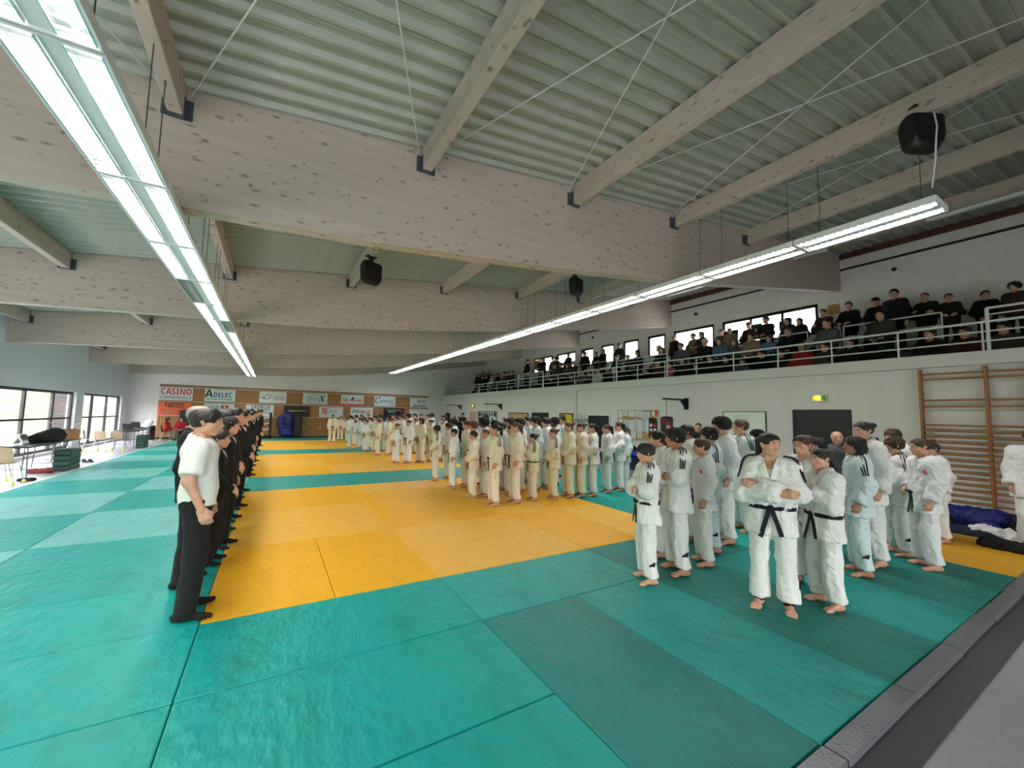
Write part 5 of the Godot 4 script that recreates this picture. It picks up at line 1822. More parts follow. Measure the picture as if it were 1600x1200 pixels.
func build_left_side() -> void:
	M.chair_wood = flat(Color(0.62, 0.55, 0.45), 0.5)
	M.tennis = flat(Color(0.78, 0.86, 0.25), 0.9)
	M.table_top = flat(Color(0.2, 0.26, 0.25), 0.35)
	folding_table(W(-4.85, FLOOR, 10.9), 0.0, "dark topped folding table holding a cardboard box by the windows", 1.7)
	folding_table(W(-4.95, FLOOR, 13.0), 0.0, "second dark topped folding table behind the cardboard box", 1.4)
	folding_table(W(-4.8, FLOOR, 19.3), 0.0, "dark folding table carrying an open laptop near the far wall", 1.6)
	folding_table(W(-5.0, FLOOR, 22.3), 0.0, "farthest folding table beside the seated people", 1.5)
	shell_chair(W(-4.55, FLOOR, 9.25), deg_to_rad(178), "wooden shell chair with tennis balls on its feet before the box table")
	shell_chair(W(-4.95, FLOOR, 9.9), deg_to_rad(190), "second wooden shell chair with tennis balls before the box table")
	shell_chair(W(-5.75, FLOOR, 17.0), deg_to_rad(95), "wooden shell chair with its back to the glazed door")
	shell_chair(W(-5.6, FLOOR, 17.9), deg_to_rad(100), "second wooden shell chair beside the glazed door")
	shell_chair(W(-5.15, FLOOR, 17.4), deg_to_rad(170), "wooden shell chair facing the laptop table")
	shell_chair(W(-4.75, FLOOR, 17.6), deg_to_rad(175), "second wooden shell chair facing the laptop table")
	# things on and under the tables
	var t := thing("cardboard_box", "open cardboard box tilted on the dark table by the windows", "box", W(-4.75, FLOOR + 0.757, 12.75), 0.5)
	put("box_sides", Geo.new().box(Vector3(0, 0.15, 0.2), Vector3(0.5, 0.3, 0.01)).box(Vector3(0, 0.15, -0.2), Vector3(0.5, 0.3, 0.01)).box(Vector3(0.25, 0.15, 0), Vector3(0.01, 0.3, 0.4)).box(Vector3(-0.25, 0.15, 0), Vector3(0.01, 0.3, 0.4)).box(Vector3(0, 0.006, 0), Vector3(0.5, 0.01, 0.4)), flat(Color(0.62, 0.46, 0.32), 0.85), t)
	for s in [-1.0, 1.0]:
		put("flap", Geo.new().box(Vector3(s * 0.33, 0.33, 0), Vector3(0.18, 0.008, 0.4), Transform3D(Basis(Vector3(0, 0, 1), s * 0.3), Vector3(0, 0.04, 0))), flat(Color(0.66, 0.5, 0.36), 0.85), t)
	lump("black_jacket", "black jacket thrown over the table beside the cardboard box", "jacket", W(-4.8, FLOOR + 0.755, 11.5), [cap(Vector3(-0.15, 0.08, 0.3), Vector3(0.1, 0.16, -0.35), 0.1, 0.2), cap(Vector3(0.1, 0.1, 0.0), Vector3(0.15, 0.14, -0.4), 0.12, 0.16)], M.black_soft)
	t = thing("score_device", "white folding scorer on the near table end", "device", W(-4.85, FLOOR + 0.755, 10.6))
	for s in [-1.0, 1.0]:
		put("panel", Geo.new().box(Vector3(s * 0.09, 0.12, 0), Vector3(0.02, 0.26, 0.3), Transform3D(Basis(Vector3(0, 0, 1), s * 0.45), Vector3.ZERO), 0.004), M.paper, t)
	put("cards", Geo.new().box(Vector3(0.14, 0.14, 0), Vector3(0.02, 0.12, 0.2), Transform3D(Basis(Vector3(0, 0, 1), 0.45), Vector3.ZERO)), M.dark_grey, t)
	t = thing("green_mat_stack", "dark green folded gym mats standing beside the table", "mat stack", W(-4.32, FLOOR, 11.6))
	for k in 4:
		put("folded_mat", Geo.new().box(Vector3(0, 0.07 + 0.14 * k, 0), Vector3(0.34, 0.135, 0.7), Transform3D.IDENTITY, 0.02), flat(Color(0.08, 0.25, 0.22), 0.5), t)
	t = thing("green_mat_stack", "small stack of dark green mats beside the laptop table", "mat stack", W(-4.3, FLOOR, 18.9))
	for k in 4:
		put("folded_mat", Geo.new().box(Vector3(0, 0.07 + 0.14 * k, 0), Vector3(0.3, 0.135, 0.6), Transform3D.IDENTITY, 0.02), flat(Color(0.08, 0.24, 0.21), 0.5), t)
	lump("red_bag", "dark red bag lying under the table by the windows", "bag", W(-4.6, FLOOR, 11.05), [cap(Vector3(-0.2, 0.05, 0.0), Vector3(0.2, 0.06, 0.1), 0.07, 0.08)], flat(Color(0.4, 0.13, 0.12), 0.8))
	for k in 2:
		t = thing("shoe", "dark shoe left on the pale floor by the mats", "shoe", W(-4.55 + 0.14 * k, FLOOR, 13.6), 0.6, "pair of shoes by the mats")
		put("upper", net(foot_prims(1.0 - 2.0 * k, true), 0.012, 120.0, [[Vector3(0, -1, 0), -0.001], [Vector3(0, 1, 0), 0.09]]), M.black_soft, t)
		put("sole", Geo.new().box(Vector3(0, 0.008, 0.05), Vector3(0.08, 0.016, 0.25), Transform3D.IDENTITY, 0.006), M.dark_grey, t)
	lump("flat_cap", "flat black cap on the floor before the near chairs", "cap", W(-4.35, FLOOR, 9.6), [cap(Vector3(-0.1, 0.02, 0.0), Vector3(0.12, 0.02, 0.02), 0.05, 0.06)], M.black_soft, 0.0)
	t = thing("laptop", "open black laptop on the far folding table", "laptop", W(-4.75, FLOOR + 0.756, 19.0), -0.3)
	put("base", Geo.new().box(Vector3(0, 0.012, 0), Vector3(0.36, 0.022, 0.25), Transform3D.IDENTITY, 0.005), M.dark_grey, t)
	put("lid", Geo.new().box(Vector3(0, 0.14, 0), Vector3(0.36, 0.25, 0.014), Transform3D(Basis(Vector3.RIGHT, 0.25), Vector3(0, 0.02, 0.13)), 0.004), M.black, t)
	t = thing("laptop", "second black laptop on the farthest folding table", "laptop", W(-5.15, FLOOR + 0.756, 21.9), -0.2)
	put("base", Geo.new().box(Vector3(0, 0.012, 0), Vector3(0.36, 0.022, 0.25), Transform3D.IDENTITY, 0.005), M.dark_grey, t)
	put("lid", Geo.new().box(Vector3(0, 0.14, 0), Vector3(0.36, 0.25, 0.014), Transform3D(Basis(Vector3.RIGHT, 0.25), Vector3(0, 0.02, 0.13)), 0.004), M.black, t)
	lump("wine_cloth", "wine red cloth hanging from the farthest folding table", "cloth", W(-4.62, FLOOR, 22.1), [cap(Vector3(0, 0.2, -0.2), Vector3(0, 0.78, -0.2), 0.09, 0.07), cap(Vector3(0, 0.25, 0.15), Vector3(0, 0.78, 0.1), 0.1, 0.07)], M.coat_wine)
	lump("white_jacket", "white jacket piled on a chair back near the far corner", "jacket", W(-5.1, FLOOR, 23.4), [cap(Vector3(-0.12, 0.62, 0.0), Vector3(0.1, 1.0, -0.1), 0.16, 0.12), cap(Vector3(0.0, 0.6, 0.05), Vector3(0.05, 0.9, -0.1), 0.17, 0.15)], M.gi_bright)
	for e in [[-5.1, 23.4, 40.0, "chair beneath the piled white jacket", 0], [-4.3, 23.4, 90.0, "chair under the person in the red top", 0], [-3.83, 24.15, 0.0, "chair under the woman in the red waistcoat", 0]]:
		shell_chair(W(e[0], FLOOR, e[1]), deg_to_rad(e[2]), "wooden shell " + e[3])
	# outside: paving, grass bank, pillars, a pale building and cars far off
	var g := Geo.new()
	var rows := []
	for k in 15:
		var d := -60.0 + 10.0 * k
		var lift := clampf(1.0 - (d - 52.0) / 26.0, 0.1, 1.0)
		rows.append([W(-9.6, -0.1, d), W(-12.5, 0.7 * lift, d), W(-17.0, 2.9 * lift, d), W(-24.0, 5.0 * lift, d), W(-60.0, 6.0 * lift, d)])
	for k in rows.size() - 1:
		for q in 4:
			g.face(rows[k][q], rows[k + 1][q], rows[k + 1][q + 1], rows[k][q + 1], Vector3.UP)
	single("grass_bank", "sunlit green grass bank outside the windows", "grass", g, M.grass).set_meta("kind", "stuff")
	structure("paving", Geo.new().span(W(-9.7, -0.3, REAR - 0.25), W(LEFT - 0.25, -0.1, 120)), M.concrete)
	structure("far_ground", Geo.new().span(W(-140, -0.3, 80), W(-9.7, -0.1, 160)), M.concrete)
	structure("forecourt", Geo.new().span(W(-9.7, -0.3, -70), W(UPPER + 0.25, -0.1, REAR - 0.25)), M.concrete)
	structure("ground", Geo.new().span(W(UPPER + 0.25, -0.3, -70), W(90, -0.1, 120)), M.concrete)
	for d in [19.35]:
		structure("outside_pillar", Geo.new().box(Vector3.ZERO, Vector3(0.45, 3.2, 0.5), Transform3D.IDENTITY, 0.02), flat(Color(0.13, 0.13, 0.135), 0.8), W(-7.0, 1.5, d), "dark concrete pillar outside the windows")
	t = thing("white_building", "pale low building far off beyond the grass bank", "building", W(-34.0, -0.1, 96.0))
	put("walls", Geo.new().box(Vector3(0, 2.2, 0), Vector3(18, 4.4, 8)), M.pale, t)
	put("roof", Geo.new().box(Vector3(0, 4.6, 0), Vector3(18.6, 0.5, 8.6)), flat(Color(0.62, 0.36, 0.3), 0.8), t)
	for k in 4:
		put("building_window", Geo.new().box(Vector3(-6 + 4.0 * k, 2.4, 4.02), Vector3(1.6, 1.4, 0.1)), M.dark_grey, t)

func build_bags() -> void:
	var t := thing("gym_bench", "low navy bench holding bags against the wall beneath the cork board", "bench", W(11.1, FLOOR, 5.3))
	put("seat", Geo.new().box(Vector3(0, 0.38, 0), Vector3(0.5, 0.06, 1.7), Transform3D.IDENTITY, 0.01), M.navy, t)
	put("front_panel", Geo.new().box(Vector3(-0.2, 0.18, 0), Vector3(0.03, 0.36, 1.6)), flat(Color(0.1, 0.12, 0.2), 0.6), t)
	put("side_panel", Geo.new().box(Vector3(0, 0.18, -0.8), Vector3(0.44, 0.36, 0.03)), M.navy, t)
	lump("blue_bag", "bright blue sports bag on the navy bench", "bag", W(11.05, FLOOR + 0.41, 5.6), [cap(Vector3(0, 0.12, -0.3), Vector3(0, 0.12, 0.2), 0.13, 0.14)], flat(Color(0.08, 0.2, 0.6), 0.6))
	lump("black_bag", "black sports bag on the navy bench beside the blue one", "bag", W(11.1, FLOOR + 0.41, 4.9), [cap(Vector3(0, 0.13, -0.15), Vector3(0, 0.14, 0.2), 0.13, 0.13), cap(Vector3(0, 0.2, 0), Vector3(0, 0.24, 0.1), 0.1, 0.1)], M.black_soft)
	lump("dark_bag", "dark bag with a blue flap lying atop the blue bag", "bag", W(11.0, FLOOR + 0.6, 5.75), [cap(Vector3(0, 0.1, -0.15), Vector3(0, 0.1, 0.15), 0.1, 0.1)], flat(Color(0.04, 0.05, 0.12), 0.7))
	# clothes by the wall bars
	lump("black_holdall", "black holdall with a white mark on the floor by the wall bars", "bag", W(10.45, FLOOR, -1.55), [cap(Vector3(-0.15, 0.12, 0.3), Vector3(0.0, 0.14, -0.35), 0.14, 0.13), cap(Vector3(0.2, 0.1, 0.2), Vector3(0.2, 0.12, -0.2), 0.12, 0.12)], M.black_soft)
	lump("blue_holdall", "large blue sports bag on the floor before the wall bars", "bag", W(10.75, FLOOR, -2.12), [cap(Vector3(0.1, 0.17, 0.25), Vector3(0.0, 0.18, -0.25), 0.18, 0.17), cap(Vector3(-0.3, 0.06, 0.3), Vector3(0.0, 0.12, 0.1), 0.08, 0.12)], flat(Color(0.06, 0.11, 0.42), 0.6))
	lump("denim_cloth", "flat dark blue clothes spread along the edge of the yellow mats", "clothes", W(9.95, FLOOR, -1.95), [cap(Vector3(0.0, 0.02, 0.5), Vector3(0.05, 0.03, -0.4), 0.1, 0.11), cap(Vector3(0.2, 0.03, 0.2), Vector3(0.2, 0.03, -0.3), 0.1, 0.1)], flat(Color(0.09, 0.13, 0.22), 0.9), 0.03)
	lump("white_clothes", "crumpled white clothes beside the yellow mats", "clothes", W(10.0, FLOOR, -2.5), [cap(Vector3(0.0, 0.05, 0.2), Vector3(0.05, 0.07, -0.2), 0.11, 0.12), cap(Vector3(0.2, 0.06, 0.1), Vector3(0.15, 0.06, -0.15), 0.1, 0.09)], M.gi_bright, 0.06, 5)
	lump("black_clothes", "black clothes heaped by the wall bars' foot", "clothes", W(10.55, FLOOR, -3.0), [cap(Vector3(0.0, 0.08, 0.2), Vector3(0.1, 0.1, -0.3), 0.15, 0.18)], M.black_soft, 0.05, 6)
	lump("dark_garment", "black garment dropped on the yellow mats", "clothes", W(9.1, 0.0, -2.84), [cap(Vector3(0.0, 0.01, 0.25), Vector3(0.1, 0.03, -0.3), 0.04, 0.11), cap(Vector3(0.2, 0.03, 0.0), Vector3(0.2, 0.03, -0.3), 0.08, 0.1)], M.black_soft, 0.02, 9)

func build_people() -> void:
	var rows := [
		[3.89, 0.00, -1.08, 1.43, -124, {"pose": "crossed", "hair": "bowl", "hc": "dark", "belt": "brown", "stripes": true, "nod": 4, "turn": 4, "fine": true}, "boy in white gi, brown belt, arms crossed, three black shoulder stripes", "judoka lined up near the wall bars"],
		[4.39, 0.00, -1.07, 1.59, -120, {"pose": "crossed", "hair": "mop", "hc": "black", "skin": 1, "stripes": true, "gi": "white", "turn": -14, "fine": true}, "black-haired boy in white gi without belt, arms crossed, behind the brown belt boy", "judoka lined up near the wall bars"],
		[4.91, 0.00, -1.05, 1.47, -132, {"pose": "hip", "hair": "short", "hc": "brown", "belt": "blue", "turn": -6, "nod": 3, "crest": true, "fine": true}, "brown-haired boy in white gi, blue belt, one hand on his hip", "judoka lined up near the wall bars"],
		[5.46, 0.00, -0.79, 1.59, -136, {"pose": "sides", "hair": "mop", "hc": "black", "stripes": true, "gi": "blue", "fine": true}, "black-haired boy in striped gi standing behind the blue belt boy", "judoka lined up near the wall bars"],
		[5.96, 0.00, -0.65, 1.73, -122, {"pose": "sides", "hair": "curly", "hc": "dark", "belt": "black", "skin": 0, "turn": -8, "fine": true}, "tall curly-haired boy in white gi with black belt", "judoka lined up near the wall bars"],
		[6.82, 0.00, -0.44, 1.71, -124, {"pose": "hip", "hair": "short", "hc": "brown", "stripes": true, "gi": "blue", "turn": -12, "fine": true}, "tall boy with cropped brown hair and striped gi before the whiteboard", "judoka lined up near the wall bars"],
		[4.43, 0.00, -2.06, 1.59, -66, {"pose": "crossed", "hair": "pony", "hc": "dark", "belt": "navy", "stripes": true, "leggings": true, "turn": 44, "gi": "white", "skin": 0, "fine": true}, "girl in white gi, blue belt, arms crossed, looking over her shoulder", "judoka lined up near the wall bars"],
		[5.30, 0.00, -1.96, 1.56, -98, {"pose": "front", "hair": "bun", "hc": "brown", "gi": "white", "nod": 4, "fine": true}, "girl with brown bun and white gi between the blue and black belt girls", "judoka lined up near the wall bars"],
		[4.94, 0.00, -2.27, 1.45, -122, {"pose": "chest", "hair": "pony", "hc": "dark", "belt": "black", "gi": "white", "turn": 4, "fine": true}, "ponytailed girl in white gi, black belt, hands clasped at her chest", "judoka lined up near the wall bars"],
		[6.24, 0.00, -2.09, 1.54, -148, {"pose": "sides", "hair": "long", "hc": "black", "stripes": true, "gi": "blue", "skin": 1, "fine": true}, "girl with loose curly black hair and striped gi behind the ponytailed girl", "judoka lined up near the wall bars"],
		[6.77, 0.00, -2.00, 1.72, -122, {"pose": "sides", "hair": "bun", "hc": "dark", "belt": "blue", "gi": "white", "turn": 6, "fine": true}, "tall dark-haired girl in white gi with blue belt and bun", "judoka lined up near the wall bars"],
		[7.94, 0.00, -1.84, 1.35, -145, {"pose": "sides", "hair": "bun", "hc": "dark", "belt": "green", "gi": "bright", "fine": true}, "short girl with dark bun and green belt facing the tall girl", "judoka lined up near the wall bars"],
		[8.53, 0.00, -1.77, 1.62, -110, {"pose": "sides", "hair": "bowl", "hc": "brown", "gi": "bright", "fine": true}, "bowl-haired boy in bright white gi before the pale wall", "judoka lined up near the wall bars"],
		[7.58, 0.00, -2.06, 1.51, -142, {"pose": "front", "hair": "mop", "hc": "brown", "belt": "blue", "stripes": true, "gi": "bright", "nod": 6, "fine": true}, "brown-haired judoka with blue belt and striped shoulders leaning forward", "judoka lined up near the wall bars"],
		[7.22, 0.00, -2.40, 1.53, -140, {"pose": "hip", "hair": "bun", "hc": "brown", "belt": "green", "gi": "bright", "bstyle": 1, "nod": 3, "crest": true, "fine": true}, "girl with brown top knot and green belt before the wall bars", "judoka lined up near the wall bars"],
		[4.67, 0.00, -0.60, 1.54, -130, {"pose": "sides", "hair": "short", "hc": "black", "fine": true}, "boy with short black hair half hidden behind the arms crossed boys", "judoka lined up near the wall bars"],
		[5.61, 0.00, -0.34, 1.62, -130, {"pose": "sides", "hair": "short", "hc": "dark", "skin": 1, "fine": true}, "dark-haired boy half hidden behind the black-haired boy with arms crossed", "judoka lined up near the wall bars"],
		[7.46, 0.00, -0.35, 1.54, -130, {"pose": "sides", "hair": "curly", "hc": "black", "fine": true}, "curly-haired boy half hidden behind the girl looking over her shoulder", "judoka lined up near the wall bars"],
		[6.77, 0.00, -1.50, 1.49, -130, {"pose": "sides", "hair": "long", "hc": "black", "fine": true}, "black-haired girl hidden behind the girl with the brown bun", "judoka lined up near the wall bars"],
		[8.85, 0.00, -1.38, 1.48, -130, {"pose": "sides", "hair": "bun", "hc": "dark", "gi": "bright", "fine": true}, "judoka with a dark bun hidden behind the tall girl", "judoka lined up near the wall bars"],
		[8.90, 0.00, -2.10, 1.43, -130, {"pose": "sides", "hair": "short", "hc": "brown", "gi": "bright", "fine": true}, "judoka hidden behind the girl with the green belt", "judoka lined up near the wall bars"],
		[9.60, 0.00, -2.94, 1.66, -85, {"pose": "sides", "hair": "short", "hc": "dark", "gi": "bright", "fine": true}, "judoka at the end of the line off the yellow mats", "judoka lined up near the wall bars"],
		[8.15, 0.00, -1.20, 1.57, -60, {"wear": "plain", "pose": "sides", "hair": "bald", "hc": "grey", "top": M.coat_grey, "cut": "coat", "fine": true}, "bald bespectacled man in grey before the dark door", "people along the right wall"],
		[4.10, 0.00, 5.91, 1.39, -106, {"pose": "front", "hair": "mop", "hc": "black", "belt": "black", "gi": "cream", "stripes": true, "turn": -8}, "small black-haired boy with black belt heading the row on the green strip", "judoka in the rows on the yellow mats"],
		[4.50, 0.00, 6.09, 1.46, -102, {"pose": "sides", "hair": "mop", "hc": "black", "belt": "black", "gi": "white"}, "black-haired boy in grey white gi behind the head of that row", "judoka in the rows on the yellow mats"],
		[4.09, 0.00, 4.73, 1.36, -106, {"pose": "sides", "hair": "short", "hc": "black", "belt": "black", "gi": "bright"}, "boy with short black hair and bright gi at the yellow mat edge", "judoka in the rows on the yellow mats"],
		[4.04, 0.00, 3.55, 1.36, -106, {"pose": "front", "hair": "short", "hc": "black", "belt": "black", "gi": "cream", "turn": -6}, "short black-haired boy in cream gi, hands at his belt", "judoka in the rows on the yellow mats"],
		[4.46, 0.00, 4.84, 1.55, -104, {"pose": "sides", "hair": "short", "hc": "brown", "belt": "green", "gi": "cream"}, "tall boy in cream gi with green belt", "judoka in the rows on the yellow mats"],
		[4.33, 0.00, 3.57, 1.40, -104, {"pose": "sides", "hair": "crop", "hc": "light", "belt": "navy", "gi": "white"}, "sandy-haired boy in white gi with navy belt", "judoka in the rows on the yellow mats"],
		[4.10, 0.00, 2.74, 1.53, -102, {"pose": "sides", "hair": "pony", "hc": "black", "belt": "navy", "gi": "cream", "stripes": true, "turn": -6}, "girl with long black ponytail, navy belt and shoulder stripes", "judoka in the rows on the yellow mats"],
		[4.58, 0.00, 2.77, 1.57, -104, {"pose": "sides", "hair": "pony", "hc": "brown", "belt": "navy", "gi": "cream"}, "girl in cream gi with a long hanging blue belt", "judoka in the rows on the yellow mats"],
		[5.04, 0.00, 2.82, 1.34, -112, {"pose": "chest", "hair": "bun", "hc": "dark", "belt": "green", "gi": "cream", "stripes": true, "turn": -14}, "small girl with dark bun holding a hand to her mouth", "judoka in the rows on the yellow mats"],
		[5.50, 0.00, 2.75, 1.45, -112, {"pose": "front", "hair": "bun", "hc": "brown", "belt": "black", "gi": "cream", "stripes": true}, "girl with brown bun in cream gi, arms folded low", "judoka in the rows on the yellow mats"],
		[5.92, 0.00, 2.77, 1.59, -108, {"pose": "front", "hair": "bun", "hc": "brown", "belt": "orange", "gi": "cream"}, "girl in cream gi holding her bright orange belt", "judoka in the rows on the yellow mats"],
		[6.21, 0.00, 2.71, 1.58, -116, {"pose": "sides", "hair": "bun", "hc": "brown", "gi": "cream"}, "girl with low brown bun behind the orange belt girl", "judoka in the rows on the yellow mats"],
		[6.50, 0.00, 2.66, 1.56, -120, {"pose": "front", "hair": "pony", "hc": "black", "belt": "black", "gi": "white"}, "black-haired girl in white gi before the navy door", "judoka in the rows on the yellow mats"],
		[7.06, 0.00, 2.80, 1.54, -118, {"pose": "hip", "hair": "pony", "hc": "black", "belt": "black", "gi": "white"}, "girl with black ponytail and a hand on her belt", "judoka in the rows on the yellow mats"],
		[7.51, 0.00, 2.86, 1.60, -118, {"pose": "front", "hair": "pony", "hc": "dark", "belt": "green", "gi": "bright"}, "tall girl in bright gi with dark green belt", "judoka in the rows on the yellow mats"],
		[7.83, 0.00, 2.99, 1.49, -112, {"pose": "hip", "hair": "short", "hc": "brown", "belt": "green", "gi": "blue"}, "last judoka of the girls row before the cork board", "judoka in the rows on the yellow mats"],
		[4.45, 0.00, 4.43, 1.53, -105, {"hair": "mop", "hc": "red", "gi": "bright", "pose": "sides", "belt": "black"}, "red-haired boy standing behind the green belt boy", "judoka in the rows on the yellow mats"],
		[4.88, 0.00, 4.75, 1.61, -103, {"hair": "afro", "hc": "black", "skin": 2, "gi": "white", "pose": "front", "belt": "blue"}, "boy with a round black afro in the middle rows", "judoka in the rows on the yellow mats"],
		[4.69, 0.00, 3.84, 1.58, -109, {"hair": "bowl", "hc": "black", "gi": "blue", "pose": "hip", "belt": "brown"}, "judoka with flat black hair behind the girl with shoulder stripes", "judoka in the rows on the yellow mats"],
		[4.87, 0.00, 3.44, 1.48, -100, {"hair": "pony", "hc": "dark", "gi": "bright", "pose": "sides", "belt": "black"}, "dark-haired girl behind the long hanging blue belt girl", "judoka in the rows on the yellow mats"],
		[5.23, 0.00, 3.66, 1.62, -97, {"hair": "curly", "hc": "black", "gi": "white", "pose": "front", "belt": "blue"}, "curly black-haired judoka behind the cream gi girls", "judoka in the rows on the yellow mats"],
		[5.67, 0.00, 3.68, 1.68, -108, {"hair": "mop", "hc": "black", "belt": "black", "gi": "blue", "pose": "hip"}, "tall boy with thick black hair behind the small bun girl", "judoka in the rows on the yellow mats"],
		[6.09, 0.00, 3.84, 1.66, -110, {"hair": "bowl", "hc": "black", "gi": "bright", "pose": "sides", "belt": "black"}, "tall bowl-haired boy in bright gi in the second row", "judoka in the rows on the yellow mats"],
		[6.48, 0.00, 4.02, 1.66, -110, {"hair": "curly", "hc": "black", "skin": 2, "gi": "white", "pose": "front", "belt": "blue"}, "dark curly-haired boy beside the tall bowl-haired boy", "judoka in the rows on the yellow mats"],
		[5.58, 0.00, 4.70, 1.63, -112, {"hair": "long", "hc": "dark", "gi": "blue", "pose": "hip", "belt": "brown"}, "long-haired judoka in the third row on the yellow mats", "judoka in the rows on the yellow mats"],
		[5.91, 0.00, 5.04, 1.67, -100, {"hair": "short", "hc": "light", "gi": "bright", "pose": "sides", "belt": "black"}, "fair-haired boy in the third row on the yellow mats", "judoka in the rows on the yellow mats"],
		[6.10, 0.00, 4.67, 1.68, -95, {"hair": "short", "hc": "black", "gi": "white", "pose": "front", "belt": "blue"}, "black-haired boy in bright gi in the third row", "judoka in the rows on the yellow mats"],
		[7.32, 0.00, 4.80, 1.71, -103, {"hair": "short", "hc": "dark", "turn": 20, "gi": "blue", "pose": "hip", "belt": "brown"}, "boy in bright gi standing before the yellow door", "judoka in the rows on the yellow mats"],
		[4.77, 0.00, 6.42, 1.56, -111, {"hair": "curly", "hc": "black", "gi": "bright", "pose": "sides", "belt": "black"}, "curly-haired judoka behind the grey white gi boy", "judoka in the rows on the yellow mats"],
		[5.04, 0.00, 4.13, 1.53, -105, {"hair": "short", "hc": "black", "gi": "white", "pose": "front", "belt": "blue"}, "short-haired judoka beside the flat-haired one", "judoka in the rows on the yellow mats"],
		[3.28, 0.00, 19.91, 1.52, -12, {"pose": "sides", "hair": "short", "hc": "dark", "belt": "brown", "gi": "cream"}, "judoka in cream gi facing the hall before the wooden wall", "judoka in the far rows"],
		[3.94, 0.00, 21.72, 1.42, -8, {"pose": "sides", "hair": "short", "hc": "brown", "belt": "black", "gi": "cream"}, "smaller judoka beside the cream gi judoka at the wooden wall", "judoka in the far rows"],
		[3.62, 0.00, 16.20, 1.53, -105, {"pose": "hip", "hair": "short", "hc": "black", "belt": "black", "gi": "blue"}, "judoka in bluish gi heading the farthest row", "judoka in the far rows"],
		[4.13, 0.00, 20.56, 1.38, -100, {"pose": "hip", "hair": "short", "hc": "dark", "belt": "black", "gi": "white"}, "judoka half hidden beyond the head of the farthest row", "judoka in the far rows"],
		[4.03, 0.00, 16.08, 1.43, -95, {"pose": "sides", "hair": "pony", "hc": "black", "belt": "black", "gi": "blue"}, "black-haired judoka in bluish gi, second of the farthest row", "judoka in the far rows"],
		[4.09, 0.00, 17.67, 1.29, -95, {"pose": "sides", "hair": "short", "hc": "red", "belt": "brown", "gi": "cream"}, "small red-haired judoka between the bluish gi judoka", "judoka in the far rows"],
		[3.99, 0.00, 14.37, 1.37, -60, {"pose": "front", "hair": "short", "hc": "black", "belt": "black", "gi": "bright"}, "small judoka in bright gi on the far green strip", "judoka in the far rows"],
		[4.42, 0.00, 14.70, 1.53, -90, {"pose": "sides", "hair": "crop", "hc": "brown", "belt": "black", "gi": "blue"}, "tall judoka behind the small one on the far green strip", "judoka in the far rows"],
		[4.12, 0.00, 12.59, 1.43, -94, {"pose": "sides", "hair": "short", "hc": "brown", "belt": "black", "gi": "cream"}, "judoka in cream gi heading the row on the middle yellow mats", "judoka in the far rows"],
		[4.49, 0.00, 12.46, 1.50, -105, {"pose": "sides", "hair": "crop", "hc": "red", "belt": "black", "gi": "cream", "turn": -30}, "red-haired judoka in cream gi seen from behind", "judoka in the far rows"],
		[4.70, 0.00, 14.25, 1.46, -94, {"pose": "sides", "hair": "short", "hc": "black", "belt": "black", "gi": "blue"}, "black-haired judoka in bluish gi between the cream ones", "judoka in the far rows"],
		[4.10, 0.00, 9.77, 1.34, -70, {"pose": "front", "hair": "bun", "hc": "red", "belt": "black", "gi": "bright", "stripes": true}, "small red-haired girl with bun heading her row", "judoka in the far rows"],
		[4.43, 0.00, 9.55, 1.47, -70, {"pose": "sides", "hair": "bun", "hc": "dark", "belt": "black", "gi": "bright"}, "girl with dark bun and black belt beside the small red-haired girl", "judoka in the far rows"],
		[4.88, 0.00, 9.58, 1.54, -72, {"pose": "front", "hair": "long", "hc": "black", "belt": "black", "gi": "cream", "skin": 1}, "girl with long loose black hair and cream gi", "judoka in the far rows"],
		[5.65, 0.00, 12.65, 1.48, -80, {"pose": "sides", "hair": "short", "hc": "brown", "belt": "black", "gi": "white"}, "judoka with a black belt behind the long-haired girl", "judoka in the far rows"],
		[5.25, 0.00, 9.65, 1.49, -80, {"pose": "hip", "hair": "bun", "hc": "dark", "belt": "green", "gi": "cream"}, "girl in dull cream gi with green belt", "judoka in the far rows"],
		[5.73, 0.00, 9.68, 1.54, -76, {"pose": "sides", "hair": "crop", "hc": "brown", "belt": "black", "gi": "white"}, "tall judoka in white gi at the end of that row", "judoka in the far rows"],
		[4.29, 0.00, 16.42, 1.45, -76, {"pose": "sides", "hair": "short", "hc": "black", "gi": "white", "belt": "black"}, "dark-haired judoka in white gi within the crowded rows by the far wall", "dark-haired judoka in the crowded far rows"],
		[4.51, 0.00, 20.00, 1.52, -75, {"pose": "front", "hair": "mop", "hc": "black", "gi": "blue", "belt": "brown"}, "dark-haired judoka in white gi within the crowded rows by the far wall", "dark-haired judoka in the crowded far rows"],
		[4.84, 0.00, 20.32, 1.54, -81, {"pose": "hip", "hair": "pony", "hc": "black", "gi": "bright", "belt": "navy"}, "dark-haired judoka in white gi within the crowded rows by the far wall", "dark-haired judoka in the crowded far rows"],
		[5.17, 0.00, 20.00, 1.60, -84, {"pose": "sides", "hair": "crop", "hc": "brown", "gi": "cream", "belt": "black"}, "brown-haired judoka in white gi within the crowded rows by the far wall", "brown-haired judoka in the crowded far rows"],
		[4.32, 0.00, 14.08, 1.54, -68, {"pose": "front", "hair": "short", "hc": "black", "gi": "white", "belt": "brown"}, "dark-haired judoka in white gi within the crowded rows by the far wall", "dark-haired judoka in the crowded far rows"],
		[4.97, 0.00, 16.10, 1.59, -87, {"pose": "hip", "hair": "mop", "hc": "black", "gi": "blue", "belt": "navy"}, "dark-haired judoka in white gi within the crowded rows by the far wall", "dark-haired judoka in the crowded far rows"],
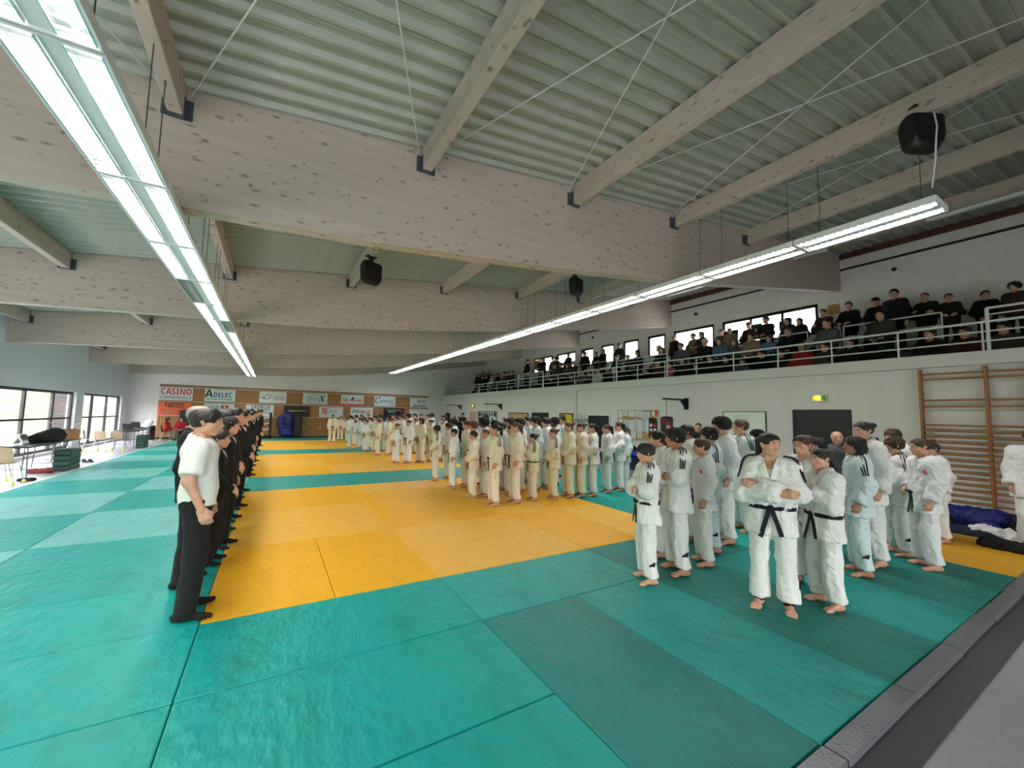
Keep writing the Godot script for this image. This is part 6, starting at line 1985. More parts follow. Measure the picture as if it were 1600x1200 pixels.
		[4.44, 0.00, 16.02, 1.46, -89, {"pose": "sides", "hair": "pony", "hc": "black", "gi": "bright", "belt": "black"}, "dark-haired judoka in white gi within the crowded rows by the far wall", "dark-haired judoka in the crowded far rows"],
		[4.03, 0.00, 18.08, 1.42, -84, {"pose": "front", "hair": "crop", "hc": "brown", "gi": "cream", "belt": "brown"}, "brown-haired judoka in white gi within the crowded rows by the far wall", "brown-haired judoka in the crowded far rows"],
		[5.03, 0.00, 12.60, 1.63, -86, {"pose": "hip", "hair": "short", "hc": "black", "gi": "white", "belt": "navy"}, "dark-haired judoka in white gi within the crowded rows by the far wall", "dark-haired judoka in the crowded far rows"],
		[5.44, 0.00, 13.00, 1.67, -92, {"pose": "sides", "hair": "mop", "hc": "black", "gi": "blue", "belt": "black"}, "dark-haired judoka in white gi within the crowded rows by the far wall", "dark-haired judoka in the crowded far rows"],
		[6.12, 0.00, 14.40, 1.70, -72, {"pose": "front", "hair": "pony", "hc": "black", "gi": "bright", "belt": "brown"}, "dark-haired judoka in white gi within the crowded rows by the far wall", "dark-haired judoka in the crowded far rows"],
		[6.51, 0.00, 14.64, 1.69, -84, {"pose": "hip", "hair": "crop", "hc": "brown", "gi": "cream", "belt": "navy"}, "brown-haired judoka in white gi within the crowded rows by the far wall", "brown-haired judoka in the crowded far rows"],
		[6.18, 0.00, 12.60, 1.67, -84, {"pose": "sides", "hair": "short", "hc": "black", "gi": "white", "belt": "black"}, "dark-haired judoka in white gi within the crowded rows by the far wall", "dark-haired judoka in the crowded far rows"],
		[6.96, 0.00, 14.40, 1.71, -86, {"pose": "front", "hair": "mop", "hc": "black", "gi": "blue", "belt": "brown"}, "dark-haired judoka in white gi within the crowded rows by the far wall", "dark-haired judoka in the crowded far rows"],
		[5.87, 0.00, 10.06, 1.67, -87, {"pose": "hip", "hair": "pony", "hc": "black", "gi": "bright", "belt": "navy"}, "dark-haired judoka in white gi within the crowded rows by the far wall", "dark-haired judoka in the crowded far rows"],
		[4.70, 0.00, 12.84, 1.48, -83, {"pose": "sides", "hair": "crop", "hc": "brown", "gi": "cream", "belt": "black"}, "brown-haired judoka in white gi within the crowded rows by the far wall", "brown-haired judoka in the crowded far rows"],
		[4.97, 0.00, 13.16, 1.56, -83, {"pose": "front", "hair": "short", "hc": "black", "gi": "white", "belt": "brown"}, "dark-haired judoka in white gi within the crowded rows by the far wall", "dark-haired judoka in the crowded far rows"],
		[5.37, 0.00, 16.10, 1.60, -72, {"pose": "hip", "hair": "mop", "hc": "black", "gi": "blue", "belt": "navy"}, "dark-haired judoka in white gi within the crowded rows by the far wall", "dark-haired judoka in the crowded far rows"],
		[5.67, 0.00, 16.42, 1.63, -69, {"pose": "sides", "hair": "pony", "hc": "black", "gi": "bright", "belt": "black"}, "dark-haired judoka in white gi within the crowded rows by the far wall", "dark-haired judoka in the crowded far rows"],
		[10.60, -0.04, 19.65, 1.58, -60, {"pose": "sides", "wear": "plain", "cut": "coat", "hair": "long", "hc": "dark", "top": M.coat_black}, "long-haired person in black by the far punching bag", "people along the right wall"],
		[10.60, -0.04, 19.05, 1.83, -60, {"pose": "crossed", "wear": "plain", "cut": "coat", "hair": "short", "hc": "black", "top": M.coat_black}, "tall man in black with crossed arms by the far punching bag", "people along the right wall"],
		[10.60, -0.04, 20.30, 1.57, -60, {"pose": "sides", "wear": "plain", "cut": "coat", "hair": "short", "hc": "black", "top": M.coat_navy}, "dark-clad person half behind the far punching bag", "people along the right wall"],
		[10.30, -0.04, 2.70, 1.65, -60, {"pose": "sides", "wear": "plain", "cut": "coat", "hair": "crop", "hc": "dark", "top": M.coat_navy}, "short-haired man in navy beyond the boys near the whiteboard", "people along the right wall"],
		[10.30, -0.04, 3.64, 1.65, -60, {"pose": "sides", "wear": "plain", "cut": "coat", "hair": "bowl", "hc": "brown", "top": M.coat_wine}, "fringe-haired person in dark red by the near punching bag", "people along the right wall"],
		[10.60, -0.04, 13.81, 1.59, -60, {"pose": "sides", "wear": "plain", "cut": "coat", "hair": "long", "hc": "dark", "top": M.coat_mint}, "long-haired woman in pale mint top by the photograph board", "people along the right wall"],
		[-0.10, 0.00, 0.26, 1.70, 92, {"wear": "suit2", "wide": 1.1, "pose": "sides", "hair": "short", "hc": "dark", "top": M.polo, "cut": "tee", "collar": true, "legs": M.jeans, "fine": true, "turn": -4, "nod": 3}, "young man in white polo shirt, black jeans and socks heading the referee line", ""],
		[-0.24, 0.00, 1.00, 1.74, 89, {"wear": "suit", "pose": "sides", "top": M.black_cloth, "cut": "suit", "fine": true, "hair": "bald", "hc": "grey", "tie": true}, "bald referee just behind the young man in the white polo", "referees in black suits along the yellow mats"],
		[-0.10, 0.00, 1.55, 1.46, 85, {"wear": "suit", "pose": "front", "top": M.black_cloth, "cut": "suit", "fine": true, "hair": "short", "hc": "dark", "turn": -6}, "short referee with dark hair and a black suit", "referees in black suits along the yellow mats"],
		[-0.06, 0.00, 2.15, 1.60, 77, {"wear": "suit", "pose": "sides", "top": M.black_cloth, "cut": "suit", "fine": true, "hair": "long", "hc": "dark"}, "long-haired referee woman third in the suited line", "referees in black suits along the yellow mats"],
		[-0.14, 0.00, 2.80, 1.68, 73, {"wear": "suit", "pose": "front", "top": M.black_cloth, "cut": "suit", "fine": true, "hair": "bun", "hc": "black", "tie": true}, "referee woman with slick black bun and red tie", "referees in black suits along the yellow mats"],
		[-0.10, 0.00, 3.55, 1.72, 78, {"wear": "suit", "pose": "sides", "top": M.black_cloth, "cut": "suit", "fine": true, "hair": "short", "hc": "dark", "tie": true}, "dark-haired bearded referee with red tie", "referees in black suits along the yellow mats"],
		[-0.06, 0.00, 4.40, 1.66, 74, {"wear": "suit", "pose": "front", "top": M.black_cloth, "cut": "suit", "fine": false, "hair": "short", "hc": "black"}, "sixth black-suited referee counted from the young man in the white polo", "referees in black suits along the yellow mats"],
		[-0.14, 0.00, 5.20, 1.68, 76, {"wear": "suit", "pose": "sides", "top": M.black_cloth, "cut": "suit", "fine": false, "hair": "long", "hc": "black"}, "seventh black-suited referee counted from the young man in the white polo", "referees in black suits along the yellow mats"],
		[-0.10, 0.00, 6.00, 1.70, 71, {"wear": "suit", "pose": "front", "top": M.black_cloth, "cut": "suit", "fine": false, "hair": "short", "hc": "dark", "tie": true}, "eighth black-suited referee counted from the young man in the white polo", "referees in black suits along the yellow mats"],
		[-0.06, 0.00, 8.30, 1.66, 70, {"wear": "suit", "pose": "sides", "top": M.black_cloth, "cut": "suit", "fine": false, "hair": "bun", "hc": "dark"}, "ninth black-suited referee counted from the young man in the white polo", "referees in black suits along the yellow mats"],
		[-0.14, 0.00, 9.30, 1.72, 71, {"wear": "suit", "pose": "front", "top": M.black_cloth, "cut": "suit", "fine": false, "hair": "short", "hc": "black", "tie": true}, "tenth black-suited referee counted from the young man in the white polo", "referees in black suits along the yellow mats"],
		[-0.10, 0.00, 10.40, 1.68, 75, {"wear": "suit", "pose": "sides", "top": M.black_cloth, "cut": "suit", "fine": false, "hair": "long", "hc": "black"}, "eleventh black-suited referee counted from the young man in the white polo", "referees in black suits along the yellow mats"],
		[-0.06, 0.00, 11.70, 1.70, 72, {"wear": "suit", "pose": "front", "top": M.black_cloth, "cut": "suit", "fine": false, "hair": "short", "hc": "brown"}, "twelfth black-suited referee counted from the young man in the white polo", "referees in black suits along the yellow mats"],
		[-0.14, 0.00, 13.60, 1.72, 69, {"wear": "suit", "pose": "sides", "top": M.black_cloth, "cut": "suit", "fine": false, "hair": "short", "hc": "black"}, "thirteenth black-suited referee counted from the young man in the white polo", "referees in black suits along the yellow mats"],
		[-0.10, 0.00, 15.70, 1.70, 76, {"wear": "suit", "pose": "front", "top": M.black_cloth, "cut": "suit", "fine": false, "hair": "short", "hc": "dark"}, "fourteenth black-suited referee counted from the young man in the white polo", "referees in black suits along the yellow mats"],
		[-0.06, 0.00, 18.40, 1.70, 72, {"wear": "suit", "pose": "sides", "top": M.black_cloth, "cut": "suit", "fine": false, "hair": "short", "hc": "black"}, "fifteenth black-suited referee counted from the young man in the white polo", "referees in black suits along the yellow mats"],
		[-4.30, -0.04, 23.40, 1.62, 80, {"wear": "plain", "pose": "seated", "hair": "long", "hc": "black", "top": M.coat_red, "cut": "coat", "legs": M.coat_beige, "skin": 1}, "seated person in red top and pale trousers near the far corner", "people seated near the far corner"],
		[-3.83, -0.04, 24.15, 1.66, 0, {"wear": "plain", "pose": "seated", "hair": "long", "hc": "dark", "top": M.coat_red, "cut": "coat", "legs": M.black_cloth, "shoes": M.paper}, "seated woman in red waistcoat and black trousers before the cladding", "people seated near the far corner"],
		[14.05, 3.36, -2.31, 1.45, -97, {"wear": "plain", "pose": "sides", "hair": "curly", "hc": "black", "top": M.coat_brown, "cut": "coat", "turn": -20}, "spectator standing at gallery back wall, curly hair, brown top, thirtieth from far wall", "brown top spectators with curly hair, by the gallery back wall"],
		[14.40, 3.36, -1.83, 1.45, -84, {"wear": "plain", "pose": "front", "hair": "short", "hc": "dark", "top": M.coat_black, "cut": "coat", "turn": 16}, "spectator standing at gallery back wall, short hair, black top, twenty-ninth from far wall", "black top spectators with short hair, by the gallery back wall"],
		[14.05, 3.36, -1.32, 1.45, -79, {"wear": "plain", "pose": "rail", "hair": "short", "hc": "brown", "top": M.coat_black, "cut": "coat", "turn": -1}, "spectator standing at gallery back wall, short hair, black top, twenty-eighth from far wall", "black top spectators with short hair, by the gallery back wall"],
		[14.40, 3.36, -0.84, 1.66, -100, {"wear": "plain", "pose": "crossed", "hair": "crop", "hc": "dark", "top": M.coat_black, "cut": "coat", "turn": 12}, "spectator standing at gallery back wall, cropped hair, black top, twenty-seventh from far wall", "black top spectators with cropped hair, by the gallery back wall"],
		[14.05, 3.36, -0.36, 1.81, -93, {"wear": "plain", "pose": "sides", "hair": "short", "hc": "black", "top": M.coat_navy, "cut": "coat", "turn": 6}, "spectator standing at gallery back wall, short hair, navy top, twenty-sixth from far wall", "navy top spectators with short hair, by the gallery back wall"],
		[14.40, 3.36, 0.12, 1.77, -97, {"wear": "plain", "pose": "front", "hair": "cap", "hc": "dark", "top": M.coat_black, "cut": "coat", "turn": 18, "hm": M.coat_black}, "spectator standing at gallery back wall, a cap, black top, twenty-fifth from far wall", "black top spectators with a cap, by the gallery back wall"],
		[14.05, 3.36, 0.60, 1.70, -92, {"wear": "plain", "pose": "rail", "hair": "short", "hc": "brown", "top": M.coat_black, "cut": "coat", "turn": 7}, "spectator standing at gallery back wall, short hair, black top, twenty-fourth from far wall", "black top spectators with short hair, by the gallery back wall"],
		[14.40, 3.36, 1.35, 1.72, -99, {"wear": "plain", "pose": "crossed", "hair": "crop", "hc": "dark", "top": M.coat_brown, "cut": "coat", "turn": -10}, "spectator standing at gallery back wall, cropped hair, brown top, twenty-third from far wall", "brown top spectators with cropped hair, by the gallery back wall"],
		[14.05, 3.36, 1.83, 1.49, -98, {"wear": "plain", "pose": "sides", "hair": "long", "hc": "black", "top": M.coat_navy, "cut": "coat", "turn": -1}, "spectator standing at gallery back wall, long hair, navy top, twenty-second from far wall", "navy top spectators with long hair, by the gallery back wall"],
		[14.40, 3.36, 2.31, 1.65, -104, {"wear": "plain", "pose": "front", "hair": "long", "hc": "dark", "top": M.coat_black, "cut": "coat", "turn": -18}, "spectator standing at gallery back wall, long hair, black top, twenty-first from far wall", "black top spectators with long hair, by the gallery back wall"],
		[14.05, 3.36, 2.79, 1.73, -92, {"wear": "plain", "pose": "rail", "hair": "short", "hc": "brown", "top": M.coat_navy, "cut": "coat", "turn": -18}, "spectator standing at gallery back wall, short hair, navy top, twentieth from far wall", "navy top spectators with short hair, by the gallery back wall"],
		[14.40, 3.36, 3.53, 1.74, -98, {"wear": "plain", "pose": "crossed", "hair": "cap", "hc": "dark", "top": M.coat_brown, "cut": "coat", "turn": 20, "hm": M.coat_brown}, "spectator standing at gallery back wall, a cap, brown top, nineteenth from far wall", "brown top spectators with a cap, by the gallery back wall"],
		[14.05, 3.36, 4.01, 1.57, -89, {"wear": "plain", "pose": "sides", "hair": "crop", "hc": "black", "top": M.coat_beige, "cut": "coat", "turn": 13}, "spectator standing at gallery back wall, cropped hair, beige top, eighteenth from far wall", "beige top spectators with cropped hair, by the gallery back wall"],
		[14.40, 3.36, 4.53, 1.65, -84, {"wear": "plain", "pose": "front", "hair": "short", "hc": "dark", "top": M.coat_black, "cut": "coat", "turn": 10}, "spectator standing at gallery back wall, short hair, black top, seventeenth from far wall", "black top spectators with short hair, by the gallery back wall"],
		[14.05, 3.36, 5.09, 1.62, -102, {"wear": "plain", "pose": "rail", "hair": "long", "hc": "brown", "top": M.coat_brown, "cut": "coat", "turn": 1}, "spectator standing at gallery back wall, long hair, brown top, sixteenth from far wall", "brown top spectators with long hair, by the gallery back wall"],
		[14.40, 3.36, 5.68, 1.70, -104, {"wear": "plain", "pose": "crossed", "hair": "short", "hc": "dark", "top": M.coat_beige, "cut": "coat", "turn": -8}, "spectator standing at gallery back wall, short hair, beige top, fifteenth from far wall", "beige top spectators with short hair, by the gallery back wall"],
		[14.05, 3.36, 6.29, 1.69, -100, {"wear": "plain", "pose": "sides", "hair": "bald", "hc": "black", "top": M.coat_navy, "cut": "coat", "turn": 6}, "spectator standing at gallery back wall, a bald head, navy top, fourteenth from far wall", "navy top spectators with a bald head, by the gallery back wall"],
		[14.40, 3.36, 9.59, 1.87, -86, {"wear": "plain", "pose": "front", "hair": "short", "hc": "dark", "top": M.coat_black, "cut": "coat", "turn": 20}, "spectator standing at gallery back wall, short hair, black top, thirteenth from far wall", "black top spectators with short hair, by the gallery back wall"],
		[14.05, 3.36, 10.31, 1.65, -98, {"wear": "plain", "pose": "rail", "hair": "long", "hc": "brown", "top": M.coat_black, "cut": "coat", "turn": 8}, "spectator standing at gallery back wall, long hair, black top, twelfth from far wall", "black top spectators with long hair, by the gallery back wall"],
		[14.40, 3.36, 11.13, 1.65, -95, {"wear": "plain", "pose": "crossed", "hair": "long", "hc": "dark", "top": M.coat_black, "cut": "coat", "turn": -9}, "spectator standing at gallery back wall, long hair, black top, eleventh from far wall", "black top spectators with long hair, by the gallery back wall"],
		[14.05, 3.36, 11.61, 1.67, -83, {"wear": "plain", "pose": "sides", "hair": "short", "hc": "black", "top": M.coat_black, "cut": "coat", "turn": 7}, "spectator standing at gallery back wall, short hair, black top, tenth from far wall", "black top spectators with short hair, by the gallery back wall"],
		[14.40, 3.36, 12.09, 1.81, -96, {"wear": "plain", "pose": "front", "hair": "cap", "hc": "dark", "top": M.coat_black, "cut": "coat", "turn": 17, "hm": M.coat_black}, "spectator standing at gallery back wall, a cap, black top, ninth from far wall", "black top spectators with a cap, by the gallery back wall"],
		[14.05, 3.36, 12.96, 1.78, -89, {"wear": "plain", "pose": "rail", "hair": "short", "hc": "brown", "top": M.coat_black, "cut": "coat", "turn": 20}, "spectator standing at gallery back wall, short hair, black top, eighth from far wall", "black top spectators with short hair, by the gallery back wall"],
		[14.40, 3.36, 13.44, 1.65, -78, {"wear": "plain", "pose": "crossed", "hair": "short", "hc": "dark", "top": M.coat_black, "cut": "coat", "turn": -8}, "spectator standing at gallery back wall, short hair, black top, seventh from far wall", "black top spectators with short hair, by the gallery back wall"],
		[14.05, 3.36, 13.99, 1.69, -103, {"wear": "plain", "pose": "sides", "hair": "curly", "hc": "black", "top": M.coat_black, "cut": "coat", "turn": 0}, "spectator standing at gallery back wall, curly hair, black top, sixth from far wall", "black top spectators with curly hair, by the gallery back wall"],
		[14.40, 3.36, 14.85, 1.82, -84, {"wear": "plain", "pose": "front", "hair": "short", "hc": "dark", "top": M.coat_grey, "cut": "coat", "turn": -17}, "spectator standing at gallery back wall, short hair, grey top, fifth from far wall", "grey top spectators with short hair, by the gallery back wall"],
		[14.05, 3.36, 15.33, 1.79, -98, {"wear": "plain", "pose": "rail", "hair": "long", "hc": "brown", "top": M.coat_black, "cut": "coat", "turn": -6}, "spectator standing at gallery back wall, long hair, black top, fourth from far wall", "black top spectators with long hair, by the gallery back wall"],
		[14.40, 3.36, 16.10, 1.88, -87, {"wear": "plain", "pose": "crossed", "hair": "short", "hc": "dark", "top": M.coat_black, "cut": "coat", "turn": 17}, "spectator standing at gallery back wall, short hair, black top, third from far wall", "black top spectators with short hair, by the gallery back wall"],
		[14.05, 3.36, 17.03, 1.88, -103, {"wear": "plain", "pose": "sides", "hair": "short", "hc": "black", "top": M.coat_black, "cut": "coat", "turn": -5}, "spectator standing at gallery back wall, short hair, black top, second from far wall", "black top spectators with short hair, by the gallery back wall"],
		[14.40, 3.36, 17.71, 1.88, -101, {"wear": "plain", "pose": "front", "hair": "cap", "hc": "dark", "top": M.coat_black, "cut": "coat", "turn": 1, "hm": M.coat_black}, "spectator standing at gallery back wall, a cap, black top, first from far wall", "black top spectators with a cap, by the gallery back wall"],
		[13.20, 3.08, -0.32, 1.88, -92, {"wear": "plain", "pose": "seated", "hair": "long", "hc": "black", "top": M.coat_olive, "cut": "coat", "turn": -2}, "spectator seated on upper gallery tier, long hair, olive top, twenty-fourth from far wall", "olive top spectators with long hair, on the upper gallery tier"],
		[13.20, 3.08, 0.79, 1.88, -100, {"wear": "plain", "pose": "seated", "hair": "crop", "hc": "dark", "top": M.coat_grey, "cut": "coat", "turn": -19}, "spectator seated on upper gallery tier, cropped hair, grey top, twenty-third from far wall", "grey top spectators with cropped hair, on the upper gallery tier"],
		[13.20, 3.08, 1.77, 1.79, -87, {"wear": "plain", "pose": "seated", "hair": "short", "hc": "brown", "top": M.coat_black, "cut": "coat", "turn": 2}, "spectator seated on upper gallery tier, short hair, black top, twenty-second from far wall", "black top spectators with short hair, on the upper gallery tier"],
		[13.20, 3.08, 2.30, 1.63, -84, {"wear": "plain", "pose": "seated", "hair": "short", "hc": "dark", "top": M.coat_blue, "cut": "coat", "turn": -15}, "spectator seated on upper gallery tier, short hair, blue top, twenty-first from far wall", "blue top spectators with short hair, on the upper gallery tier"],
		[13.20, 3.08, 2.82, 1.81, -87, {"wear": "plain", "pose": "seated", "hair": "short", "hc": "black", "top": M.coat_beige, "cut": "coat", "turn": -2}, "spectator seated on upper gallery tier, short hair, beige top, twentieth from far wall", "beige top spectators with short hair, on the upper gallery tier"],
		[13.20, 3.08, 3.34, 1.64, -100, {"wear": "plain", "pose": "seated", "hair": "hood", "hc": "dark", "top": M.coat_grey, "cut": "coat", "turn": 0, "hm": M.coat_grey}, "spectator seated on upper gallery tier, a grey hood, grey top, nineteenth from far wall", "grey top spectators with a grey hood, on the upper gallery tier"],
		[13.20, 3.08, 3.86, 1.83, -95, {"wear": "plain", "pose": "seated", "hair": "long", "hc": "brown", "top": M.coat_blue, "cut": "coat", "turn": 0}, "spectator seated on upper gallery tier, long hair, blue top, eighteenth from far wall", "blue top spectators with long hair, on the upper gallery tier"],
		[13.20, 3.08, 4.38, 1.88, -98, {"wear": "plain", "pose": "seated", "hair": "cap", "hc": "dark", "top": M.coat_black, "cut": "coat", "turn": 0, "hm": M.coat_white}, "spectator seated on upper gallery tier, a cap, black top, seventeenth from far wall", "black top spectators with a cap, on the upper gallery tier"],
		[13.20, 3.08, 5.35, 1.88, -84, {"wear": "plain", "pose": "seated", "hair": "short", "hc": "black", "top": M.coat_grey, "cut": "coat", "turn": 6}, "spectator seated on upper gallery tier, short hair, grey top, sixteenth from far wall", "grey top spectators with short hair, on the upper gallery tier"],
		[13.20, 3.08, 6.23, 1.84, -88, {"wear": "plain", "pose": "seated", "hair": "long", "hc": "dark", "top": M.coat_black, "cut": "coat", "turn": 19}, "spectator seated on upper gallery tier, long hair, black top, fifteenth from far wall", "black top spectators with long hair, on the upper gallery tier"],
		[13.20, 3.08, 7.38, 1.88, -95, {"wear": "plain", "pose": "seated", "hair": "long", "hc": "brown", "top": M.coat_black, "cut": "coat", "turn": -16}, "spectator seated on upper gallery tier, long hair, black top, fourteenth from far wall", "black top spectators with long hair, on the upper gallery tier"],
		[13.20, 3.08, 7.90, 1.73, -97, {"wear": "plain", "pose": "seated", "hair": "bald", "hc": "dark", "top": M.coat_black, "cut": "coat", "turn": 19}, "spectator seated on upper gallery tier, a bald head, black top, thirteenth from far wall", "black top spectators with a bald head, on the upper gallery tier"],
		[13.20, 3.08, 8.56, 1.81, -95, {"wear": "plain", "pose": "seated", "hair": "short", "hc": "black", "top": M.coat_black, "cut": "coat", "turn": 8}, "spectator seated on upper gallery tier, short hair, black top, twelfth from far wall", "black top spectators with short hair, on the upper gallery tier"],
		[13.20, 3.08, 11.47, 1.88, -96, {"wear": "plain", "pose": "seated", "hair": "cap", "hc": "dark", "top": M.coat_olive, "cut": "coat", "turn": -12, "hm": M.coat_white}, "spectator seated on upper gallery tier, a cap, olive top, eleventh from far wall", "olive top spectators with a cap, on the upper gallery tier"],
		[13.20, 3.08, 11.99, 1.76, -89, {"wear": "plain", "pose": "seated", "hair": "long", "hc": "brown", "top": M.coat_grey, "cut": "coat", "turn": 4}, "spectator seated on upper gallery tier, long hair, grey top, tenth from far wall", "grey top spectators with long hair, on the upper gallery tier"],
		[13.20, 3.08, 12.51, 1.88, -94, {"wear": "plain", "pose": "seated", "hair": "short", "hc": "dark", "top": M.coat_olive, "cut": "coat", "turn": -10}, "spectator seated on upper gallery tier, short hair, olive top, ninth from far wall", "olive top spectators with short hair, on the upper gallery tier"],
		[13.20, 3.08, 13.03, 1.88, -100, {"wear": "plain", "pose": "seated", "hair": "short", "hc": "black", "top": M.coat_grey, "cut": "coat", "turn": 16}, "spectator seated on upper gallery tier, short hair, grey top, eighth from far wall", "grey top spectators with short hair, on the upper gallery tier"],
		[13.20, 3.08, 17.39, 1.88, -100, {"wear": "plain", "pose": "seated", "hair": "short", "hc": "dark", "top": M.coat_brown, "cut": "coat", "turn": 3}, "spectator seated on upper gallery tier, short hair, brown top, seventh from far wall", "brown top spectators with short hair, on the upper gallery tier"],
		[13.20, 3.08, 17.91, 1.88, -97, {"wear": "plain", "pose": "seated", "hair": "short", "hc": "brown", "top": M.coat_brown, "cut": "coat", "turn": 9}, "spectator seated on upper gallery tier, short hair, brown top, sixth from far wall", "brown top spectators with short hair, on the upper gallery tier"],
		[13.20, 3.08, 18.43, 1.88, -85, {"wear": "plain", "pose": "seated", "hair": "curly", "hc": "dark", "top": M.coat_grey, "cut": "coat", "turn": 3}, "spectator seated on upper gallery tier, curly hair, grey top, fifth from far wall", "grey top spectators with curly hair, on the upper gallery tier"],
		[13.20, 3.08, 19.38, 1.88, -95, {"wear": "plain", "pose": "seated", "hair": "short", "hc": "black", "top": M.coat_black, "cut": "coat", "turn": 3}, "spectator seated on upper gallery tier, short hair, black top, fourth from far wall", "black top spectators with short hair, on the upper gallery tier"],
		[13.20, 3.08, 20.22, 1.88, -99, {"wear": "plain", "pose": "seated", "hair": "short", "hc": "dark", "top": M.coat_white, "cut": "coat", "turn": 16}, "spectator seated on upper gallery tier, short hair, white top, third from far wall", "white top spectators with short hair, on the upper gallery tier"],
		[13.20, 3.08, 20.97, 1.88, -97, {"wear": "plain", "pose": "seated", "hair": "short", "hc": "brown", "top": M.coat_black, "cut": "coat", "turn": 8}, "spectator seated on upper gallery tier, short hair, black top, second from far wall", "black top spectators with short hair, on the upper gallery tier"],
		[13.20, 3.08, 21.49, 1.88, -97, {"wear": "plain", "pose": "seated", "hair": "short", "hc": "dark", "top": M.coat_black, "cut": "coat", "turn": 7}, "spectator seated on upper gallery tier, short hair, black top, first from far wall", "black top spectators with short hair, on the upper gallery tier"],
		[12.62, 2.45, -2.33, 1.71, -100, {"wear": "plain", "pose": "seated", "hair": "short", "hc": "black", "top": M.coat_olive, "cut": "coat", "turn": -13}, "spectator seated in front gallery row, short hair, olive top, twenty-seventh from far wall", "olive top spectators with short hair, in the front gallery row"],
		[12.62, 2.45, -1.81, 1.71, -100, {"wear": "plain", "pose": "seated", "hair": "short", "hc": "dark", "top": M.coat_wine, "cut": "coat", "turn": -17}, "spectator seated in front gallery row, short hair, wine red top, twenty-sixth from far wall", "wine red top spectators with short hair, in the front gallery row"],
		[12.62, 2.45, -1.29, 1.76, -89, {"wear": "plain", "pose": "seated", "hair": "short", "hc": "brown", "top": M.coat_black, "cut": "coat", "turn": -10}, "spectator seated in front gallery row, short hair, black top, twenty-fifth from far wall", "black top spectators with short hair, in the front gallery row"],
		[12.62, 2.45, 0.13, 1.79, -89, {"wear": "plain", "pose": "seated", "hair": "crop", "hc": "dark", "top": M.coat_black, "cut": "coat", "turn": -11}, "spectator seated in front gallery row, cropped hair, black top, twenty-fourth from far wall", "black top spectators with cropped hair, in the front gallery row"],
		[12.62, 2.45, 0.65, 1.76, -90, {"wear": "plain", "pose": "seated", "hair": "short", "hc": "black", "top": M.coat_brown, "cut": "coat", "turn": -18}, "spectator seated in front gallery row, short hair, brown top, twenty-third from far wall", "brown top spectators with short hair, in the front gallery row"],
		[12.62, 2.45, 1.17, 1.85, -90, {"wear": "plain", "pose": "seated", "hair": "short", "hc": "dark", "top": M.coat_red, "cut": "coat", "turn": 11}, "spectator seated in front gallery row, short hair, red top, twenty-second from far wall", "red top spectators with short hair, in the front gallery row"],
		[12.62, 2.45, 1.69, 1.67, -94, {"wear": "plain", "pose": "seated", "hair": "short", "hc": "brown", "top": M.coat_black, "cut": "coat", "turn": -5}, "spectator seated in front gallery row, short hair, black top, twenty-first from far wall", "black top spectators with short hair, in the front gallery row"],
		[12.62, 2.45, 2.21, 1.76, -99, {"wear": "plain", "pose": "seated", "hair": "short", "hc": "dark", "top": M.coat_black, "cut": "coat", "turn": -18}, "spectator seated in front gallery row, short hair, black top, twentieth from far wall", "black top spectators with short hair, in the front gallery row"],
		[12.62, 2.45, 2.78, 1.50, -95, {"wear": "plain", "pose": "seated", "hair": "short", "hc": "black", "top": M.coat_grey, "cut": "coat", "turn": 13}, "spectator seated in front gallery row, short hair, grey top, nineteenth from far wall", "grey top spectators with short hair, in the front gallery row"],
		[12.62, 2.45, 3.30, 1.72, -88, {"wear": "plain", "pose": "seated", "hair": "long", "hc": "dark", "top": M.coat_black, "cut": "coat", "turn": 6}, "spectator seated in front gallery row, long hair, black top, eighteenth from far wall", "black top spectators with long hair, in the front gallery row"],
		[12.62, 2.45, 3.82, 1.80, -91, {"wear": "plain", "pose": "seated", "hair": "short", "hc": "brown", "top": M.coat_black, "cut": "coat", "turn": -8}, "spectator seated in front gallery row, short hair, black top, seventeenth from far wall", "black top spectators with short hair, in the front gallery row"],
		[12.62, 2.45, 4.34, 1.52, -96, {"wear": "plain", "pose": "seated", "hair": "short", "hc": "dark", "top": M.coat_black, "cut": "coat", "turn": -8}, "spectator seated in front gallery row, short hair, black top, sixteenth from far wall", "black top spectators with short hair, in the front gallery row"],
		[12.62, 2.45, 4.86, 1.88, -93, {"wear": "plain", "pose": "seated", "hair": "long", "hc": "black", "top": M.coat_black, "cut": "coat", "turn": 8}, "spectator seated in front gallery row, long hair, black top, fifteenth from far wall", "black top spectators with long hair, in the front gallery row"],
		[12.62, 2.45, 5.38, 1.74, -100, {"wear": "plain", "pose": "seated", "hair": "long", "hc": "dark", "top": M.coat_pink, "cut": "coat", "turn": 11}, "spectator seated in front gallery row, long hair, pink top, fourteenth from far wall", "pink top spectators with long hair, in the front gallery row"],
		[12.62, 2.45, 5.90, 1.88, -93, {"wear": "plain", "pose": "seated", "hair": "short", "hc": "brown", "top": M.coat_wine, "cut": "coat", "turn": -6}, "spectator seated in front gallery row, short hair, wine red top, thirteenth from far wall", "wine red top spectators with short hair, in the front gallery row"],
		[12.62, 2.45, 6.42, 1.52, -96, {"wear": "plain", "pose": "seated", "hair": "short", "hc": "dark", "top": M.coat_black, "cut": "coat", "turn": 8}, "spectator seated in front gallery row, short hair, black top, twelfth from far wall", "black top spectators with short hair, in the front gallery row"],
		[12.62, 2.45, 7.63, 1.88, -85, {"wear": "plain", "pose": "seated", "hair": "short", "hc": "black", "top": M.coat_navy, "cut": "coat", "turn": 7}, "spectator seated in front gallery row, short hair, navy top, eleventh from far wall", "navy top spectators with short hair, in the front gallery row"],
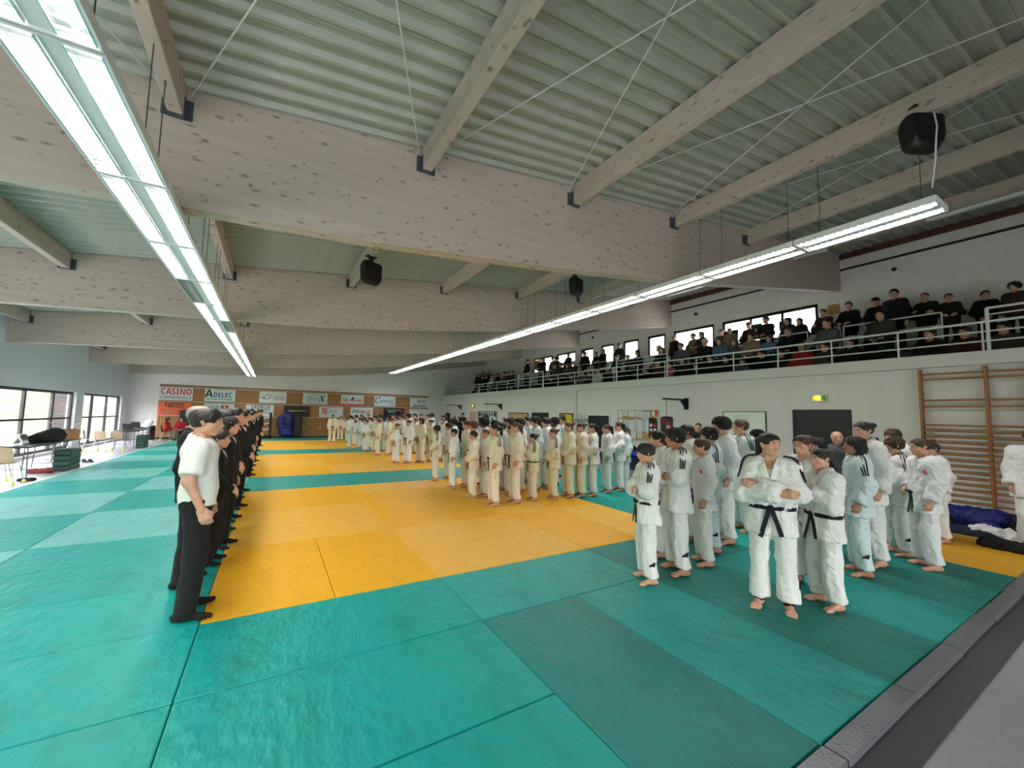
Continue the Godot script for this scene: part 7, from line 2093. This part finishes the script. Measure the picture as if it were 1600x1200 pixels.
		[12.62, 2.45, 8.15, 1.77, -91, {"wear": "plain", "pose": "seated", "hair": "bald", "hc": "dark", "top": M.coat_black, "cut": "coat", "turn": -7}, "spectator seated in front gallery row, a bald head, black top, tenth from far wall", "black top spectators with a bald head, in the front gallery row"],
		[12.62, 2.45, 9.10, 1.88, -100, {"wear": "plain", "pose": "seated", "hair": "short", "hc": "brown", "top": M.coat_white, "cut": "coat", "turn": -8}, "spectator seated in front gallery row, short hair, white top, ninth from far wall", "white top spectators with short hair, in the front gallery row"],
		[12.62, 2.45, 9.62, 1.76, -96, {"wear": "plain", "pose": "seated", "hair": "short", "hc": "dark", "top": M.coat_wine, "cut": "coat", "turn": -18}, "spectator seated in front gallery row, short hair, wine red top, eighth from far wall", "wine red top spectators with short hair, in the front gallery row"],
		[12.62, 2.45, 10.16, 1.88, -96, {"wear": "plain", "pose": "seated", "hair": "short", "hc": "black", "top": M.coat_grey, "cut": "coat", "turn": -4}, "spectator seated in front gallery row, short hair, grey top, seventh from far wall", "grey top spectators with short hair, in the front gallery row"],
		[12.62, 2.45, 10.95, 1.68, -97, {"wear": "plain", "pose": "seated", "hair": "short", "hc": "dark", "top": M.coat_brown, "cut": "coat", "turn": 13}, "spectator seated in front gallery row, short hair, brown top, sixth from far wall", "brown top spectators with short hair, in the front gallery row"],
		[12.62, 2.45, 12.60, 1.72, -93, {"wear": "plain", "pose": "seated", "hair": "short", "hc": "brown", "top": M.coat_black, "cut": "coat", "turn": -6}, "spectator seated in front gallery row, short hair, black top, fifth from far wall", "black top spectators with short hair, in the front gallery row"],
		[12.62, 2.45, 19.23, 1.62, -98, {"wear": "plain", "pose": "seated", "hair": "short", "hc": "dark", "top": M.coat_grey, "cut": "coat", "turn": -4}, "spectator seated in front gallery row, short hair, grey top, fourth from far wall", "grey top spectators with short hair, in the front gallery row"],
		[12.62, 2.45, 20.39, 1.88, -100, {"wear": "plain", "pose": "seated", "hair": "short", "hc": "black", "top": M.coat_black, "cut": "coat", "turn": 0}, "spectator seated in front gallery row, short hair, black top, third from far wall", "black top spectators with short hair, in the front gallery row"],
		[12.62, 2.45, 20.94, 1.57, -90, {"wear": "plain", "pose": "seated", "hair": "short", "hc": "dark", "top": M.coat_white, "cut": "coat", "turn": 0}, "spectator seated in front gallery row, short hair, white top, second from far wall", "white top spectators with short hair, in the front gallery row"],
		[12.62, 2.45, 21.50, 1.88, -90, {"wear": "plain", "pose": "seated", "hair": "long", "hc": "brown", "top": M.coat_black, "cut": "coat", "turn": -13}, "spectator seated in front gallery row, long hair, black top, first from far wall", "black top spectators with long hair, in the front gallery row"],
		[13.90, 3.36, 22.00, 1.52, -78, {"wear": "plain", "pose": "sides", "hair": "short", "hc": "black", "top": M.coat_black, "cut": "coat", "turn": 5}, "spectator standing at far gallery end, short hair, black top, fifth from far wall", "black top spectators with short hair, in the far gallery corner"],
		[13.90, 3.36, 22.50, 1.45, -91, {"wear": "plain", "pose": "front", "hair": "short", "hc": "dark", "top": M.coat_black, "cut": "coat", "turn": -18}, "spectator standing at far gallery end, short hair, black top, fourth from far wall", "black top spectators with short hair, in the far gallery corner"],
		[13.90, 3.36, 23.00, 1.55, -104, {"wear": "plain", "pose": "rail", "hair": "long", "hc": "brown", "top": M.coat_grey, "cut": "coat", "turn": 4}, "spectator standing at far gallery end, long hair, grey top, third from far wall", "grey top spectators with long hair, in the far gallery corner"],
		[13.90, 3.36, 23.50, 1.45, -100, {"wear": "plain", "pose": "crossed", "hair": "short", "hc": "dark", "top": M.coat_black, "cut": "coat", "turn": 7}, "spectator standing at far gallery end, short hair, black top, second from far wall", "black top spectators with short hair, in the far gallery corner"],
		[13.90, 3.36, 24.00, 1.45, -78, {"wear": "plain", "pose": "sides", "hair": "short", "hc": "black", "top": M.coat_black, "cut": "coat", "turn": 16}, "spectator standing at far gallery end, short hair, black top, first from far wall", "black top spectators with short hair, in the far gallery corner"],
	]
	for r in rows:
		person(W(r[0], r[1], r[2]), r[3], r[4], r[5], r[6], r[7])
